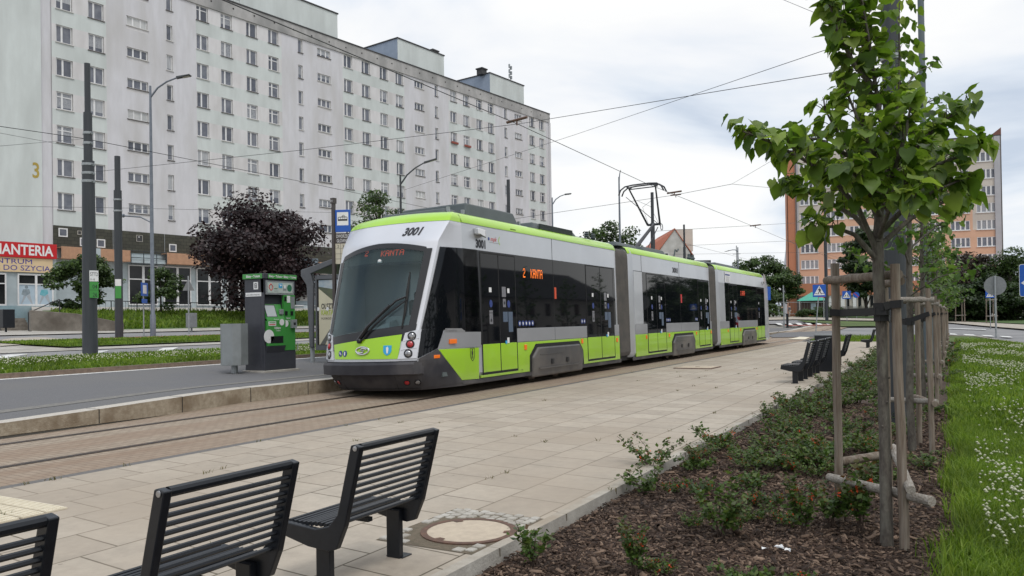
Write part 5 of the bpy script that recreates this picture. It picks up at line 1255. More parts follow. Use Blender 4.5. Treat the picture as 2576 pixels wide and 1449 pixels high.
# ------------------------------------------------------------------ shelter with the poster, stop pole
sh_ = thing('bus_shelter', 'grey steel tram stop shelter with curved roof end and glass poster panel', 'shelter', (-15.15, 16.1, .40))
M['shel'] = pm('shelter_grey', (.085, .09, .10), (.11, .115, .125), 3, .45, metal=.2)
q = MB(); q.tube([(0, 0, 0), (0, 0, 2.45)], .06, 10); q.build('post', M['galv'], sh_)
q = MB(); q.tube([(0, 4.5, 0), (0, 4.5, 2.45)], .06, 10); q.build('post', M['galv'], sh_)
q = MB(); q.prism([(-.02, -.10, .42), (.10, -.10, .42), (.14, -.10, 2.1), (.05, -.10, 2.4), (1.7, -.10, 2.88), (1.7, -.10, 2.96), (-.30, -.10, 2.52), (-.30, -.10, 2.35), (-.10, -.10, 2.1)], [(-.02, -.02, .42), (.10, -.02, .42), (.14, -.02, 2.1), (.05, -.02, 2.4), (1.7, -.02, 2.88), (1.7, -.02, 2.96), (-.30, -.02, 2.52), (-.30, -.02, 2.35), (-.10, -.02, 2.1)]); q.build('end_bracket', M['shel'], sh_, bevel=.02)
q = MB(); q.add([(-.28, -.05, 2.5), (1.7, -.05, 2.94), (1.7, 4.6, 2.94), (-.28, 4.6, 2.5), (-.28, -.05, 2.46), (1.7, -.05, 2.90), (1.7, 4.6, 2.90), (-.28, 4.6, 2.46)], [(0, 1, 2, 3), (7, 6, 5, 4), (0, 1, 5, 4), (1, 2, 6, 5), (2, 3, 7, 6), (3, 0, 4, 7)]); q.build('roof', M['shel'], sh_)
q = MB()
for a, b, c, d in ((.16, .22, .35, 2.35), (1.30, 1.36, .35, 2.35)): q.box(a, b, -.05, .05, c, d)
q.box(.22, 1.30, -.05, .05, .35, .48); q.box(.22, 1.30, -.05, .05, 2.24, 2.35); pf_ = q.build('poster_frame', M['shel'], sh_, bevel=.006)
q = MB(); q.quad((.22, -.02, .48), (1.30, -.02, .48), (1.30, -.02, 2.24), (.22, -.02, 2.24), 0)
q.poly([(.27, -.024, .50), (.95, -.024, .50), (1.25, -.024, 1.0), (1.25, -.024, 1.35), (.27, -.024, 2.0)], 1); q.poly([(.27, -.0235, 2.22), (1.25, -.0235, 2.22), (1.25, -.0235, 1.9), (.27, -.0235, 2.05)], 2); q.poly([(.27, -.023, 2.05), (1.25, -.023, 1.92), (1.25, -.023, 1.35), (.27, -.023, 2.0)], 3)
q.poly([(.30, -.026, .5), (.48, -.026, .5), (.75, -.026, .95), (.70, -.026, .97)], 4); q.poly([(.55, -.026, .5), (.66, -.026, .5), (.80, -.026, .9), (.77, -.026, .92)], 4)
text_on(q, 'OLSZTYŃSKA', (.36, -.028, 1.46), (1, 0, 0), (0, 0, 1), .19, mi=5, width=.86, bold=.004); text_on(q, 'KARTA', (.36, -.028, 1.29), (1, 0, 0), (0, 0, 1), .19, mi=6, width=.42, bold=.004); text_on(q, 'PODRÓŻUJ', (.36, -.028, 1.17), (1, 0, 0), (0, 0, 1), .075, mi=5, width=.4)
for z in (1.45,): q.disc((.25, -.03, z), (0, -1, 0), .05, 14, 7, .004); q.disc((.58, -.03, z), (0, -1, 0), .05, 14, 7, .004)
q.build('poster', [M['groove'], pm('poster_cream', (.60, .56, .40), (.5, .46, .34), 1, .3), pm('poster_sky', (.20, .30, .38), (.42, .44, .44), 3, .3), pm('poster_hills', (.09, .11, .05), (.05, .06, .04), 5, .3), pm('poster_road', (.10, .10, .09), rough=.3), M['mat_ink'], pm('poster_lime', (.33, .42, .02), rough=.3), M['sign_white']], pf_)
q = MB(); q.quad((.02, .2, .35), (.02, 4.4, .35), (.02, 4.4, 2.3), (.02, .2, 2.3)); q.build('glass_wall', M['wglass'], sh_)
spp = dep(842, 760, 17.0)
sp_ = thing('stop_pole', 'brown tram stop pole with blue tram sign and timetable board', 'stop sign', (spp.x, spp.y, .35))
M['pole_brown'] = pm('pole_brown', (.05, .04, .038), (.065, .052, .05), 4, .5)
ztp = dep(842, 510, 17.0).z - .35
q = MB(); q.box(-.035, .035, -.03, .03, 0, ztp); q.build('pole', M['pole_brown'], sp_)
# boards stand square to the camera's line of approach, along +x of the pole
ang = R(24); cx, cy = math.cos(ang), math.sin(ang)
def sb(x, z, o=0): return (cx * x + cy * o, cy * x - cx * o, z)
def zz(y): return dep(860, y, 17.0).z - .35
z1, z0 = zz(528), zz(584); wd = .335
q = MB(); rp = [(.0, 0), (1, 0), (1, 1), (0, 1)]
q.prism([sb(.035 + wd * a, z0 + (z1 - z0) * b, .012) for a, b in rp], [sb(.035 + wd * a, z0 + (z1 - z0) * b, -.012) for a, b in rp], 0); sgn_ = q.build('tram_sign', [M['sign_blue']], sp_, bevel=.008)
q = MB(); q.poly([sb(.035 + wd * a, z0 + (z1 - z0) * b, .0135) for a, b in ((.13, .30), (.87, .30), (.87, .89), (.13, .89))], 0)
def dg(a, b): return sb(.035 + wd * (.13 + .74 * a), z0 + (z1 - z0) * (.30 + .59 * b), .015)
for pts in ([(.08, .34), (.92, .34), (.92, .47), (.08, .47)], [(.08, .47), (.13, .47), (.13, .60), (.08, .60)], [(.87, .47), (.92, .47), (.92, .60), (.87, .60)], [(.08, .60), (.92, .60), (.84, .65), (.16, .65)], [(.30, .47), (.33, .47), (.33, .6), (.30, .6)], [(.50, .47), (.53, .47), (.53, .6), (.50, .6)], [(.68, .47), (.71, .47), (.71, .6), (.68, .6)]): q.poly([dg(a, b) for a, b in pts], 1)
for pts in ([(.42, .66), (.56, .78)], [(.56, .78), (.68, .70)], [(.68, .70), (.56, .63)], [(.45, .70), (.56, .63)]): q.tube([dg(a, b) for a, b in pts], .004, 4, 1)
q.build('tram_symbol', [M['sign_white'], M['sign_black']], sgn_)
q = MB(); z1, z0 = zz(587), zz(613); q.poly([sb(.035, z0, .010), sb(.035 + wd, z0, .010), sb(.035 + wd, z1, .010), sb(.035, z1, .010)], 0); q.poly([sb(.035, z0, -.01), sb(.035 + wd, z0, -.01), sb(.035 + wd, z1, -.01), sb(.035, z1, -.01)], 0)
u_x = Vector(sb(1, 0)) - Vector(sb(0, 0)); hh = z1 - z0
text_on(q, 'DWORZEC', sb(.060, z0 + hh * .56, .013), u_x, (0, 0, 1), hh * .45, mi=1, width=wd * .82); text_on(q, 'GŁÓWNY', sb(.068, z0 + hh * .12, .013), u_x, (0, 0, 1), hh * .45, mi=1, width=wd * .74); q.build('name_board', [M['pole_brown'], M['sign_white']], sp_)
q = MB(); z1, z0 = zz(613), zz(664); q.poly([sb(.035, z0, .010), sb(.035 + wd, z0, .010), sb(.035 + wd, z1, .010), sb(.035, z1, .010)], 0)
for k in range(1, 4): z = z0 + (z1 - z0) * k / 4; q.poly([sb(.035, z - .003, .012), sb(.035 + wd, z - .003, .012), sb(.035 + wd, z + .003, .012), sb(.035, z + .003, .012)], 1)
for k in (1, 2): x = .035 + wd * k / 3; q.poly([sb(x - .003, z0, .012), sb(x + .003, z0, .012), sb(x + .003, z1, .012), sb(x - .003, z1, .012)], 1)
for k, s in enumerate(('2', '3')): text_on(q, s, sb(.035 + wd * (k / 3 + .12), z0 + (z1 - z0) * .80, .013), u_x, (0, 0, 1), .085, mi=2)
q.build('route_board', [pm('board_cream', (.58, .54, .42), (.54, .5, .39), 3, .5), M['pole_brown'], M['mat_ink']], sp_)
q = MB(); q.box(-.05, .05, -.045, .045, ztp - .02, ztp + .10); text_on(q, '01', (-.045, -.047, ztp + .01), (1, 0, 0), (0, 0, 1), .07, mi=1); q.build('pole_cap', [M['pole_brown'], M['sign_white']], sp_)
# ------------------------------------------------------------------ masts and lamps
def mast(label, base, segs, mat='dark_mast', name='catenary_mast', bands=(), group='overhead line masts'):
    t = thing(name, label, 'mast', base, 0, group)
    q = MB(); pts = []; rs = []; z = 0
    for i, (z0, z1, r) in enumerate(segs):
        ra_, rb_2 = r if isinstance(r, tuple) else (r, r * .985); pts += [(0, 0, z0), (0, 0, z1)]; rs += [ra_, rb_2]
    q.tube(pts, rs, 18); q.build('pole', M[mat], t, smooth=True, angle=40)
    for z, r in bands: q = MB(); q.lathe((0, 0, z), [(r, 0), (r + .012, .01), (r + .012, .07), (r, .08)], 18); q.tube([(r, 0, z + .04), (r + .12, 0, z + .04)], .02, 6); q.tube([(-r, 0, z + .04), (-r - .12, 0, z + .04)], .02, 6); q.build('clamp_band', M['galv'], t)
    return t
m1 = mast('tall dark stepped mast in the clover verge at the left, with green numbered plate', (-22.3, 14.42, .6), [(-.3, 5.77, (.215, .168)), (5.77, 7.2, .122), (7.2, 8.66, .084)], bands=((5.62, .170), (5.36, .171), (5.12, .173), (6.25, .123), (6.55, .123)))
pl = MB(); c = Vector((-22.3, 14.42, 0)); d_ = (Vector((0, 0, 0)) - Vector((c.x, c.y, 0))).normalized(); r_x = Vector((-d_.y, d_.x, 0)); cc_ = d_ * .238
def plp(a, z, o=0): return cc_ + r_x * a + d_ * (o - abs(a) * .15) + Vector((0, 0, z))
pl = MB()
for z0, z1, mi in ((2.20, 2.52, 0), (1.95, 2.19, 1), (1.72, 1.94, 1)): pl.poly([plp(.0, z0), plp(.235, z0), plp(.235, z1), plp(.0, z1)], mi)
for s, z, sz, w_ in (('STT2', 2.36, .15, .20), ('O-10', 2.23, .08, .12), ('04', 1.99, .17, .12), ('26', 1.75, .17, .12)): text_on(pl, s, plp(.02 if s[0] in 'SO' else .08, z, .004), (r_x - d_ * .15).normalized(), (0, 0, 1), sz, mi=2, width=w_)
pl.build('number_plate', [M['sign_white'], M['tm_green'], M['mat_ink']], m1)
m2p = gnd(300, 850); k2 = (m2p - Vector((0, 0, H))).length
m2 = mast('shorter dark mast at the kerb of the street, just left of the grey lamp post', m2p, [(-.2, 6.9, .17), (6.9, 8.5, .125), (8.5, 8.51, .12)], bands=((6.1, .172), (5.6, .172)))
m2.scale = (1, 1, 1)
zt2 = dep(298, 393, (m2p.x * -SY + m2p.y * CY)).z - m2p.z
for ch in m2.children:
    if ch.name.startswith('pole'):
        me = ch.data
        for v in me.vertices: v.co.z = v.co.z * zt2 / 8.51 if v.co.z > 0 else v.co.z
pl = MB(); d2 = Vector((-m2p.x, -m2p.y, 0)).normalized(); r2x = Vector((-d2.y, d2.x, 0))
for z0, z1, mi in ((2.3, 2.6, 0), (1.75, 2.29, 1)): pl.poly([d2 * .185 + r2x * a + Vector((0, 0, z)) for a, z in ((-.14, z0), (.1, z0), (.1, z1), (-.14, z1))], mi)
pl.build('number_plate', [M['sign_white'], M['tm_green']], m2)
def far_mast(label, x, y0, y1, D, r, **kw):
    p = dep(x, y1, D); b = g(p.x, p.y); zt = dep(x, y0, D).z - b
    return mast(label, (p.x, p.y, b), [(-.2, zt * .78, r), (zt * .78, zt, r * .72)], **kw)
far_mast('dark mast rising behind the tram roof in front of the block', 1280, 452, 555, 48, .14)
far_mast('dark mast beside the gabled white house behind the tram', 1722, 565, 645, 72, .12)
far_mast('dark mast standing behind the pantograph', 1643, 484, 640, 55, .15)
far_mast('slim dark mast before the orange building, left of the staked linden', 2080, 470, 799, 85, .17)
hm = at(2243, 905, .0); hm = Vector((-.52, 12.6, -.05))
far_m = mast('thick blue-grey mast in the bark bed right behind the nearest linden', (-.72, 12.3, -.08), [(0, 4.2, .145), (4.2, 7.0, .12), (7.0, 9.0, .10)], 'dark_mast', bands=((4.15, .156), (5.1, .126)))
far_m2 = mast('pale blue-grey lamp mast among the staked trees, second from the camera', (-.62, 22.5, -.08), [(0, 3.2, .13), (3.2, 10.5, .075)], 'blue_mast', group=None)
def street_lamp(label, xb, D, ytop, xl, yl, group='street lamps', r=.08, low=None, base=None, mat='lamp_grey', thick=1.0):
    pt = dep(xb, ytop, D); pl_ = dep(xl, yl, D) - pt; b = g(pt.x, pt.y); t = thing('street_lamp', label, 'street lamp', (pt.x, pt.y, b), 0, group); zt = pt.z - b
    q = MB(); q.tube([(0, 0, 0), (0, 0, 1.0), (0, 0, 1.05), (0, 0, zt * .6), (0, 0, zt)], [r * 1.5, r * 1.5, r * 1.1, r * .9, r * .6], 12); q.build('post', M[mat], t, smooth=True, angle=40)
    e = Vector((pl_.x, pl_.y, 0)); L_ = e.length; e.normalize(); dz = pl_.z
    q = MB(); a0 = Vector((0, 0, zt - .55)); a1 = e * (L_ * .45) + Vector((0, 0, zt - .05 + dz * .55)); a2 = e * (L_ * .72) + Vector((0, 0, zt + dz * .85))
    q.tube([a0, a0.lerp(a1, .45) + Vector((0, 0, .12)), a1, a2], [r * .55, r * .5, r * .45, r * .4], 8); q.build('arm', M[mat], t, smooth=True)
    q = MB(); c0 = a2; c1 = e * L_ * 1.1 + Vector((0, 0, zt + dz * 1.12)); w_ = Vector((-e.y, e.x, 0)) * .16
    q.prism([c0 + w_ * .5 + Vector((0, 0, -.05)), c0 - w_ * .5 + Vector((0, 0, -.05)), c0 - w_ * .5 + Vector((0, 0, .06)), c0 + w_ * .5 + Vector((0, 0, .06))], [c1 + w_ + Vector((0, 0, -.02)), c1 - w_ + Vector((0, 0, -.02)), c1 - w_ + Vector((0, 0, .02)), c1 + w_ + Vector((0, 0, .02))]); lu = q.build('luminaire', M['lamp_dark'], t, bevel=.01)
    q = MB(); q.quad(*(c0.lerp(c1, k) + w_ * s + Vector((0, 0, -.045 + .012 * k))for k, s in ((.45, -.6), (.95, -.75), (.95, .75), (.45, .6)))); o = q.build('lens', M['lamp_glass'], lu); o.location.z = -.012
    if low:
        p2 = dep(low[0], low[1], D) - Vector((pt.x, pt.y, b)); q = MB(); s0 = Vector((0, 0, p2.z - .35)); q.tube([s0, s0 + Vector((p2.x * .4, p2.y * .4, .28)), p2], .035, 6); q.tube([p2, p2 + Vector((p2.x * .35, p2.y * .35, .06))], [.09, .05], 6); q.build('side_arm', M[mat], t)
    return t
street_lamp('tall grey street lamp with slanted flat head and a second lower arm', 378, 37.5, 216, 470, 192, r=.085, low=(312, 543))
street_lamp('curved-arm street lamp seen over the tram roof before the block', 1007, 45, 440, 1090, 404, r=.085, mat='dark_mast')
street_lamp('street lamp at the right end of the long block', 1389, 60, 497, 1433, 488, r=.08)
street_lamp('slender pale street lamp with square head, left of the pantograph', 1557, 50, 445, 1561, 430, r=.075)
street_lamp('small street lamp reaching left above the far trees', 1856, 98, 622, 1826, 632, r=.10)
# ------------------------------------------------------------------ wires
def wire(label, pts, r=.012, name='overhead_wire', group='overhead wires and span wires', ins=()):
    q = MB(); q.tube(pts, r * .68, 5); o = tag(q.build(name, M['tblack']), label, 'wire', group)
    for p, d in ins:
        p = Vector(p); i = MB(); i.tube([p - Vector(d) * .30, p + Vector(d) * .30], .035, 6); i.tube([p + Vector((0, 0, .02)), p - Vector((0, 0, .14))], .022, 5); i.build('insulator', pm('insulator_brown', (.10, .05, .03), rough=.4), o)
    return o
zc = 6.45
wire('contact wire running above the track over the tram and pantograph', [(-9.75, -10, 6.42), (-9.75, 5, 6.45), (-9.75, 18, 6.52), (-9.75, 27.6, 6.38), (-9.75, 46, 6.5), (-9.7, 62, 6.5), (-8.5, 80, 6.5), (-5, 95, 6.5)], .014, 'contact_wire', ins=[((-9.75, 17.9, 6.62), (1, 0, .1)), ((-9.75, 31, 6.5), (1, 0, .06)), ((-9.75, 45.8, 6.6), (1, 0, .05))])
def cam_line(a, b, Da, Db, sag=.0, n_=7):
    A, B = dep(*a, Da), dep(*b, Db)
    return [A.lerp(B, k / (n_ - 1)) - Vector((0, 0, sag * 4 * (k / (n_ - 1)) * (1 - k / (n_ - 1)))) for k in range(n_)]
wire('span wire from the tall left mast across to the linden side', cam_line((240, 432), (755, 378), 26.5, 23.2) + cam_line((755, 378), (1310, 311), 23.2, 21.2)[1:] + cam_line((1310, 311), (2230, 160), 21.2, 13.0)[1:], .010)
wire('upper feeder cable passing the tall left mast and falling to the right', cam_line((-40, 312), (215, 349), 24, 26.5) + cam_line((215, 349), (760, 457), 26.5, 36)[1:] + cam_line((760, 457), (1180, 545), 36, 50)[1:], .016)
wire('thin stay wire rising left from the tall left mast', cam_line((-30, 370), (211, 349), 20, 26.5), .008)
wire('thin stay wire dropping right into the tall left mast from the frame edge', cam_line((-30, 329), (211, 374), 20, 26.5), .008)
wire('low thin wire crossing behind the masts above the shop signs', cam_line((-30, 518), (300, 523), 40, 42) + cam_line((300, 523), (900, 536), 42, 60)[1:], .014)
wire('span wire rising from behind the block front to the linden top', cam_line((1016, 478), (1446, 339), 50, 36) + cam_line((1446, 339), (2200, 84), 36, 16)[1:], .012)
wire('span wire over the pantograph with a splice towards the orange building', cam_line((1289, 551), (1695, 491), 48, 42) + cam_line((1695, 491), (1841, 463), 42, 40)[1:] + cam_line((1841, 463), (2080, 486), 40, 85)[1:], .016, ins=[(dep(1700, 490, 42), (.8, .5, .1))])
wire('thin wire climbing right from the splice above the pantograph', cam_line((1841, 463), (2120, 300), 40, 20), .010)
wire('span wire from the mast behind the pantograph to the slim far mast', cam_line((1643, 582), (1882, 568), 55, 62) + cam_line((1882, 568), (2080, 556), 62, 85)[1:], .018)
wire('lower span wire beside the gabled house towards the slim far mast', cam_line((1724, 618), (1985, 606), 72, 78) + cam_line((1985, 606), (2080, 600), 78, 85)[1:], .018)
wire('far wire sinking from the mast by the gabled house to the trees', cam_line((1722, 612), (1880, 652), 72, 130), .02)
wire('wire in the upper right corner slanting into the linden', cam_line((1960, -5), (2200, 94), 22, 14), .010)
wire('pale far wire left of the orange building', cam_line((1690, 640), (2080, 634), 74, 85), .015)
wire('far wire falling across the front of the orange building', cam_line((1985, 606), (2260, 720), 80, 120), .022)
# ------------------------------------------------------------------ wall, steps, railings on the left
wl = gnd(78, 833.5); wr_ = gnd(312, 836)
t = thing('retaining_wall', 'low weathered concrete retaining wall with sloping top beside the steps', 'wall', wl)
M['wallc'] = pm('old_concrete', (.24, .215, .185), (.15, .135, .115), 3, .95, bump=.5, bscale=12, c3=(.10, .085, .07), s3=.9)
Dl = wl.x * -SY + wl.y * CY; Dr = wr_.x * -SY + wr_.y * CY
a, b = wl - wl, wr_ - wl; ta = dep(78, 780, Dl) - wl; tb_ = dep(312, 812, Dr) - wl; bk = Vector((-.35, .1, 0))
tc_ = dep(190, 789, (Dl + Dr) / 2) - wl; tc_.x, tc_.y = (b * .48).x, (b * .48).y
q = MB(); pr_ = [Vector((0, 0, -.3)), b + Vector((0, 0, -.3)), Vector((b.x, b.y, tb_.z)), Vector((tc_.x, tc_.y, tc_.z)), Vector((0, 0, ta.z))]
q.prism(pr_, [p + bk for p in pr_]); q.build('wall_body', M['wallc'], t, bevel=.03)
t = thing('steps', 'five grey concrete steps climbing to the shop at the far left', 'steps', gnd(48, 833))
sdir = Vector((.35, .94, 0)); up_ = Vector((-.94, .35, 0)); q = MB()
for k in range(6):
    o = up_ * (.45 * k); q.prism([o - sdir * 1.0 + Vector((0, 0, -.2)), o + sdir * .75 + Vector((0, 0, -.2)), o + sdir * .75 + Vector((0, 0, .16 * (k + 1))), o - sdir * 1.0 + Vector((0, 0, .16 * (k + 1)))], [o + up_ * 3 - sdir * 1.0 + Vector((0, 0, -.2)), o + up_ * 3 + sdir * .75 + Vector((0, 0, -.2)), o + up_ * 3 + sdir * .75 + Vector((0, 0, .16 * (k + 1))), o + up_ * 3 - sdir * 1.0 + Vector((0, 0, .16 * (k + 1)))]); 
q.build('flight', M['wallc'], t)
def railing(label, pts, h, n_, grp=None, mat='tblack', cat='railing', bars=True):
    P = [Vector(p) for p in pts]; t = thing('railing', label, cat, P[0], 0, grp); q = MB(); b = MB()
    b = q
    for A, B in zip(P, P[1:]):
        A, B = A - P[0], B - P[0]; u = Vector((0, 0, h))
        q.tube([A + u, B + u], .028, 6); q.tube([A + u * .2, B + u * .2], .018, 5); q.tube([A, A + u], .03, 6); q.tube([B, B + u], .03, 6)
        if bars:
            for k in range(1, n_): c = A.lerp(B, k / n_); b.tube([c + u * .2, c + u], .010, 4)
    o = q.build('rail', M[mat], t)
    return t
Dw = 50
railing('dark steel handrail stepping down beside the concrete steps', [dep(72, 832, 44), dep(150, 797, 45.5)], 1.0, 3, bars=False)
railing('dark balustrade along the terrace in front of the shop windows', [dep(150, 798, 50), dep(280, 798, 51), dep(345, 799, 52), dep(480, 799.5, 55), dep(612, 800, 59), dep(780, 800, 64)], 1.05, 9)
q = MB(); A_, B_ = dep(330, 800, 53), dep(800, 800, 65)
q.prism([A_ + Vector((0, 0, -.8)), B_ + Vector((0, 0, -.8)), B_ + Vector((0, 0, .28)), A_ + Vector((0, 0, .28))], [p + Vector((-.3, .05, 0)) for p in (A_ + Vector((0, 0, -.8)), B_ + Vector((0, 0, -.8)), B_ + Vector((0, 0, .28)), A_ + Vector((0, 0, .28)))]); tag(q.build('terrace_wall', M['plinth']), 'low pale blue terrace wall under the balustrade', 'wall')
t = thing('litter_bin', 'small black square litter bin on a post at the far left pavement', 'bin', gnd(15, 838)); D_ = 41
q = MB(); q.box(-.28, .28, -.28, .28, .25, 1.15); q.build('bin_body', M['anthracite'], t, bevel=.02); q = MB(); q.tube([(0, 0, 0), (0, 0, .3)], .05, 8); q.build('post', M['anthracite'], t)
# ------------------------------------------------------------------ signs
def sign_post(name, label, base, zt, r=.03, mat='galv', lean=None, group=None):
    t = thing(name, label, 'road sign', base, 0, group); q = MB(); q.tube([(0, 0, -.1), lean or (0, 0, zt)], r, 8); q.build('post', M[mat], t); return t
def facing(p): d = Vector((-p[0], -p[1], 0)).normalized(); return d, Vector((-d.y, d.x, 0))
PED = [[(-.05, .40), (.02, .47), (.09, .40), (.02, .33)], [(-.06, .31), (.10, .31), (.12, .05), (-.02, .05)], [(.10, .30), (.22, .10), (.18, .06), (.06, .22)], [(-.05, .30), (-.17, .16), (-.15, .10), (-.02, .22)], [(.02, .06), (.12, .06), (.24, -.30), (.17, -.32)], [(-.02, .07), (.06, .05), (-.10, -.30), (-.18, -.28)]]
def ped_board(t, s, z, d, rx, kids=False):
    c = Vector((0, 0, z)) + d * .05; f_ = lambda a, b, o=0: c + rx * (a * s) + Vector((0, 0, b * s)) + d * o
    q = MB(); q.prism([f_(-.5, -.5, .01), f_(.5, -.5, .01), f_(.5, .5, .01), f_(-.5, .5, .01)], [f_(-.5, -.5, -.01), f_(.5, -.5, -.01), f_(.5, .5, -.01), f_(-.5, .5, -.01)]); brd = q.build('sign_board', M['sign_blue'], t)
    q = MB(); q.poly([f_(-.43, -.36, .013), f_(.43, -.36, .013), f_(0, .42, .013)], 0)
    k_ = .72 if not kids else .45
    for dx, m_ in (((0, 1),) if not kids else ((-.13, .9), (.12, 1.1))):
        for pts in PED: q.poly([f_(dx + a * k_ * m_, (b - .06) * k_ * m_ - (.1 if kids else .02), .016) for a, b in pts], 1)
    for a, b in ((-.34, -.14), (.14, .36)): q.poly([f_(a, -.24, .015), f_(b, -.24, .015), f_(b - .02, -.20, .015), f_(a + .02, -.20, .015)], 1)
    q.build('pedestrian_symbol', [M['sign_white'], M['sign_black']], brd)
p = gnd(2052, 836); D = p.x * -SY + p.y * CY; zs = dep(2060, 731.5, D).z - p.z; d, rx = facing(p)
lt = dep(2061, 731, D) - p
t = sign_post('road_sign', 'blue square pedestrian crossing sign on a leaning post before the orange building', p, zs + .4, .035, lean=(lt.x, lt.y, lt.z + .3)); c_ = Vector((lt.x, lt.y, 0))
s_ = 31 / F * D; z = zs
q = ped_board(t, s_, z, d, rx)
for ch in t.children:
    if ch.name.startswith('sign_board'): ch.location = c_
for x, yb, yc_, sz, lb_, kids in ((2131, 810, 742, 20, 'blue square crossing sign with two figures right of the slim far mast', True), (2492, 826, 740, 19, 'blue square crossing sign with two figures under the grey disc sign', True)):
    p = gnd(x, yb); D = p.x * -SY + p.y * CY; z = dep(x, yc_, D).z - p.z; d, rx = facing(p); t = sign_post('road_sign', lb_, p, z + .4); ped_board(t, sz / F * D, z, d, rx, kids)
p = gnd(2155, 801); D = p.x * -SY + p.y * CY; d, rx = facing(p); z = dep(2155, 742, D).z - p.z; t = sign_post('road_sign', 'small round blue sign with red slash right of the two-figure crossing sign', p, z)
q = MB(); q.disc(d * .05 + Vector((0, 0, z)), d, 7.5 / F * D, 18, 0, .01); q.bar(d * .065 + rx * -.28 + Vector((0, 0, z + .28)), d * .065 + rx * .28 + Vector((0, 0, z - .28)), .06, .01, 1, d); q.build('sign_disc', [M['sign_blue'], M['sign_red']], t)
p = gnd(2506, 847.5); D = p.x * -SY + p.y * CY; d, rx = facing(p); z = dep(2504, 718.5, D).z - p.z; t = sign_post('road_sign', 'back of a large grey round road sign on the lawn edge at the right', p, z + 25 / F * D, .05)
q = MB(); q.disc(-d * .09 + Vector((0, 0, z)), d, 24.5 / F * D, 32, 0, .012); q.build('sign_disc', M['sign_back'], t)
p = dep(2590, 705, 22); b = Vector((p.x, p.y, g(p.x, p.y))); d, rx = facing(p); z = p.z - b.z; t = sign_post('road_sign', 'blue rounded guide sign with white border cut off by the right edge', b, z + .3, .04)
q = MB(); w_ = .44; h_ = .44
def rr_(w_, h_, r, o):
    P = []
    for cx_, cz_, a0 in ((w_ / 2 - r, h_ / 2 - r, 0), (-w_ / 2 + r, h_ / 2 - r, 90), (-w_ / 2 + r, -h_ / 2 + r, 180), (w_ / 2 - r, -h_ / 2 + r, 270)):
        for k in range(5): a_ = R(a0 + k * 22.5); P.append(Vector((0, 0, z)) + rx * (cx_ + r * math.cos(a_)) + Vector((0, 0, cz_ + r * math.sin(a_))) + d * o)
    return P
W_ = 44 / F * 22; H_ = 82 / F * 22
q.prism(rr_(W_, H_, .06, .05), rr_(W_, H_, .06, .03), 0); q.poly(rr_(W_ * .95, H_ * .97, .05, .053), 1)
q.poly([Vector((0, 0, z - .05)) + rx * a + Vector((0, 0, c)) + d * .056 for a, c in ((-.2, -.02), (-.1, .06), (-.1, .02), (.1, .02), (.1, -.06), (-.1, -.06), (-.1, -.1))], 0); q.build('sign_board', [M['sign_white'], M['sign_blue']], t)
p = gnd(1950, 796.5); D = p.x * -SY + p.y * CY; d, rx = facing(p); z = dep(1950, 744, D).z - p.z; W_ = 24 / F * D; t = thing('road_sign', 'wide blue lane sign with white arrows on two posts behind the tram tail', 'road sign', p)
for s in (-.3, .3): q = MB(); q.tube([rx * (W_ * s), rx * (W_ * s) + Vector((0, 0, z))], .04, 6); q.build('post', M['galv'], t)
q = MB(); f_ = lambda a, b, o: rx * (a * W_) + Vector((0, 0, z + b * W_)) + d * o
q.prism([f_(-.5, -.27, .07), f_(.5, -.27, .07), f_(.5, .27, .07), f_(-.5, .27, .07)], [f_(-.5, -.27, .04), f_(.5, -.27, .04), f_(.5, .27, .04), f_(-.5, .27, .04)], 0)
for k in (-.3, 0, .3):
    sg_ = -1 if k < 0 else 1
    q.poly([f_(k - .03, -.15 * sg_, .075), f_(k + .03, -.15 * sg_, .075), f_(k + .03, .05 * sg_, .075), f_(k + .09, .05 * sg_, .075), f_(k, .2 * sg_, .075), f_(k - .09, .05 * sg_, .075), f_(k - .03, .05 * sg_, .075)], 1)
q.build('sign_board', [M['sign_blue'], M['sign_white']], t)
q = MB(); q.prism([f_(-.34, -.53, .06), f_(.34, -.53, .06), f_(.34, -.30, .06), f_(-.34, -.30, .06)], [f_(-.34, -.53, .04), f_(.34, -.53, .04), f_(.34, -.30, .04), f_(-.34, -.30, .04)]); q.build('sub_plate', M['sign_white'], t)
p = gnd(1931, 836); D = p.x * -SY + p.y * CY; z = dep(1931, 738, D).z - p.z; t = sign_post('road_sign', 'blue sign seen edge-on right beside the tram tail', p, z + .6, .05); d, rx = facing(p); dd = (d + rx * 2.2).normalized(); rr2 = Vector((-dd.y, dd.x, 0))
q = MB(); q.bar(Vector((0, 0, z)) - rr2 * .45 + dd * .06, Vector((0, 0, z)) + rr2 * .45 + dd * .06, .02, .95); q.build('sign_board', M['sign_blue'], t)
p = gnd(1972.5, 825); D = p.x * -SY + p.y * CY; t = sign_post('sign_post', 'bare grey post standing left of the dark bollard at the far crossing', p, dep(1972, 718, D).z - p.z, .05); t['category'] = 'post'
p = gnd(1981, 825); D = p.x * -SY + p.y * CY; t = thing('bollard', 'dark bollard beside the bare grey post at the far crossing', 'bollard', p); zb_ = dep(1981, 789, D).z - p.z
q = MB(); q.lathe((0, 0, 0), [(.10, 0), (.10, zb_ * .9), (.12, zb_ * .92), (.12, zb_)], 10); q.build('bollard_body', M['anthracite'], t)
p = gnd(1953, 797); D = p.x * -SY + p.y * CY; t = thing('litter_bin', 'small dark litter bin under the blue lane sign', 'bin', p); q = MB(); q.box(-.25, .25, -.25, .25, .3, 1.35); q.build('bin_body', M['anthracite'], t); q = MB(); q.tube([(0, 0, 0), (0, 0, .3)], .06, 6); q.build('post', M['anthracite'], t)
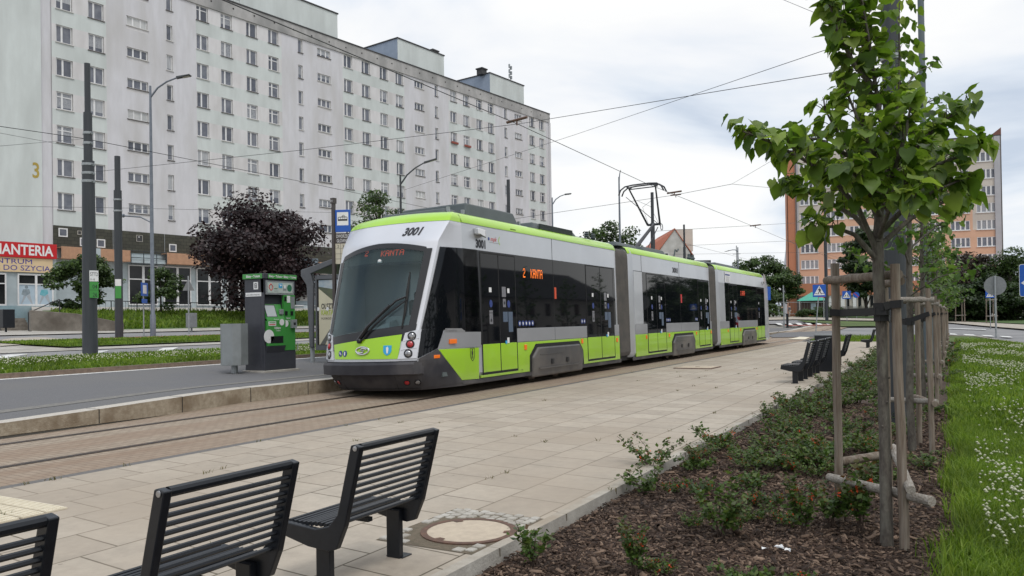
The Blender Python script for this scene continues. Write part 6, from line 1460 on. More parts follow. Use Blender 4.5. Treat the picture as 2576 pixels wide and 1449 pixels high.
p = gnd(2073, 803); D = p.x * -SY + p.y * CY; d, rx = facing(p); z = dep(2074, 732, D).z - p.z; t = sign_post('road_sign', 'white board with blue symbol and red base, half behind the pedestrian sign', p, z + .6, .05)
q = MB(); k_ = D / F; f_ = lambda a, b, o: rx * (a * k_) + Vector((0, 0, z + b * k_)) + d * o
q.prism([f_(-4, -9, .06), f_(9, -9, .06), f_(9, 17, .06), f_(-4, 17, .06)], [f_(-4, -9, .04), f_(9, -9, .04), f_(9, 17, .04), f_(-4, 17, .04)], 0); q.poly([f_(0, 1, .065), f_(7, 1, .065), f_(7, 13, .065), f_(0, 13, .065)], 1); q.prism([f_(-12, -16, .055), f_(9, -16, .055), f_(9, -9.2, .055), f_(-12, -9.2, .055)], [f_(-12, -16, .03), f_(9, -16, .03), f_(9, -9.2, .03), f_(-12, -9.2, .03)], 2)
q.build('sign_board', [M['sign_white'], M['sign_blue'], M['sign_red']], t)
p = gnd(2282, 836); D = p.x * -SY + p.y * CY; d, rx = facing(p); t = thing('hazard_marker', 'red and white striped hazard board seen between the far tree stakes', 'road sign', p); z = dep(2282, 792, D).z - p.z; q = MB(); q.tube([(0, 0, 0), (0, 0, z)], .04, 6); q.build('post', M['galv'], t)
q = MB(); k_ = D / F
for i in range(4): q.poly([rx * (a * k_) + Vector((0, 0, z + (b + i * 9) * k_)) + d * .05 for a, b in ((-5, -18), (5, -11), (5, -2), (-5, -9))], i % 2)
q.build('striped_board', [M['sign_red'], M['sign_white']], t)
# left side signs
p = gnd(362, 846); D = p.x * -SY + p.y * CY; t = sign_post('road_sign', 'narrow blue sign seen almost edge-on, left of the grey lamp post', p, dep(360, 712, D).z - p.z, .03); d, rx = facing(p); dd = (d + rx * 2.5).normalized(); r3 = Vector((-dd.y, dd.x, 0)); z = dep(360, 728, D).z - p.z
q = MB(); q.bar(Vector((0, 0, z)) - r3 * .38 + dd * .05, Vector((0, 0, z)) + r3 * .38 + dd * .05, .02, .62, 0); q.bar(Vector((0, 0, z - .55)) - r3 * .3 + dd * .05, Vector((0, 0, z - .55)) + r3 * .3 + dd * .05, .02, .2, 0); q.bar(Vector((0, 0, z)) - r3 * .2 + dd * .062, Vector((0, 0, z)) + r3 * .2 + dd * .062, .01, .4, 1); q.build('sign_board', [M['sign_blue'], M['sign_white']], t)
p = gnd(475.5, 841); D = p.x * -SY + p.y * CY; d, rx = facing(p); t = sign_post('road_sign', 'grey back of a triangular sign right of the grey lamp post', p, dep(475, 694, D).z - p.z, .035); z = dep(475, 718, D).z - p.z; k_ = D / F
q = MB(); q.prism([rx * (a * k_) + Vector((0, 0, z + b * k_)) - d * .05 for a, b in ((-14, -13), (14, -13), (0, 18))], [rx * (a * k_) + Vector((0, 0, z + b * k_)) - d * .065 for a, b in ((-14, -13), (14, -13), (0, 18))]); q.build('sign_plate', M['sign_back'], t)
p = gnd(482, 836); t = thing('litter_bin', 'grey litter bin on the grass behind the triangular sign', 'bin', p); q = MB(); q.box(-.22, .22, -.2, .2, .25, 1.05); q.build('bin_body', M['sign_back'], t, bevel=.02); q = MB(); q.tube([(0, 0, 0), (0, 0, .3)], .05, 6); q.build('post', M['sign_back'], t)
p = dep(770, 775, 58); t = thing('notice_board', 'white notice board with posters at the shop front behind the shelter', 'board', (p.x, p.y, 2.6)); d, rx = facing(p)
q = MB(); f_ = lambda a, b, o=0: rx * a + Vector((0, 0, b)) + d * o
q.poly([f_(-.7, .2), f_(.9, .2), f_(.9, 3.6), f_(-.7, 3.6)], 0); q.poly([f_(-.5, .5, .02), (f_(.35, .5, .02)), f_(.35, 2.2, .02), f_(-.5, 2.2, .02)], 1)
for k in range(6): q.poly([f_(.45, .6 + k * .45, .02), f_(.75, .6 + k * .45, .02), f_(.75, .95 + k * .45, .02), f_(.45, .95 + k * .45, .02)], 1)
q.build('board_face', [M['posterglass'], M['sign_white']], t)
# ------------------------------------------------------------------ orange tower block on the right
BL, BR = dep(1985, 790, 140), dep(2524, 790, 130); BL.z = BR.z = 0
bx_ = (BR - BL); BW = bx_.length; brz = math.atan2(bx_.y, bx_.x)
ob = thing('apartment_block', 'ten-storey orange and cream apartment block behind the linden at the right', 'building', BL, brz)
M['b_orange'] = pm('render_orange', (.63, .40, .28), (.58, .37, .255), .6, .9, c3=(.55, .35, .245), s3=.1); M['b_dark_orange'] = pm('render_deep_orange', (.47, .20, .115), (.43, .18, .10), .6, .9); M['b_cream'] = pm('render_cream', (.58, .53, .465), (.53, .485, .43), .6, .9, c3=(.44, .4, .36), s3=.1); M['b_grey'] = pm('render_cool_grey', (.42, .42, .44), (.38, .38, .40), .6, .9)
def bu(x, D=None):   # survey column to distance along the front
    d = ray(x, 700); n_ = Vector((-bx_.y, bx_.x, 0)).normalized(); k = (BL.dot(n_)) / (d.dot(n_)); return (Vector((d.x * k, d.y * k, 0)) - BL).dot(bx_.normalized())
ZT2 = 30.4
lefts = [2016, 2082, 2140, 2201, 2265, 2331, 2394, 2460]; cu = [(bu(x), bu(x) + 2.85) for x in lefts]
FT = [26.6 + 1.35 - 2.8 * k for k in range(9)]
q = MB(); us = sorted(set([bu(1985), bu(2004), bu(2012), bu(2070), bu(2120), bu(2330), bu(2450), BW] + [a for c in cu for a in c]))
for a, b in zip(us, us[1:]):
    uc = (a + b) / 2; here = [c for c in cu if c[0] <= uc <= c[1]]
    zs = sorted(set([0, 5.9, ZT2, 15.2, 16.4, 22.0, 14.0] + [z for t_ in FT for z in (t_, t_ - 1.55)]))
    for z0, z1 in zip(zs, zs[1:]):
        if z1 - z0 < .01: continue
        zc_ = (z0 + z1) / 2
        if here and any(t_ - 1.55 < zc_ < t_ for t_ in FT): continue
        if uc < bu(2004): mi = 1
        elif uc < bu(2012): mi = 3
        elif uc < bu(2070): mi = 2 if zc_ > 14.0 else 0
        elif uc < bu(2330): mi = (2 if zc_ > 22.0 else 0)
        elif uc < bu(2450): mi = 2 if zc_ > 22.0 else 0
        else: mi = 2 if zc_ > 15.2 else 0
        if mi == 0 and not here and any(t_ - 1.55 < zc_ < t_ for t_ in FT) and uc < bu(2330) and bu(2120) < uc: mi = 2
        q.quad((a, 0, z0), (b, 0, z0), (b, 0, z1), (a, 0, z1), mi)
for c in cu:
    for t_ in FT: q.box(c[0], c[1], .15, .2, t_ - 1.55, t_, 2)
q.quad((0, 0, 0), (0, 12, 0), (0, 12, ZT2), (0, 0, ZT2), 1); q.quad((BW, 0, 0), (BW, 12, 0), (BW, 12, ZT2), (BW, 0, ZT2), 0); q.quad((0, 12, 0), (BW, 12, 0), (BW, 12, ZT2), (0, 12, ZT2), 2)
q.build('facade', [M['b_orange'], M['b_dark_orange'], M['b_cream'], M['b_grey']], ob)
q = MB(); q.box(-.2, BW + .2, -.12, 12.2, ZT2, ZT2 + .2); q.build('roof', M['roof_dark'], ob)
q = MB(); q.prism([(BW - 1.3, -.1, ZT2 + .2), (BW + .2, -.1, ZT2 + .2), (BW + .2, -.1, ZT2 + 1.4)], [(BW - 1.3, .6, ZT2 + .2), (BW + .2, .6, ZT2 + .2), (BW + .2, .6, ZT2 + 1.4)]); q.build('roof_corner', pm('roof_rust', (.16, .07, .055), rough=.8), ob)
q = MB(); q.box(BW - .9, BW, -.25, 0, 0, ZT2, 0); q.build('corner_pier', M['b_grey'], ob)
for u_ in (BW + .05, bu(2006)): q = MB(); q.tube([(u_, -.2, 0), (u_, -.2, ZT2)], .1, 6, 0); q.build('drain_pipe', M['sill'], ob)
wr = random.Random(11)
for a, b in cu:
    for t_ in FT:
        f_ = MB(); t = .09; z0, z1 = t_ - 1.55, t_
        f_.box(a, b, .02, .12, z0, z0 + t); f_.box(a, b, .02, .12, z1 - t, z1); f_.box(a, a + t, .02, .12, z0 + t, z1 - t); f_.box(b - t, b, .02, .12, z0 + t, z1 - t)
        for s in (.24, .52, .76): c = a + (b - a) * s; f_.box(c - .11, c + .11, .016, .116, z0 + t, z1 - t)
        f_.box(a - .1, b + .1, -.12, .02, z0 - .09, z0); o = f_.build('window', M['pvc'], ob)
        p_ = MB(); p_.quad((a, .10, z0), (b, .10, z0), (b, .10, z1), (a, .10, z1)); p_.build('pane', G[wr.choice((1, 3, 3, 1, 0))], o)
p0, p1 = bu(1957), bu(2135); q = MB(); q.box(p0 + 3, p1 + 26, -12, -.3, 4.6, 6.6); q.box(p0 + 3.4, p1 + 26, -11.6, -.3, 1, 4.6, 1)
k = p0 + 4
while k < p1 + 25:
    q.box(k, k + .55, -11.8, -11.6, 1, 4.6, 2); q.box(k + .8, k + 1.25, -11.66, -11.6, 1.4, 4.4, 3); k += 1.75
q.build('podium', [M['b_dark_orange'], M['b_cream'], M['sign_white'], M['shop_glass']], ob)
# ------------------------------------------------------------------ white gabled house behind the tram
D = 118; A_, B_ = dep(1655, 660, D), dep(1737, 660, D); hx = (B_ - A_); hx.z = 0; hw2 = hx.length; e = dep(1697, 576, D); hb = Vector((A_.x, A_.y, 0))
t = thing('gabled_house', 'white gabled house with orange tiled roof behind the tram', 'house', hb, math.atan2(hx.y, hx.x))
zg = e.z; ze = dep(1737, 636, D).z; zeL = dep(1655, 636, D).z; ap = (dep(1697, 576, D) - A_).dot(hx.normalized()); q = MB()
q.prism([(0, 0, -1), (hw2, 0, -1), (hw2, 0, ze), (ap, 0, zg), (0, 0, zeL)], [(0, 14, -1), (hw2, 14, -1), (hw2, 14, ze), (ap, 14, zg), (0, 14, zeL)]); q.build('wall', pm('house_white', (.55, .54, .51), (.45, .44, .41), .8, .9, c3=(.36, .35, .32), s3=.5), t)
M['tiles'] = pm('orange_tiles', (.42, .13, .065), (.34, .10, .055), 3, .8, bump=.3)
q = MB(); q.prism([(-.6, -.15, zeL - .5), (ap, -.15, zg + .12), (ap, -.15, zg - .05), (-.6, -.15, zeL - .68)], [(-3, 14, zeL - .5), (ap, 14, zg + .12), (ap, 14, zg - .05), (-3, 14, zeL - .68)]); q.prism([(hw2 + .5, -.15, ze - .4), (ap, -.15, zg + .12), (ap, -.15, zg - .05), (hw2 + .5, -.15, ze - .58)], [(hw2 + .5, 14, ze - .4), (ap, 14, zg + .12), (ap, 14, zg - .05), (hw2 + .5, 14, ze - .58)]); q.build('roof', M['tiles'], t)
q = MB(); q.box(ap + .8, ap + 3.6, 4, 7, zg - 3, zg + .4); q.build('chimney', M['b_cream'], t)
for x_ in (1660, 1672): u_ = (dep(x_, 648, D) - A_).dot(hx.normalized()); z_ = dep(x_, 648, D).z; q = MB(); q.box(u_, u_ + .55, -.05, .02, z_ - .7, z_ + .7, 0); q.box(u_ + .06, u_ + .49, -.07, -.05, z_ - .62, z_ + .62, 1); q.build('window', [M['pvc'], M['shop_glass']], t)
q = MB(); q.box(hw2, hw2 + 3.2, 2, 10, -1, ze - 1.4); q.build('side_wing', M['b_cream'], t); q = MB(); q.box(hw2 - .1, hw2 + 3.5, 1.8, 10, ze - 1.4, ze - 1.0); q.build('wing_roof', M['roof_dark'], t)
# white low building at the far right, spire and mast beyond
p = dep(1978, 660, 300); t = thing('church_spire', 'thin grey church spire far beyond the trees left of the orange block', 'spire', (p.x, p.y, 0)); zt_ = dep(1977, 608, 300).z
q = MB(); q.lathe((0, 0, 0), [(2.2, 0), (2.2, zt_ * .52), (2.8, zt_ * .56), (1.5, zt_ * .64), (.8, zt_ * .72), (.15, zt_ * .9), (.08, zt_)], 10); q.build('spire_body', M['b_grey'], t)
p = dep(1854, 690, 190); t = thing('aerial_mast', 'thin aerial mast above the far trees', 'mast', (p.x, p.y, 0)); zt_ = dep(1854, 618, 190).z; q = MB(); q.tube([(0, 0, 0), (0, 0, zt_)], .12, 5); q.tube([(-.9, 0, zt_ - 2), (.9, 0, zt_ - 2)], .08, 4); q.build('pole', M['galv'], t)
# kiosk, fence
p = dep(2043, 786, 108); t = thing('kiosk', 'small brown kiosk with pointed turquoise roof below the orange block', 'kiosk', (p.x, p.y, g(p.x, p.y)), brz)
q = MB(); q.box(-1.45, 1.45, -1.2, 1.2, 0, 2.2); q.build('wall', pm('kiosk_brown', (.085, .055, .045), (.06, .04, .035), 3, .8), t)
q = MB(); q.add([(-2.0, -1.8, 2.15), (2.0, -1.8, 2.15), (2.0, 1.8, 2.15), (-2.0, 1.8, 2.15), (0, 0, 3.35)], [(0, 1, 4), (1, 2, 4), (2, 3, 4), (3, 0, 4), (3, 2, 1, 0)]); q.build('roof', pm('turquoise_roof', (.04, .36, .25), (.05, .3, .22), 3, .5), t)
q = MB(); q.box(-.2, .45, -1.23, -1.2, .7, 1.8); q.build('window', M['posterglass'], t)
q = MB(); q.box(-.5, .9, -1.25, -1.2, 0, .55); q.build('brick_panel', M['tiles'], t)
t = thing('fence', 'grey concrete slat fence under the big tree', 'fence', dep(2112, 797, 100)); q = MB(); qp = MB(); A_ = dep(2112, 798, 100); B_ = dep(2225, 800, 97); A0 = A_.copy(); dh = dep(2112, 771, 100).z - A_.z
for k in range(9): z = dh * (k + .3) / 9; q.bar(Vector((0, 0, z)), B_ - A0 + Vector((0, 0, z)), .06, dh / 9 * .68)
q.build('slat_panel', M['concrete'], t)
for k in range(5): c = (B_ - A0) * (k / 4) - Vector((0, .1, 0)); qp = MB(); qp.bar(c + Vector((0, 0, -.5)), c + Vector((0, 0, dh + .1)), .18, .18); qp.build('post', M['concrete'], t)
railing('thin wire fence in front of the white colonnade', [dep(1960, 797, 104), dep(2010, 797, 104), dep(2060, 797, 104), dep(2112, 798, 102)], 1.9, 7, mat='galv', cat='fence')
# ------------------------------------------------------------------ people (far, beside the road)
def person(label, x, yb, yt, shirt, legs, skin, hair, ph):
    p = gnd(x, yb); D = p.x * -SY + p.y * CY; hgt = (yb - yt) / F * D; t = thing('person', label, 'person', p, R(200 + ph)); k = hgt / 1.75
    def skin_body(name, J, E, rad, mat, par):
        me = bpy.data.meshes.new(name); me.from_pydata([tuple(c * k for c in j) for j in J], E, []); o = bpy.data.objects.new(name, me); col.objects.link(o); o.parent = par; me.materials.append(mat)
        md = o.modifiers.new('skin', 'SKIN')
        for i, r in enumerate(rad): s_ = me.skin_vertices[0].data[i]; s_.radius = ((r[0] if isinstance(r, tuple) else r) * k, (r[1] if isinstance(r, tuple) else r) * k); s_.use_root = (i == 0)
        md.use_smooth_shade = True; sd_ = o.modifiers.new('sub', 'SUBSURF'); sd_.levels = 1; sd_.render_levels = 1; return o
    J = [(0, 0, .93), (0, 0, 1.15), (0, .01, 1.40), (0, .01, 1.50), (0, .0, 1.62), (0, 0, 1.72), (.10, 0, .88), (.11, .12, .48), (.11, .03, .09), (.11, -.10, .03), (-.10, 0, .88), (-.11, -.06, .48), (-.11, -.22, .10), (-.11, -.32, .05), (.19, .01, 1.38), (.24, .05, 1.10), (.23, -.08, .88), (.23, -.12, .80), (-.19, .01, 1.38), (-.24, -.04, 1.10), (-.23, -.14, .88), (-.23, -.18, .80)]
    E_ = [(0, 1), (1, 2), (2, 3), (3, 4), (4, 5), (0, 6), (6, 7), (7, 8), (8, 9), (0, 10), (10, 11), (11, 12), (12, 13), (2, 14), (14, 15), (15, 16), (16, 17), (2, 18), (18, 19), (19, 20), (20, 21)]
    rad = [(.15, .11), (.14, .10), (.15, .10), .055, .095, .07, .085, .06, .04, .035, .085, .06, .04, .035, .055, .042, .032, .03, .055, .042, .032, .03]
    skin_body('body', J, E_, rad, skin, t)
    skin_body('jacket', [J[0], J[1], J[2], J[14], J[15], (.233, -.06, .92), J[18], J[19], (-.233, -.12, .92)], [(0, 1), (1, 2), (2, 3), (3, 4), (4, 5), (2, 6), (6, 7), (7, 8)], [(.17, .13), (.165, .125), (.165, .12), .075, .06, .05, .075, .06, .05], shirt, t)
    skin_body('trousers', [J[0], J[6], J[7], (.11, .035, .13), J[10], J[11], (-.11, -.215, .14)], [(0, 1), (1, 2), (2, 3), (0, 4), (4, 5), (5, 6)], [(.155, .12), .10, .075, .06, .10, .075, .06], legs, t)
    q = MB(); q.lathe((0, .015 * k, 1.60 * k), [(.085 * k, 0), (.105 * k, .04 * k), (.10 * k, .10 * k), (.06 * k, .145 * k), (.01 * k, .155 * k)], 10); q.build('hair', hair, t, smooth=True)
    for sx in (-.1, .1): pass
    return t
c_ = lambda n_, c: pm(n_, c, rough=.8)
skn = c_('skin', (.42, .25, .18))
person('person in dark jacket and dark trousers walking by the far pavement', 1967.5, 798.5, 768, c_('jacket_navy', (.02, .022, .035)), c_('trousers_black', (.015, .015, .018)), skn, c_('hair_brown', (.05, .03, .02)), 0)
person('person in grey top and pale trousers walking by the far pavement', 1986.5, 798.5, 766, c_('top_grey', (.10, .10, .12)), c_('trousers_pale', (.35, .31, .27)), skn, c_('hair_dark', (.03, .02, .015)), 40)
# ------------------------------------------------------------------ vegetation helpers
nr = np.random.RandomState(5)
def basis(nv):
    a = np.cross(nv, np.array([0.13, .31, 1.0])); a /= np.linalg.norm(a, axis=1)[:, None] + 1e-9; return a, np.cross(nv, a)
def leaf_cloud(P, Nn, size, shape='quad', droop=.3):
    """P (n,3) positions, Nn (n,3) normals, size (n,)"""
    n_ = len(P); Nn = Nn / (np.linalg.norm(Nn, axis=1)[:, None] + 1e-9); a, b = basis(Nn); th = nr.uniform(0, 2 * np.pi, n_)[:, None]
    u = a * np.cos(th) + b * np.sin(th); v = np.cross(Nn, u); s = size[:, None]
    if shape == 'quad':
        V = np.stack([P - u * s * .5, P + v * s * .32 - Nn * s * .08, P + u * s * .5, P - v * s * .32 - Nn * s * .08], 1); F_ = np.arange(n_ * 4).reshape(n_, 4); return V.reshape(-1, 3), F_
def tree_bg(name, label, base, h, crown_z0, rad, n_, mat, leaf, bark='bark_dark', group=None, squash=1.0, clumps=26, limbs=6, seed=1, flat=.55, cat='tree', tilt=(0, 0)):
    r_ = np.random.RandomState(seed); t = thing(name, label, cat, base, 0, group); pr_ = random.Random(seed)
    zc_ = (crown_z0 + h) / 2; hz_ = (h - crown_z0) / 2
    C = []
    while len(C) < clumps:
        d = r_.normal(size=3); d /= np.linalg.norm(d); k = r_.uniform(.45, .93)
        c = np.array([d[0] * rad * k, d[1] * rad * k, zc_ + d[2] * hz_ * k]); taper = 1 - max(0, (c[2] - zc_) / hz_) * .35; c[0] *= taper; c[1] *= taper; C.append((c, r_.uniform(.18, .36) * rad))
    per = int(n_ * 1.5) // clumps; Ps, Ns, Ss = [], [], []
    for c, cr_ in C:
        d = r_.normal(size=(per, 3)); d /= np.linalg.norm(d, axis=1)[:, None]; k = r_.uniform(.25, 1.05, per)[:, None] ** .6
        p = c + d * k * cr_ * np.array([1.2, 1.2, .62]); Ps.append(p); nn = d * .6 + r_.normal(size=(per, 3)) * .55 + np.array([0, 0, .75]); Ns.append(nn); Ss.append(r_.uniform(.7, 1.35, per) * leaf)
    P, Nn, S = np.concatenate(Ps), np.concatenate(Ns), np.concatenate(Ss); V, F_ = leaf_cloud(P, Nn, S)
    np_mesh('crown', V, F_, 4, M[mat], t)
    q = MB(); tr_ = max(.07, h * .016); q.tube([(0, 0, -.3), (tilt[0] * .3, tilt[1] * .3, crown_z0 * .6), (tilt[0], tilt[1], zc_), (tilt[0], tilt[1], h * .9)], [tr_ * 1.25, tr_, tr_ * .6, tr_ * .15], 8)
    for k in range(limbs): c = C[k][0]; z0 = pr_.uniform(crown_z0 * .7, zc_); q.tube([(0, 0, z0), (c[0] * .45, c[1] * .45, z0 + (c[2] - z0) * .6), tuple(c)], [tr_ * .45, tr_ * .28, tr_ * .08], 5)
    q.build('trunk', M[bark], t, smooth=True); return t
# trees of the left side
def tpx(x, yb, D): p = dep(x, yb, D); return Vector((p.x, p.y, g(p.x, p.y)))
def hgt(x, yt, D, b): return dep(x, yt, D).z - b.z
b = tpx(664, 790, 57); tree_bg('plum_tree', 'dark purple-leaved plum tree behind the ticket machine', b, hgt(665, 490, 57, b), .7, 4.7, 17000, 'leaf_purple', .27, clumps=92, seed=13, limbs=22)
b = tpx(212, 800, 50); tree_bg('shrub', 'big round green bush behind the tall left mast', b, hgt(212, 628, 50, b), .3, 1.95, 6500, 'leaf_bg', .19, clumps=34, seed=4, cat='bush')
b = tpx(405, 800, 52); tree_bg('shrub', 'loose green shrub between the lamp post and the shop windows', b, hgt(405, 676, 52, b), .3, 1.6, 3200, 'leaf_bg', .16, clumps=26, seed=5, cat='bush')
b = tpx(172, 795, 49.5); tree_bg('shrub', 'small dark bush behind the end of the retaining wall', b, hgt(172, 752, 49, b), .0, .85, 1300, 'leaf_dark', .15, clumps=14, seed=6, limbs=2, cat='bush')
b = tpx(958, 800, 46); tree_bg('young_tree', 'thin-crowned young tree rising behind the tram front', b, hgt(958, 446, 46, b), 3.2, 1.6, 2400, 'leaf_bg', .16, clumps=40, seed=8, limbs=30)
# trees behind the tram
for x, yt, D, rad, n_, sd, lb in ((1520, 556, 92, 4.3, 5200, 11, 'round green tree behind the first tram joint, right of the long block'), (1470, 592, 96, 3.0, 2600, 12, 'lower green tree at the corner of the long block'), (1600, 574, 94, 3.2, 3600, 13, 'green tree left of the gabled house behind the pantograph')):
    b = tpx(x, 790, D); tree_bg('tree', lb, b, hgt(x, yt, D, b), 3.0, rad, n_, 'leaf_bg', .34, clumps=40, seed=sd, limbs=10)
for x, yt, D, rad, n_, sd, lb in ((1885, 648, 118, 3.6, 4200, 21, 'leafy tree right above the tram tail'), (1935, 640, 122, 4.2, 5200, 22, 'leafy tree left of the orange block beyond the tram tail'), (1968, 664, 118, 3.2, 3200, 23, 'lower leafy tree touching the left edge of the orange block'), (1840, 668, 130, 3.4, 2600, 24, 'small far tree behind the roof of the third tram section'), (1925, 715, 112, 3.2, 2600, 25, 'low bushy tree at the tail of the tram')):
    b = tpx(x, 790, D); tree_bg('tree', lb, b, hgt(x, yt, D, b), 1.6, rad, n_, 'leaf_bg', .36, clumps=36, seed=sd, limbs=8)
b = tpx(2180, 798, 96); tree_bg('tree', 'big dark green tree in front of the orange block, right behind the linden trunk', b, hgt(2180, 560, 96, b), .8, 3.1, 8000, 'leaf_dark', .36, clumps=46, seed=31)
for x, yt, D, rad, n_, sd, mt, lb in ((2445, 622, 78, 3.4, 6000, 41, 'leaf_brown', 'brownish dark tree before the right end of the orange block'), (2385, 668, 76, 2.6, 3500, 42, 'leaf_brown', 'brownish shrub left of the big brown tree'), (2545, 628, 74, 3.2, 6000, 43, 'leaf_bg', 'green tree at the right edge behind the grey disc sign'), (2620, 610, 76, 3.6, 4000, 44, 'leaf_bg', 'green tree just past the right edge of the view'), (2480, 690, 72, 2.4, 4200, 45, 'leaf_dark', 'dark green bush behind the grey disc sign'), (2420, 712, 72, 2.4, 4200, 46, 'leaf_dark', 'dark bush left of the grey disc sign'), (2350, 720, 78, 2.2, 3200, 47, 'leaf_dark', 'dark bush behind the far staked trees'), (2560, 705, 70, 2.5, 4200, 48, 'leaf_dark', 'dark green bush at the right edge under the green tree'), (2330, 735, 84, 2.4, 3000, 49, 'leaf_dark', 'dark bush filling the gap left of the brownish shrub'), (2455, 705, 82, 3.0, 5200, 50, 'leaf_brown', 'dense brownish bush under the brown tree'), (2520, 680, 80, 3.0, 5200, 51, 'leaf_dark', 'dense dark bush between the brown and the green tree'), (2400, 690, 84, 2.8, 4600, 52, 'leaf_dark', 'dense dark bush behind the lone sapling')):
    b = tpx(x, 808, D); tree_bg('tree' if rad > 2.5 else 'shrub', lb, b, hgt(x, yt, D, b), .0, rad, n_, mt, .28, clumps=40, seed=sd, limbs=8, cat='tree' if rad > 2.5 else 'bush')
for x, yt, D, rad, sd, lb in ((1945, 765, 108, 2.0, 61, 'low green bush left of the two walkers'), (2090, 775, 100, 2.2, 62, 'low green bush in front of the kiosk'), (2030, 783, 103, 1.6, 63, 'low grass bush right of the two walkers')):
    b = tpx(x, 798, D); tree_bg('shrub', lb, b, hgt(x, yt, D, b) + .3, -.2, rad, 1400, 'leaf_bg', .26, clumps=16, seed=sd, limbs=0, cat='bush')
# ------------------------------------------------------------------ linden leaves
def heart_leaves(P, Dn, S, r_):
    """P base of each leaf, Dn the leaf's length direction, S size; one folded heart-shaped blade each"""
    out_v, out_f = [], []
    hl = [(.17, -.11), (.36, -.10), (.49, .08), (.53, .30), (.47, .52), (.35, .71), (.19, .88), (.07, 1.0)]
    L2 = [(0, 0), (0, .28), (0, .58), (0, .84), (0, 1.10)] + hl + [(-x, y) for x, y in hl]
    FC = []
    for o_ in (5, 13): FC += [(0, o_, o_ + 1), (0, o_ + 1, o_ + 2, 1), (1, o_ + 2, o_ + 3, 2), (2, o_ + 3, o_ + 4), (2, o_ + 4, o_ + 5, 3), (3, o_ + 5, o_ + 6), (3, o_ + 6, o_ + 7, 4)]
    for p, d, s in zip(P, Dn, S):
        d = Vector(d).normalized(); up = Vector((r_.uniform(-.5, .5), r_.uniform(-.5, .5), 1)); a = d.cross(up)
        if a.length < .05: a = d.orthogonal()
        a.normalize(); nn = a.cross(d).normalized(); fold = r_.uniform(.1, .35); curl = r_.uniform(.0, .75); b0 = len(out_v); wv = r_.uniform(-.12, .12); ph = r_.uniform(0, 6.28); wa = r_.uniform(.08, .26); asp = r_.uniform(.85, 1.08)
        for i, (x, y) in enumerate(L2):
            jag = asp * (1 + r_.uniform(-.06, .06))
            out_v.append(Vector(p) + a * (x * s * jag) + d * (y * s) - nn * (s * (-fold * abs(x) + curl * y * y * .5 + wv * x * y + wa * abs(x) * math.sin(7 * y + ph + (1.5 if x > 0 else 0)))))
        out_f += [tuple(b0 + i for i in f) for f in FC]
    return out_v, out_f
def leafy(limbs, par, mat, size, step, spread, seed, trunk_mat='bark', start=.3, name='crown'):
    r_ = random.Random(seed); P, Dn, S = [], [], []; tw = MB()
    for pts, f0 in limbs:
        pts = [Vector(p) for p in pts]; Ls = [(b - a).length for a, b in zip(pts, pts[1:])]; tot = sum(Ls); s = tot * f0
        while s < tot + spread * .4:
            k = 0; acc = 0
            while k < len(Ls) - 1 and acc + Ls[k] < s: acc += Ls[k]; k += 1
            c = pts[k].lerp(pts[k + 1], min(1.0, (s - acc) / Ls[k])); ax = (pts[k + 1] - pts[k]).normalized()
            side_ = Vector((r_.gauss(0, 1), r_.gauss(0, 1), r_.gauss(0, .7))); side_ = (side_ - ax * side_.dot(ax)).normalized(); rr_ = spread * r_.uniform(.15, 1.0) * (1 - .45 * s / max(tot, .01)); e = c + side_ * rr_ + ax * r_.uniform(0, .5) * spread + Vector((0, 0, .03))
            if r_.random() < .6: tw.tube([c, c.lerp(e, .6) + Vector((0, 0, .01)), e], [.004, .003, .002], 3, cap=False)
            for _ in range(r_.choice((1, 1, 2, 2))):
                d = side_ * r_.uniform(.2, 1) + ax * r_.uniform(-.2, .7) + Vector((r_.gauss(0, .3), r_.gauss(0, .3), -r_.uniform(.1, .95)))
                P.append(e + Vector((r_.gauss(0, .02), r_.gauss(0, .02), r_.gauss(0, .02)))); Dn.append(d); S.append(size * r_.uniform(.45, 1.28))
            s += step * r_.uniform(.5, 1.5)
    V, Fc = heart_leaves(P, Dn, S, r_)
    q = MB(); q.add(V, Fc); o = q_build_at(q, name, M[mat], par, True); t2 = q_build_at(tw, 'twig', M['twig'], par); t2['kind'] = 'stuff'; return o, len(P)
def q_build_at(q, name, mat, par, smooth=False):
    o_ = Vector(par.location); q.v = [tuple(Vector(v) - o_) for v in q.v]; return q.build(name, mat, par, smooth=smooth, angle=60)
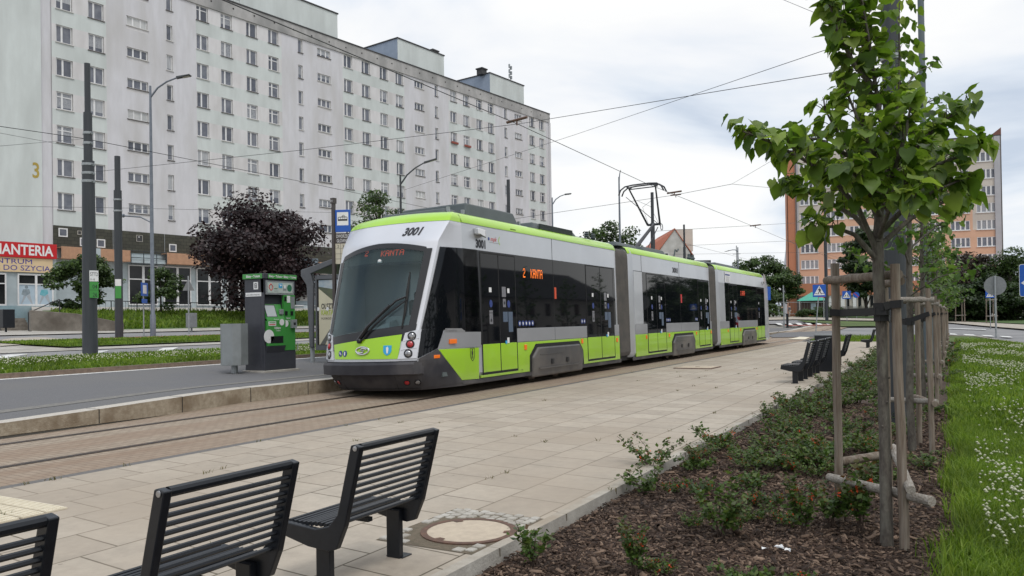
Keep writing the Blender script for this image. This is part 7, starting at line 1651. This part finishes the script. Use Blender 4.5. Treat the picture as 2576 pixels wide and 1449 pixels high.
# hero tree
D0 = 5.3
def hp(x, y, dD=0.0): return dep(x, y, D0 + dD)
tb0 = at(2230, 1350, -.07)
ht = thing('linden_tree', 'young linden with large fresh leaves nearest the camera, strapped to round stakes', 'tree', tb0)
trunk = [hp(2231, 1372), hp(2226, 1120), hp(2218, 850), hp(2210, 700), hp(2208, 610)]
lead = [hp(2208, 610), hp(2214, 500, .03), hp(2226, 390, .02), hp(2214, 290), hp(2200, 200, -.03), hp(2186, 100, -.03), hp(2165, -20), hp(2150, -130)]
limbs = [([hp(2209, 640), hp(2160, 525, -.05), hp(2100, 455, -.15), hp(2020, 400, -.2), hp(1940, 358, -.25), hp(1868, 330, -.3)], .36),
 ([hp(2209, 610), hp(2150, 545, .1), hp(2080, 505, .2), hp(2000, 470, .3), hp(1985, 462, .32)], .42), ([hp(2207, 655), hp(2150, 590, -.1), hp(2095, 570, -.15), hp(2050, 572, -.2)], .68),
 ([hp(2212, 560), hp(2160, 430, .15), hp(2110, 340, .25), hp(2075, 275, .3)], .45), ([hp(2213, 530), hp(2270, 455, -.1), hp(2340, 420, -.2), hp(2410, 395, -.3), hp(2450, 372, -.35)], .35),
 ([hp(2215, 500), hp(2270, 410, .1), hp(2330, 345, .15), hp(2390, 295, .2), hp(2425, 275, .2)], .38), ([hp(2210, 590), hp(2280, 520, -.15), hp(2350, 480, -.3), hp(2420, 452, -.35)], .4), ([hp(2209, 620), hp(2290, 550, .1), hp(2370, 510, .15), hp(2420, 500, .2)], .6),
 ([hp(2214, 470), hp(2205, 400, -.25), hp(2180, 350, -.45)], .3), ([hp(2212, 540), hp(2180, 470, -.3), hp(2130, 420, -.5)], .3), ([hp(2214, 510), hp(2250, 430, -.3), hp(2280, 330, -.5), hp(2290, 270, -.55)], .35), ([hp(2212, 540), hp(2230, 450, .3), hp(2240, 380, .5)], .3),
 ([hp(2216, 470), hp(2140, 395, .0), hp(2060, 350, .0), hp(2000, 345, .05)], .4), ([hp(2214, 420), hp(2170, 330, -.1), hp(2130, 230, -.1)], .4), ([hp(2222, 380), hp(2255, 320, .1), hp(2270, 250, .1)], .45),
 ([hp(2212, 520), hp(2150, 480, .35), hp(2080, 430, .5)], .4), ([hp(2213, 520), hp(2290, 450, .35), hp(2330, 400, .5)], .4), ([hp(2210, 600), hp(2240, 520, -.35), hp(2300, 500, -.55)], .5)]
limbs += [([hp(2203, 225), hp(2150, 165, -.05), hp(2105, 75, -.1), hp(2090, 20, -.1)], .2), ([hp(2195, 150), hp(2150, 80, .1), hp(2095, 15, .12)], .3), ([hp(2208, 250), hp(2165, 215, .1), hp(2135, 190, .1)], .35)]
shoot = [hp(2228, 420), hp(2256, 300, .05), hp(2262, 200, .06), hp(2262, 80, .05), hp(2263, -60, .05)]
q = MB(); q.tube(trunk, [.043, .036, .034, .037, .036], 12); q.tube(lead, [.034, .026, .02, .016, .012, .009, .006, .004], 8)
for pts, _ in limbs: q.tube(pts, [.018 * (1 - .8 * i / (len(pts) - 1)) + .002 for i in range(len(pts))], 7)
q.tube(shoot, [.012, .008, .006, .005, .003], 6)
for k in range(26):
    f = k / 26; c = trunk[0].lerp(trunk[2], f); 
    if k % 3 == 0: q.lathe(c + Vector((.036 * math.cos(k * 2.4), .036 * math.sin(k * 2.4), 0)), [(.008, 0), (.006, .006), (.002, .008)], 6, 0, (math.cos(k * 2.4), math.sin(k * 2.4), 0))
q_build_at(q, 'trunk', M['bark'], ht, True)
_, nl = leafy(limbs + [(lead, .22)], ht, 'leaf', .092, .0132, .15, 2)
# the regular leaf pairs of the upright shoot
r_ = random.Random(9); P, Dn, S = [], [], []
for k in range(17):
    c = shoot[1].lerp(shoot[4], (k + 1) / 17); sgn = 1 if k % 2 else -1
    for j in range(5): P.append(c + Vector((CY, SY, 0)) * (sgn * (.02 + .03 * j) * .9) + Vector((r_.gauss(0, .008), r_.gauss(0, .02), -.004 * j * j))); Dn.append(Vector((CY, SY, 0)) * sgn * .5 + Vector((r_.gauss(0, .3), r_.gauss(0, .3), -.7))); S.append(r_.uniform(.05, .072))
V, Fc = heart_leaves(P, Dn, S, r_); q = MB(); q.add(V, Fc); q_build_at(q, 'shoot_leaves', M['leaf'], ht, True)
# stakes: posts, crossbars and straps
def support(label, base, posts, bars, straps, group='tree stakes along the bark bed'):
    t = thing('tree_support', label, 'tree stakes', base, 0, group); rw = random.Random(4)
    for a, b in posts:
        a, b = Vector(a), Vector(b); n_ = 9; q = MB(); pts = [a.lerp(b, i / n_) + Vector((rw.gauss(0, .002), rw.gauss(0, .002), 0)) for i in range(n_ + 1)]; q.tube(pts, [.031 + rw.gauss(0, .0012) for _ in pts], 12); q.build('stake', M['wood'], t, smooth=True, angle=50)
    for a, b, m_ in bars:
        a, b = Vector(a), Vector(b); q = MB(); pts = [a.lerp(b, i / 8) + Vector((0, 0, rw.gauss(0, .0015))) for i in range(9)]; q.tube(pts, [.031 + rw.gauss(0, .0012) for _ in pts], 10); q.build('crossbar', M[m_], t, smooth=True, angle=50)
    for pts in straps:
        q = MB(); pts = [Vector(p) for p in pts]
        for a, b in zip(pts, pts[1:]): q.bar(a, b, .008, .050)
        q.build('strap', M['strap'], t)
    return t
Lb, Rb, Bb = at(2112, 1312, -.06), at(2276, 1382, -.06), Vector((-.47, 6.75, -.06))
def on(b, x, y): return atY(x, y, b.y)
Lt, Rt, Bt = on(Lb, 2100, 663), on(Rb, 2250, 664), Vector((-.47, 6.60, 1.80))
O = tb0
def rel(p): return Vector(p) - O
bar1 = (on(Lb, 2078, 706), atY(2262, 690, Rb.y + .02)); bar2 = (atY(2085, 1200, Lb.y - .07), atY(2345, 1262, Rb.y - .12)); bar3 = (Vector((Lb.x - .02, Lb.y + .06, .37)), Vector((Bb.x + .06, Bb.y - .02, .42))); bar4 = (Vector((Rb.x + .05, Rb.y - .15, .36)), Vector((Bb.x + .03, Bb.y + .1, .44))); bar5 = (Vector((Bb.x, Bb.y - .1, 1.71)), Vector((Rb.x - .0, Rb.y + .1, 1.70))); 
tk = lambda z: Vector(tb0) + (trunk[2] - tb0) * ((z + .07) / (trunk[2].z + .07))
zs_ = 1.50
s1 = [Lb + Vector((-.04, 0, zs_ + .06)), Lb + Vector((-.03, -.038, zs_ + .06)), Lb + Vector((.035, -.038, zs_ + .055)), tk(zs_) + Vector((-.03, -.045, -.0)), tk(zs_) + Vector((.035, -.042, 0)), tk(zs_) + Vector((.045, .03, 0)), tk(zs_) + Vector((-.03, .045, 0)), Lb + Vector((.035, .038, zs_ + .05))]
Rz = Rb.lerp(Rt, 1.57 / 1.85); s2 = [Rz + Vector((.04, 0, .02)), Rz + Vector((.03, -.04, .02)), Rz + Vector((-.035, -.04, .015)), tk(1.53) + Vector((.02, -.046, .0)), tk(1.53) + Vector((-.042, -.02, 0)), tk(1.53) + Vector((-.02, .042, 0)), Rz + Vector((-.01, .042, .01))]
s3 = [Bb + Vector((.04, -.16, zs_)), tk(zs_ - .04) + Vector((.042, .0, 0)), tk(zs_ - .04) + Vector((0, -.043, 0)), tk(zs_ - .04) + Vector((-.042, 0, 0)), Bb + Vector((-.03, -.16, zs_))]
support('three thick weathered stakes with crossbars and black straps round the nearest linden', O, [(rel(Lb), rel(Lt)), (rel(Rb), rel(Rt)), (rel(Bb), rel(Bt))], [(rel(bar1[0]), rel(bar1[1]), 'wood'), (rel(bar2[0]), rel(bar2[1]), 'wood_pale'), (rel(bar3[0]), rel(bar3[1]), 'wood'), (rel(bar4[0]), rel(bar4[1]), 'wood_pale'), (rel(bar5[0]), rel(bar5[1]), 'wood')], [[rel(p) for p in s] for s in (s1, s2, s3)])
# further trees of the row
def row_tree(seed, label, base, hz):
    t = thing('linden_tree', label, 'tree', base, 0, 'young lindens further along the row'); r_ = random.Random(seed); b = Vector(base)
    q = MB(); lead = [b + Vector((r_.gauss(0, .015), r_.gauss(0, .015), z)) for z in (-.1, .6, 1.3, 2.0, 2.6, 3.2, 3.9, hz)]; q.tube(lead, [.045, .04, .036, .034, .026, .018, .01, .004], 10); lm = []
    for k in range(17):
        z = 1.75 + (hz - 2.1) * (k / 17) ** .9; a_ = k * 2.4 + r_.uniform(-.4, .4); L_ = (.85 - .5 * k / 17) * r_.uniform(.7, 1.1); c = b + Vector((0, 0, z)); e = Vector((math.cos(a_), math.sin(a_), .55 + .3 * k / 17))
        pts = [c, c + e * L_ * .5 + Vector((0, 0, .03)), c + e * L_ + Vector((0, 0, -.06))]; lm.append((pts, .28)); q.tube(pts, [.013, .009, .003], 5)
    q_build_at(q, 'trunk', M['bark'], t, True); leafy(lm + [(lead, .5)], t, 'leaf_far', .085, .038, .15, seed); return t
rt1 = row_tree(31, 'second linden of the row, its trunk right behind the nearest one', (-.45, 10.0, -.07), 4.6); rt2 = row_tree(32, 'third linden of the row beside the pale lamp mast', (-.46, 14.2, -.07), 4.3)
sv = [(Vector((-.30, .34, .0)), Vector((-.28, .33, 1.80))), (Vector((.20, -.10, .0)), Vector((.19, -.10, 1.83))), (Vector((.06, .42, .0)), Vector((.06, .40, 1.80)))]
def sset(lb, base): return support(lb, base, sv, [(Vector((-.34, .34, 1.70)), Vector((.12, .42, 1.70)), 'wood'), (Vector((-.12, -.12, 1.71)), Vector((.25, -.10, 1.70)), 'wood_pale'), (Vector((-.32, .30, .55)), Vector((.26, -.12, .58)), 'wood_pale'), (Vector((.02, .46, .58)), Vector((.24, -.16, .56)), 'wood')], [[Vector((.20, -.14, 1.55)), Vector((.02, -.05, 1.48)), Vector((-.045, 0, 1.48)), Vector((.0, .045, 1.48)), Vector((.2, -.06, 1.55))], [Vector((-.30, .34, 1.5)), Vector((-.04, -.02, 1.45)), Vector((.02, -.045, 1.45)), Vector((.045, .02, 1.45)), Vector((-.26, .36, 1.5))]])
ss1 = sset('stakes of the second linden in the row, one tall stake standing clear to the right', (-.45, 10.0, -.07))
labs = ('third', 'fourth', 'fifth', 'sixth', 'seventh', 'eighth', 'ninth', 'tenth')
for i in range(8):
    y = 14.2 + 4.2 * i; c = copy_tree(ss1); c.location = (-.46 - .008 * i, y, -.07); c.rotation_euler.z = rnd.uniform(-.25, .25); c['label'] = 'stakes of the %s linden in the row' % labs[i] if i < 4 else 'stakes of a far linden near the end of the row'
    if i: k = copy_tree(rt2 if i % 2 else rt1); k.location = (-.46 - .008 * i, y, -.07); k.rotation_euler.z = rnd.uniform(0, 6); s = rnd.uniform(.85, 1.0); k.scale = (s, s, s); k['label'] = ('%s linden of the row' % labs[i]) if i < 4 else 'small far linden near the end of the row'
for x, yb, lb in ((2418, 812, 'lone staked sapling by the far road before the dark bushes'), (2497, 815, 'sapling frame of thin stakes behind the small crossing sign')):
    p = gnd(x, yb); c = copy_tree(ss1); c.location = p; c['label'] = lb; c.scale = (1.4, 1.4, 1.15)
# ------------------------------------------------------------------ quince shrubs
def shrub_mesh(seed, h, w_, nst, nleaf, flowers):
    r_ = random.Random(seed); q = MB(); P, Nn, S, mi = [], [], [], []; fl = []
    for s in range(nst):
        a_ = r_.uniform(0, 6.28); L_ = r_.uniform(.6, 1.15); pts = [Vector((r_.gauss(0, .03), r_.gauss(0, .03), -.03))]
        for k in range(1, 6): f = k / 5; pts.append(Vector((math.cos(a_) * w_ * f * L_ * r_.uniform(.8, 1.1), math.sin(a_) * w_ * f * L_ * r_.uniform(.8, 1.1), h * L_ * (f ** .7) * r_.uniform(.85, 1.05))))
        q.tube(pts, [.005, .0045, .004, .003, .0025, .0015], 4)
        for _ in range(nleaf // nst):
            f = r_.uniform(.2, 1) ** .8; k = min(4, int(f * 5)); c = pts[k].lerp(pts[k + 1], f * 5 - k); P.append(c + Vector((r_.gauss(0, .022), r_.gauss(0, .022), r_.gauss(0, .02)))); Nn.append((r_.gauss(0, .7), r_.gauss(0, .7), 1)); S.append(r_.uniform(.022, .045)); mi.append(1 if f > .82 and r_.random() < .6 else 0)
        if r_.random() < flowers: f = r_.uniform(.3, .8); k = min(4, int(f * 5)); fl.append(pts[k].lerp(pts[k + 1], f * 5 - k))
    V, F_ = leaf_cloud(np.array([tuple(p) for p in P]), np.array(Nn, dtype=float), np.array(S) * 1.35)
    fls = []
    for c in fl:
        fp, fn, fs = [], [], []
        for _ in range(r_.choice((5, 8, 12))): fp.append(tuple(c + Vector((r_.gauss(0, .014), r_.gauss(0, .014), r_.gauss(0, .014))))); fn.append((r_.gauss(0, 1), r_.gauss(0, 1), r_.gauss(0, 1))); fs.append(r_.uniform(.018, .028))
        fls.append(leaf_cloud(np.array(fp), np.array(fn), np.array(fs)))
    return q, V, F_, mi, fls
protos = []
def make_shrub(seed, h, w_, nst, nleaf, fl, loc, label, group=None, rz=0):
    t = thing('quince_shrub', label, 'shrub', loc, rz, group); q, V, F_, mi, f_ = shrub_mesh(seed, h, w_, nst, nleaf, fl)
    q.build('stems', M['twig'], t); np_mesh('leaves', V, F_, 4, [M['leaf_shrub'], M['leaf_shrub2']], t, mi)
    for f in f_: np_mesh('flower', f[0], f[1], 4, M['flower'], t)
    return t
GS = 'low quince shrubs with orange-red flowers in the bark bed'
near = [((1815, 1360), .40, .22, 13, 620, .2, 'bushy quince shrub in the middle of the front bark bed'), ((1345, 1430), .26, .12, 6, 200, .1, 'small upright quince sprig at the front corner of the bed'), ((2085, 1330), .32, .20, 11, 420, .2, 'leafy quince sprigs at the foot of the left stake'), ((2165, 1345), .50, .14, 10, 460, .3, 'upright quince shrub between the left stake and the linden trunk'),
 ((1640, 1190), .34, .30, 11, 330, .5, 'sprawling quince shrub hanging over the kerb stones'), ((1620, 1245), .22, .24, 9, 300, .3, 'low quince shrub just inside the kerb in front of the sprawling one'), ((2020, 1180), .36, .22, 11, 430, .8, 'quince shrub with bright orange blossoms left of the stakes'), ((1800, 1140), .30, .26, 11, 400, .4, 'twiggy quince shrub left of the orange-blossomed one'), ((1900, 1230), .14, .22, 8, 230, .2, 'flat quince shrub behind the bushy one'), ((1760, 1250), .16, .16, 7, 160, .8, 'tiny quince with one red blossom behind the bushy shrub'), ((2180, 1230), .20, .14, 8, 260, .1, 'quince shrub behind the low pale crossbar')]
for (x, y), h, w_, a, b, c, lb in near: protos.append(make_shrub(len(protos) + 70, h, w_, a, b, c, at(x, y, -.07), lb, GS))
gen = [make_shrub(90 + k, .28, .32, 13, 400, .16, (-1.2, 8.4 + k * .3, -.07), 'low quince shrub among many in the middle of the bark bed', GS) for k in range(4)]
rq = random.Random(12)
for i in range(20):
    y = rq.uniform(4.3, 8.2); x = rq.uniform(-2.3, -.55) if y > 5.5 else rq.uniform(-1.9, -.7)
    if math.hypot(x + .45, y - 5.84) < .3: continue
    c = copy_tree(protos[rq.choice((3, 5, 8, 9, 4, 9))]); s = rq.uniform(.5, 1.0); c.location = (x, y, -.07); c.rotation_euler.z = rq.uniform(0, 6.28); c.scale = (s, s, s); c['label'] = 'small quince sprig scattered over the open bark in the front part of the bed'
for i in range(160):
    y = 7.9 + (i / 160) ** 1.2 * 34; x = rq.uniform(-2.48, -.15) if rq.random() < .8 else rq.uniform(-2.5, -1.8)
    if abs(x + .45) < .14 and y < 12: continue
    c = copy_tree(gen[i % 4]); s = rq.uniform(.6, 1.0) * (1 + .018 * (y - 8)); c.location = (x, y, -.07); c.rotation_euler.z = rq.uniform(0, 6.28); c.scale = (s * 1.1, s * 1.1, s * rq.uniform(.8, 1.1)); c['label'] = 'low quince shrub among many in the middle of the bark bed' if y < 16 else 'far quince shrub in the dense green end of the bark bed'
# ------------------------------------------------------------------ bark chips
def chips(n_, x0, x1, y0, y1, smin, smax, z):
    r_ = np.random.RandomState(n_); X = r_.uniform(x0, x1, n_); Yv = y0 + (y1 - y0) * r_.uniform(0, 1, n_) ** 1.7; Zv = z + r_.uniform(-.008, .022, n_)
    L_ = r_.uniform(smin, smax, n_) * (1 + .12 * (Yv - y0) / 3); W_ = L_ * r_.uniform(.15, .5, n_); T_ = L_ * r_.uniform(.06, .18, n_); th = r_.uniform(0, 6.28, n_); ti = r_.normal(0, .28, n_); t2 = r_.normal(0, .25, n_)
    u = np.stack([np.cos(th), np.sin(th), ti], 1); v = np.stack([-np.sin(th), np.cos(th), t2], 1); w2 = np.stack([-ti * np.cos(th) + t2 * np.sin(th), -ti * np.sin(th) - t2 * np.cos(th), np.ones(n_)], 1)
    P = np.stack([X, Yv, Zv], 1); sg = [(-1, -.7, -1), (.8, -1, -1), (1, .6, -1), (-.6, 1, -1), (-.95, -.6, 1), (.7, -.9, 1), (.9, .6, 1), (-.6, .85, 1)]
    V = np.stack([P + u * (L_ * a / 2)[:, None] + v * (W_ * b / 2)[:, None] + w2 * (T_ * c / 2)[:, None] for a, b, c in sg], 1)
    B = (np.arange(n_) * 8)[:, None]; F_ = np.concatenate([B + np.array(f)[None] for f in ((4, 5, 6, 7), (0, 1, 5, 4), (1, 2, 6, 5), (2, 3, 7, 6), (3, 0, 4, 7))]); return V.reshape(-1, 3), F_
V, F_ = chips(85000, -2.55, .05, 2.6, 15, .007, .040, -.066)
V2, F2 = chips(3200, -2.53, .03, 2.6, 13, .035, .078, -.056); F_ = np.concatenate([F_, F2 + len(V)]); V = np.concatenate([V, V2])
tag(np_mesh('bark_chips', V, F_, 4, M['chip']), 'dark bark mulch chips covering the planting bed', 'mulch', kind='stuff')
# ------------------------------------------------------------------ grass and clover
def grass(name, label, pts, hts, mat='grass', wd=.004, lean=.35):
    n_ = len(pts); th = nr.uniform(0, 6.28, n_); L_ = nr.normal(0, lean, (n_, 2)); h = hts[:, None]; w_ = (wd * nr.uniform(.7, 1.4, n_) * (1 + hts))[:, None]
    side_ = np.stack([np.cos(th), np.sin(th), np.zeros(n_)], 1) * w_; mid = pts + np.concatenate([L_ * h * .35, h * .6], 1); tip = pts + np.concatenate([L_ * h * 1.0, h * (1 - .25 * np.linalg.norm(L_, axis=1)[:, None].clip(0, 1.5))], 1)
    V = np.stack([pts - side_, pts + side_, mid + side_ * .8, mid - side_ * .8, tip], 1).reshape(-1, 3); B = (np.arange(n_) * 5)[:, None]
    T_ = np.concatenate([B + np.array([0, 1, 2])[None], B + np.array([0, 2, 3])[None], B + np.array([3, 2, 4])[None]]); return tag(np_mesh(name, V, T_, 3, M[mat]), label, 'grass', kind='stuff')
def inlawn(x, y):   # left of the curved far edge
    e = np.interp(y, [-8, 11, 20, 28.5, 36, 43, 48.5, 53.5, 55], [30, 20, 12, 7, 4.4, 2.9, 2.0, .97, -2.4]); return x < e - .05
A = []; H_ = []
n1 = 105000; y = 3.0 + nr.uniform(0, 1, n1) ** 1.5 * 10; x = .07 + nr.uniform(0, 1, n1) ** 1.2 * (.95 + (y - 2) * .34); A.append(np.stack([x, y, np.full(n1, -.01)], 1)); H_.append(nr.uniform(.035, .085, n1) + .05 * np.exp(-(x + .04) / .35))
n2 = 60000; y = 12 + nr.uniform(0, 1, n2) ** 1.3 * 42; x = -.05 + nr.uniform(0, 1, n2) * (4 + .12 * y); k = inlawn(x, y); A.append(np.stack([x, y, np.full(n2, -.01)], 1)[k]); H_.append(nr.uniform(.08, .16, n2)[k])
n3 = 16000; y = 3.0 + nr.uniform(0, 1, n3) ** 1.4 * 30; x = .06 + nr.normal(0, .07, n3) + .05 * np.sin(y * 2.1) + .04 * np.sin(y * 5.3); A.append(np.stack([x, y, np.full(n3, -.04)], 1)); H_.append(nr.uniform(.08, .20, n3))
n4 = 5000; y = 47 + nr.uniform(0, 1, n4) * 7; x = nr.uniform(-7.2, -.5, n4); A.append(np.stack([x, y, np.array([g(a, b) for a, b in zip(x, y)])], 1)); H_.append(nr.uniform(.1, .22, n4))
A = np.concatenate(A); H_ = np.concatenate(H_); far = A[:, 1] > 12
grass('lawn_grass', 'fresh green lawn grass on the right with long blades at its edge', A[~far], H_[~far], wd=.0034); grass('lawn_grass', 'distant lawn grass towards the far road', A[far], H_[far], wd=.010)
def verge(x0, x1, y0, y1, n_, hmin, hmax, dz): x = nr.uniform(x0, x1, n_); y = y0 + nr.uniform(0, 1, n_) ** 1.3 * (y1 - y0); return np.stack([x, y, np.array([g(a, b) + dz for a, b in zip(x, y)])], 1), nr.uniform(hmin, hmax, n_)
p1, h1_ = verge(-20.5, -16.6, 6, 34, 46000, .04, .12, .08); p2, h2_ = verge(-30.3, -26, 16, 44, 26000, .04, .12, .06)
grass('verge_grass', 'uncut grass of the clover verge beside the platform', p1, h1_, wd=.013); grass('verge_grass', 'grass of the second verge under the lamp post', p2, h2_, wd=.018)
p3, h3_ = verge(-46.5, -40.4, 27.6, 62, 16000, .15, .40, .04); grass('bank_grass_blades', 'long grass on the bank below the terrace', p3, h3_, wd=.03)
def clover(name, label, pts, s):
    n_ = len(pts); oc_ = np.array([(1, 0, 0), (0, 1, 0), (-1, 0, 0), (0, -1, 0), (0, 0, .9), (0, 0, -.7)], dtype=float); V = (pts[:, None, :] + oc_[None] * s[:, None, None]).reshape(-1, 3); B = (np.arange(n_) * 6)[:, None]
    T_ = np.concatenate([B + np.array(f)[None] for f in ((0, 1, 4), (1, 2, 4), (2, 3, 4), (3, 0, 4), (1, 0, 5), (2, 1, 5), (3, 2, 5), (0, 3, 5))]); return tag(np_mesh(name, V, T_, 3, M['clover'], smooth=True), label, 'clover', kind='stuff')
def patchy(x, y, f=1.0, ph=0): return (np.sin(x * 1.7 * f + ph) * np.sin(y * .55 * f + 1.3 + ph) + .6 * np.sin(x * .9 * f + y * .8 * f + ph))
n_ = 15000; y = 4.5 + nr.uniform(0, 1, n_) ** 1.2 * 36; x = .15 + nr.uniform(0, 1, n_) * (1.5 + y * .22); k = (patchy(x * 1.6, y * 1.2, 1.0, 1.0) > .25 - .006 * y + nr.normal(0, .35, n_)) & inlawn(x, y); x, y = x[k], y[k]
clover('clover_flowers', 'white clover heads scattered over the right lawn', np.stack([x, y, .07 + .06 * nr.uniform(0, 1, len(x)) + .0015 * y], 1), (.0095 + .00045 * y) * nr.uniform(.7, 1.3, len(x)))
n_ = 11000; x = nr.uniform(-20.4, -16.7, n_); y = 6 + nr.uniform(0, 1, n_) ** 1.2 * 22; k = patchy(x, y, .6, 2) > .45 + nr.normal(0, .5, n_) + (np.abs(x + 18.2) * .22); x, y = x[k], y[k]
clover('clover_flowers', 'white clover heads in the verge beside the platform', np.stack([x, y, np.array([g(a, b) + .08 for a, b in zip(x, y)]) + nr.uniform(.06, .13, len(x))], 1), .022 * nr.uniform(.7, 1.3, len(x)))
# weeds in the paving joints, litter in the bark
wd_ = MB(); rw = random.Random(21); wp_, wh_ = [], []
for i in range(64):
    yy = 3.2 + rw.random() ** 1.5 * 20; row = rw.randrange(1, 9); xx = -7.6 + .545 * row + rw.gauss(0, .01) if rw.random() < .6 else rw.choice((-2.58, -7.6)) + rw.gauss(0, .01)
    if math.hypot(xx + 2.98, yy - 4.68) < .6: continue
    for j in range(rw.randrange(4, 12)): wp_.append((xx + rw.gauss(0, .018), yy + rw.gauss(0, .03), .012)); wh_.append(rw.uniform(.02, .065))
grass('joint_weeds', 'tiny grass tufts growing in the paving joints', np.array(wp_), np.array(wh_) * .8, 'weed', wd=.003, lean=.7)
lt_ = MB(); c = at(1955, 1385, -.04)
for k in range(7): a_ = rw.uniform(0, 6.28); p = c + Vector((rw.uniform(-.06, .08), rw.uniform(-.03, .05), .01)); lt_.poly([p, p + Vector((.05 * math.cos(a_), .05 * math.sin(a_), .012)), p + Vector((.06 * math.cos(a_ + .4), .06 * math.sin(a_ + .4), .002)), p + Vector((.02 * math.cos(a_ + 1.2), .02 * math.sin(a_ + 1.2), .014))])
tag(lt_.build('paper_scrap', M['sign_white']), 'torn white paper scraps lying on the bark by the linden', 'litter')
# ------------------------------------------------------------------ what stands across the road: seen only as reflections in the tram
opp = thing('tenement_house', 'dark-roofed tenement row across the road behind the camera, seen mirrored in the tram', 'building', (26, 50, 0))
q = MB(); q.box(0, 12, 0, 58, 0, 5.6); q.build('wall', M['b_cream'], opp)
q = MB(); q.prism([(-.6, -.5, 5.5), (12.6, -.5, 5.5), (6, 2.5, 9.6)], [(-.6, 58.5, 5.5), (12.6, 58.5, 5.5), (6, 55.5, 9.6)]); q.build('roof', M['roof_dark'], opp)
for k in range(13):
    for z in (.8, 3.4): q = MB(); q.box(-.03, .02, 2 + k * 4.2, 3.3 + k * 4.2, z, z + 1.5); q.build('window', M['shop_glass'], opp)
for i, (x, y, h, r) in enumerate(((22, 116, 9, 4.5), (24, 124, 8, 4.2), (21, 132, 9, 4.5), (26, 141, 10, 5), (18, 150, 9, 4.5), (20, 160, 10, 5), (23, 40, 5, 2.6), (16, 172, 10, 5))):
    if i == 0: o0 = tree_bg('tree', 'leafy tree across the road, seen only mirrored in the tram windows', (x, y, 0), 9, .8, 4.5, 3600, 'leaf_dark', .5, clumps=36, seed=77, group='trees across the road')
    else: c = copy_tree(o0); c.location = (x, y, 0); s = r / 4.5; c.scale = (s, s, h / 9); c.rotation_euler.z = i * 1.3
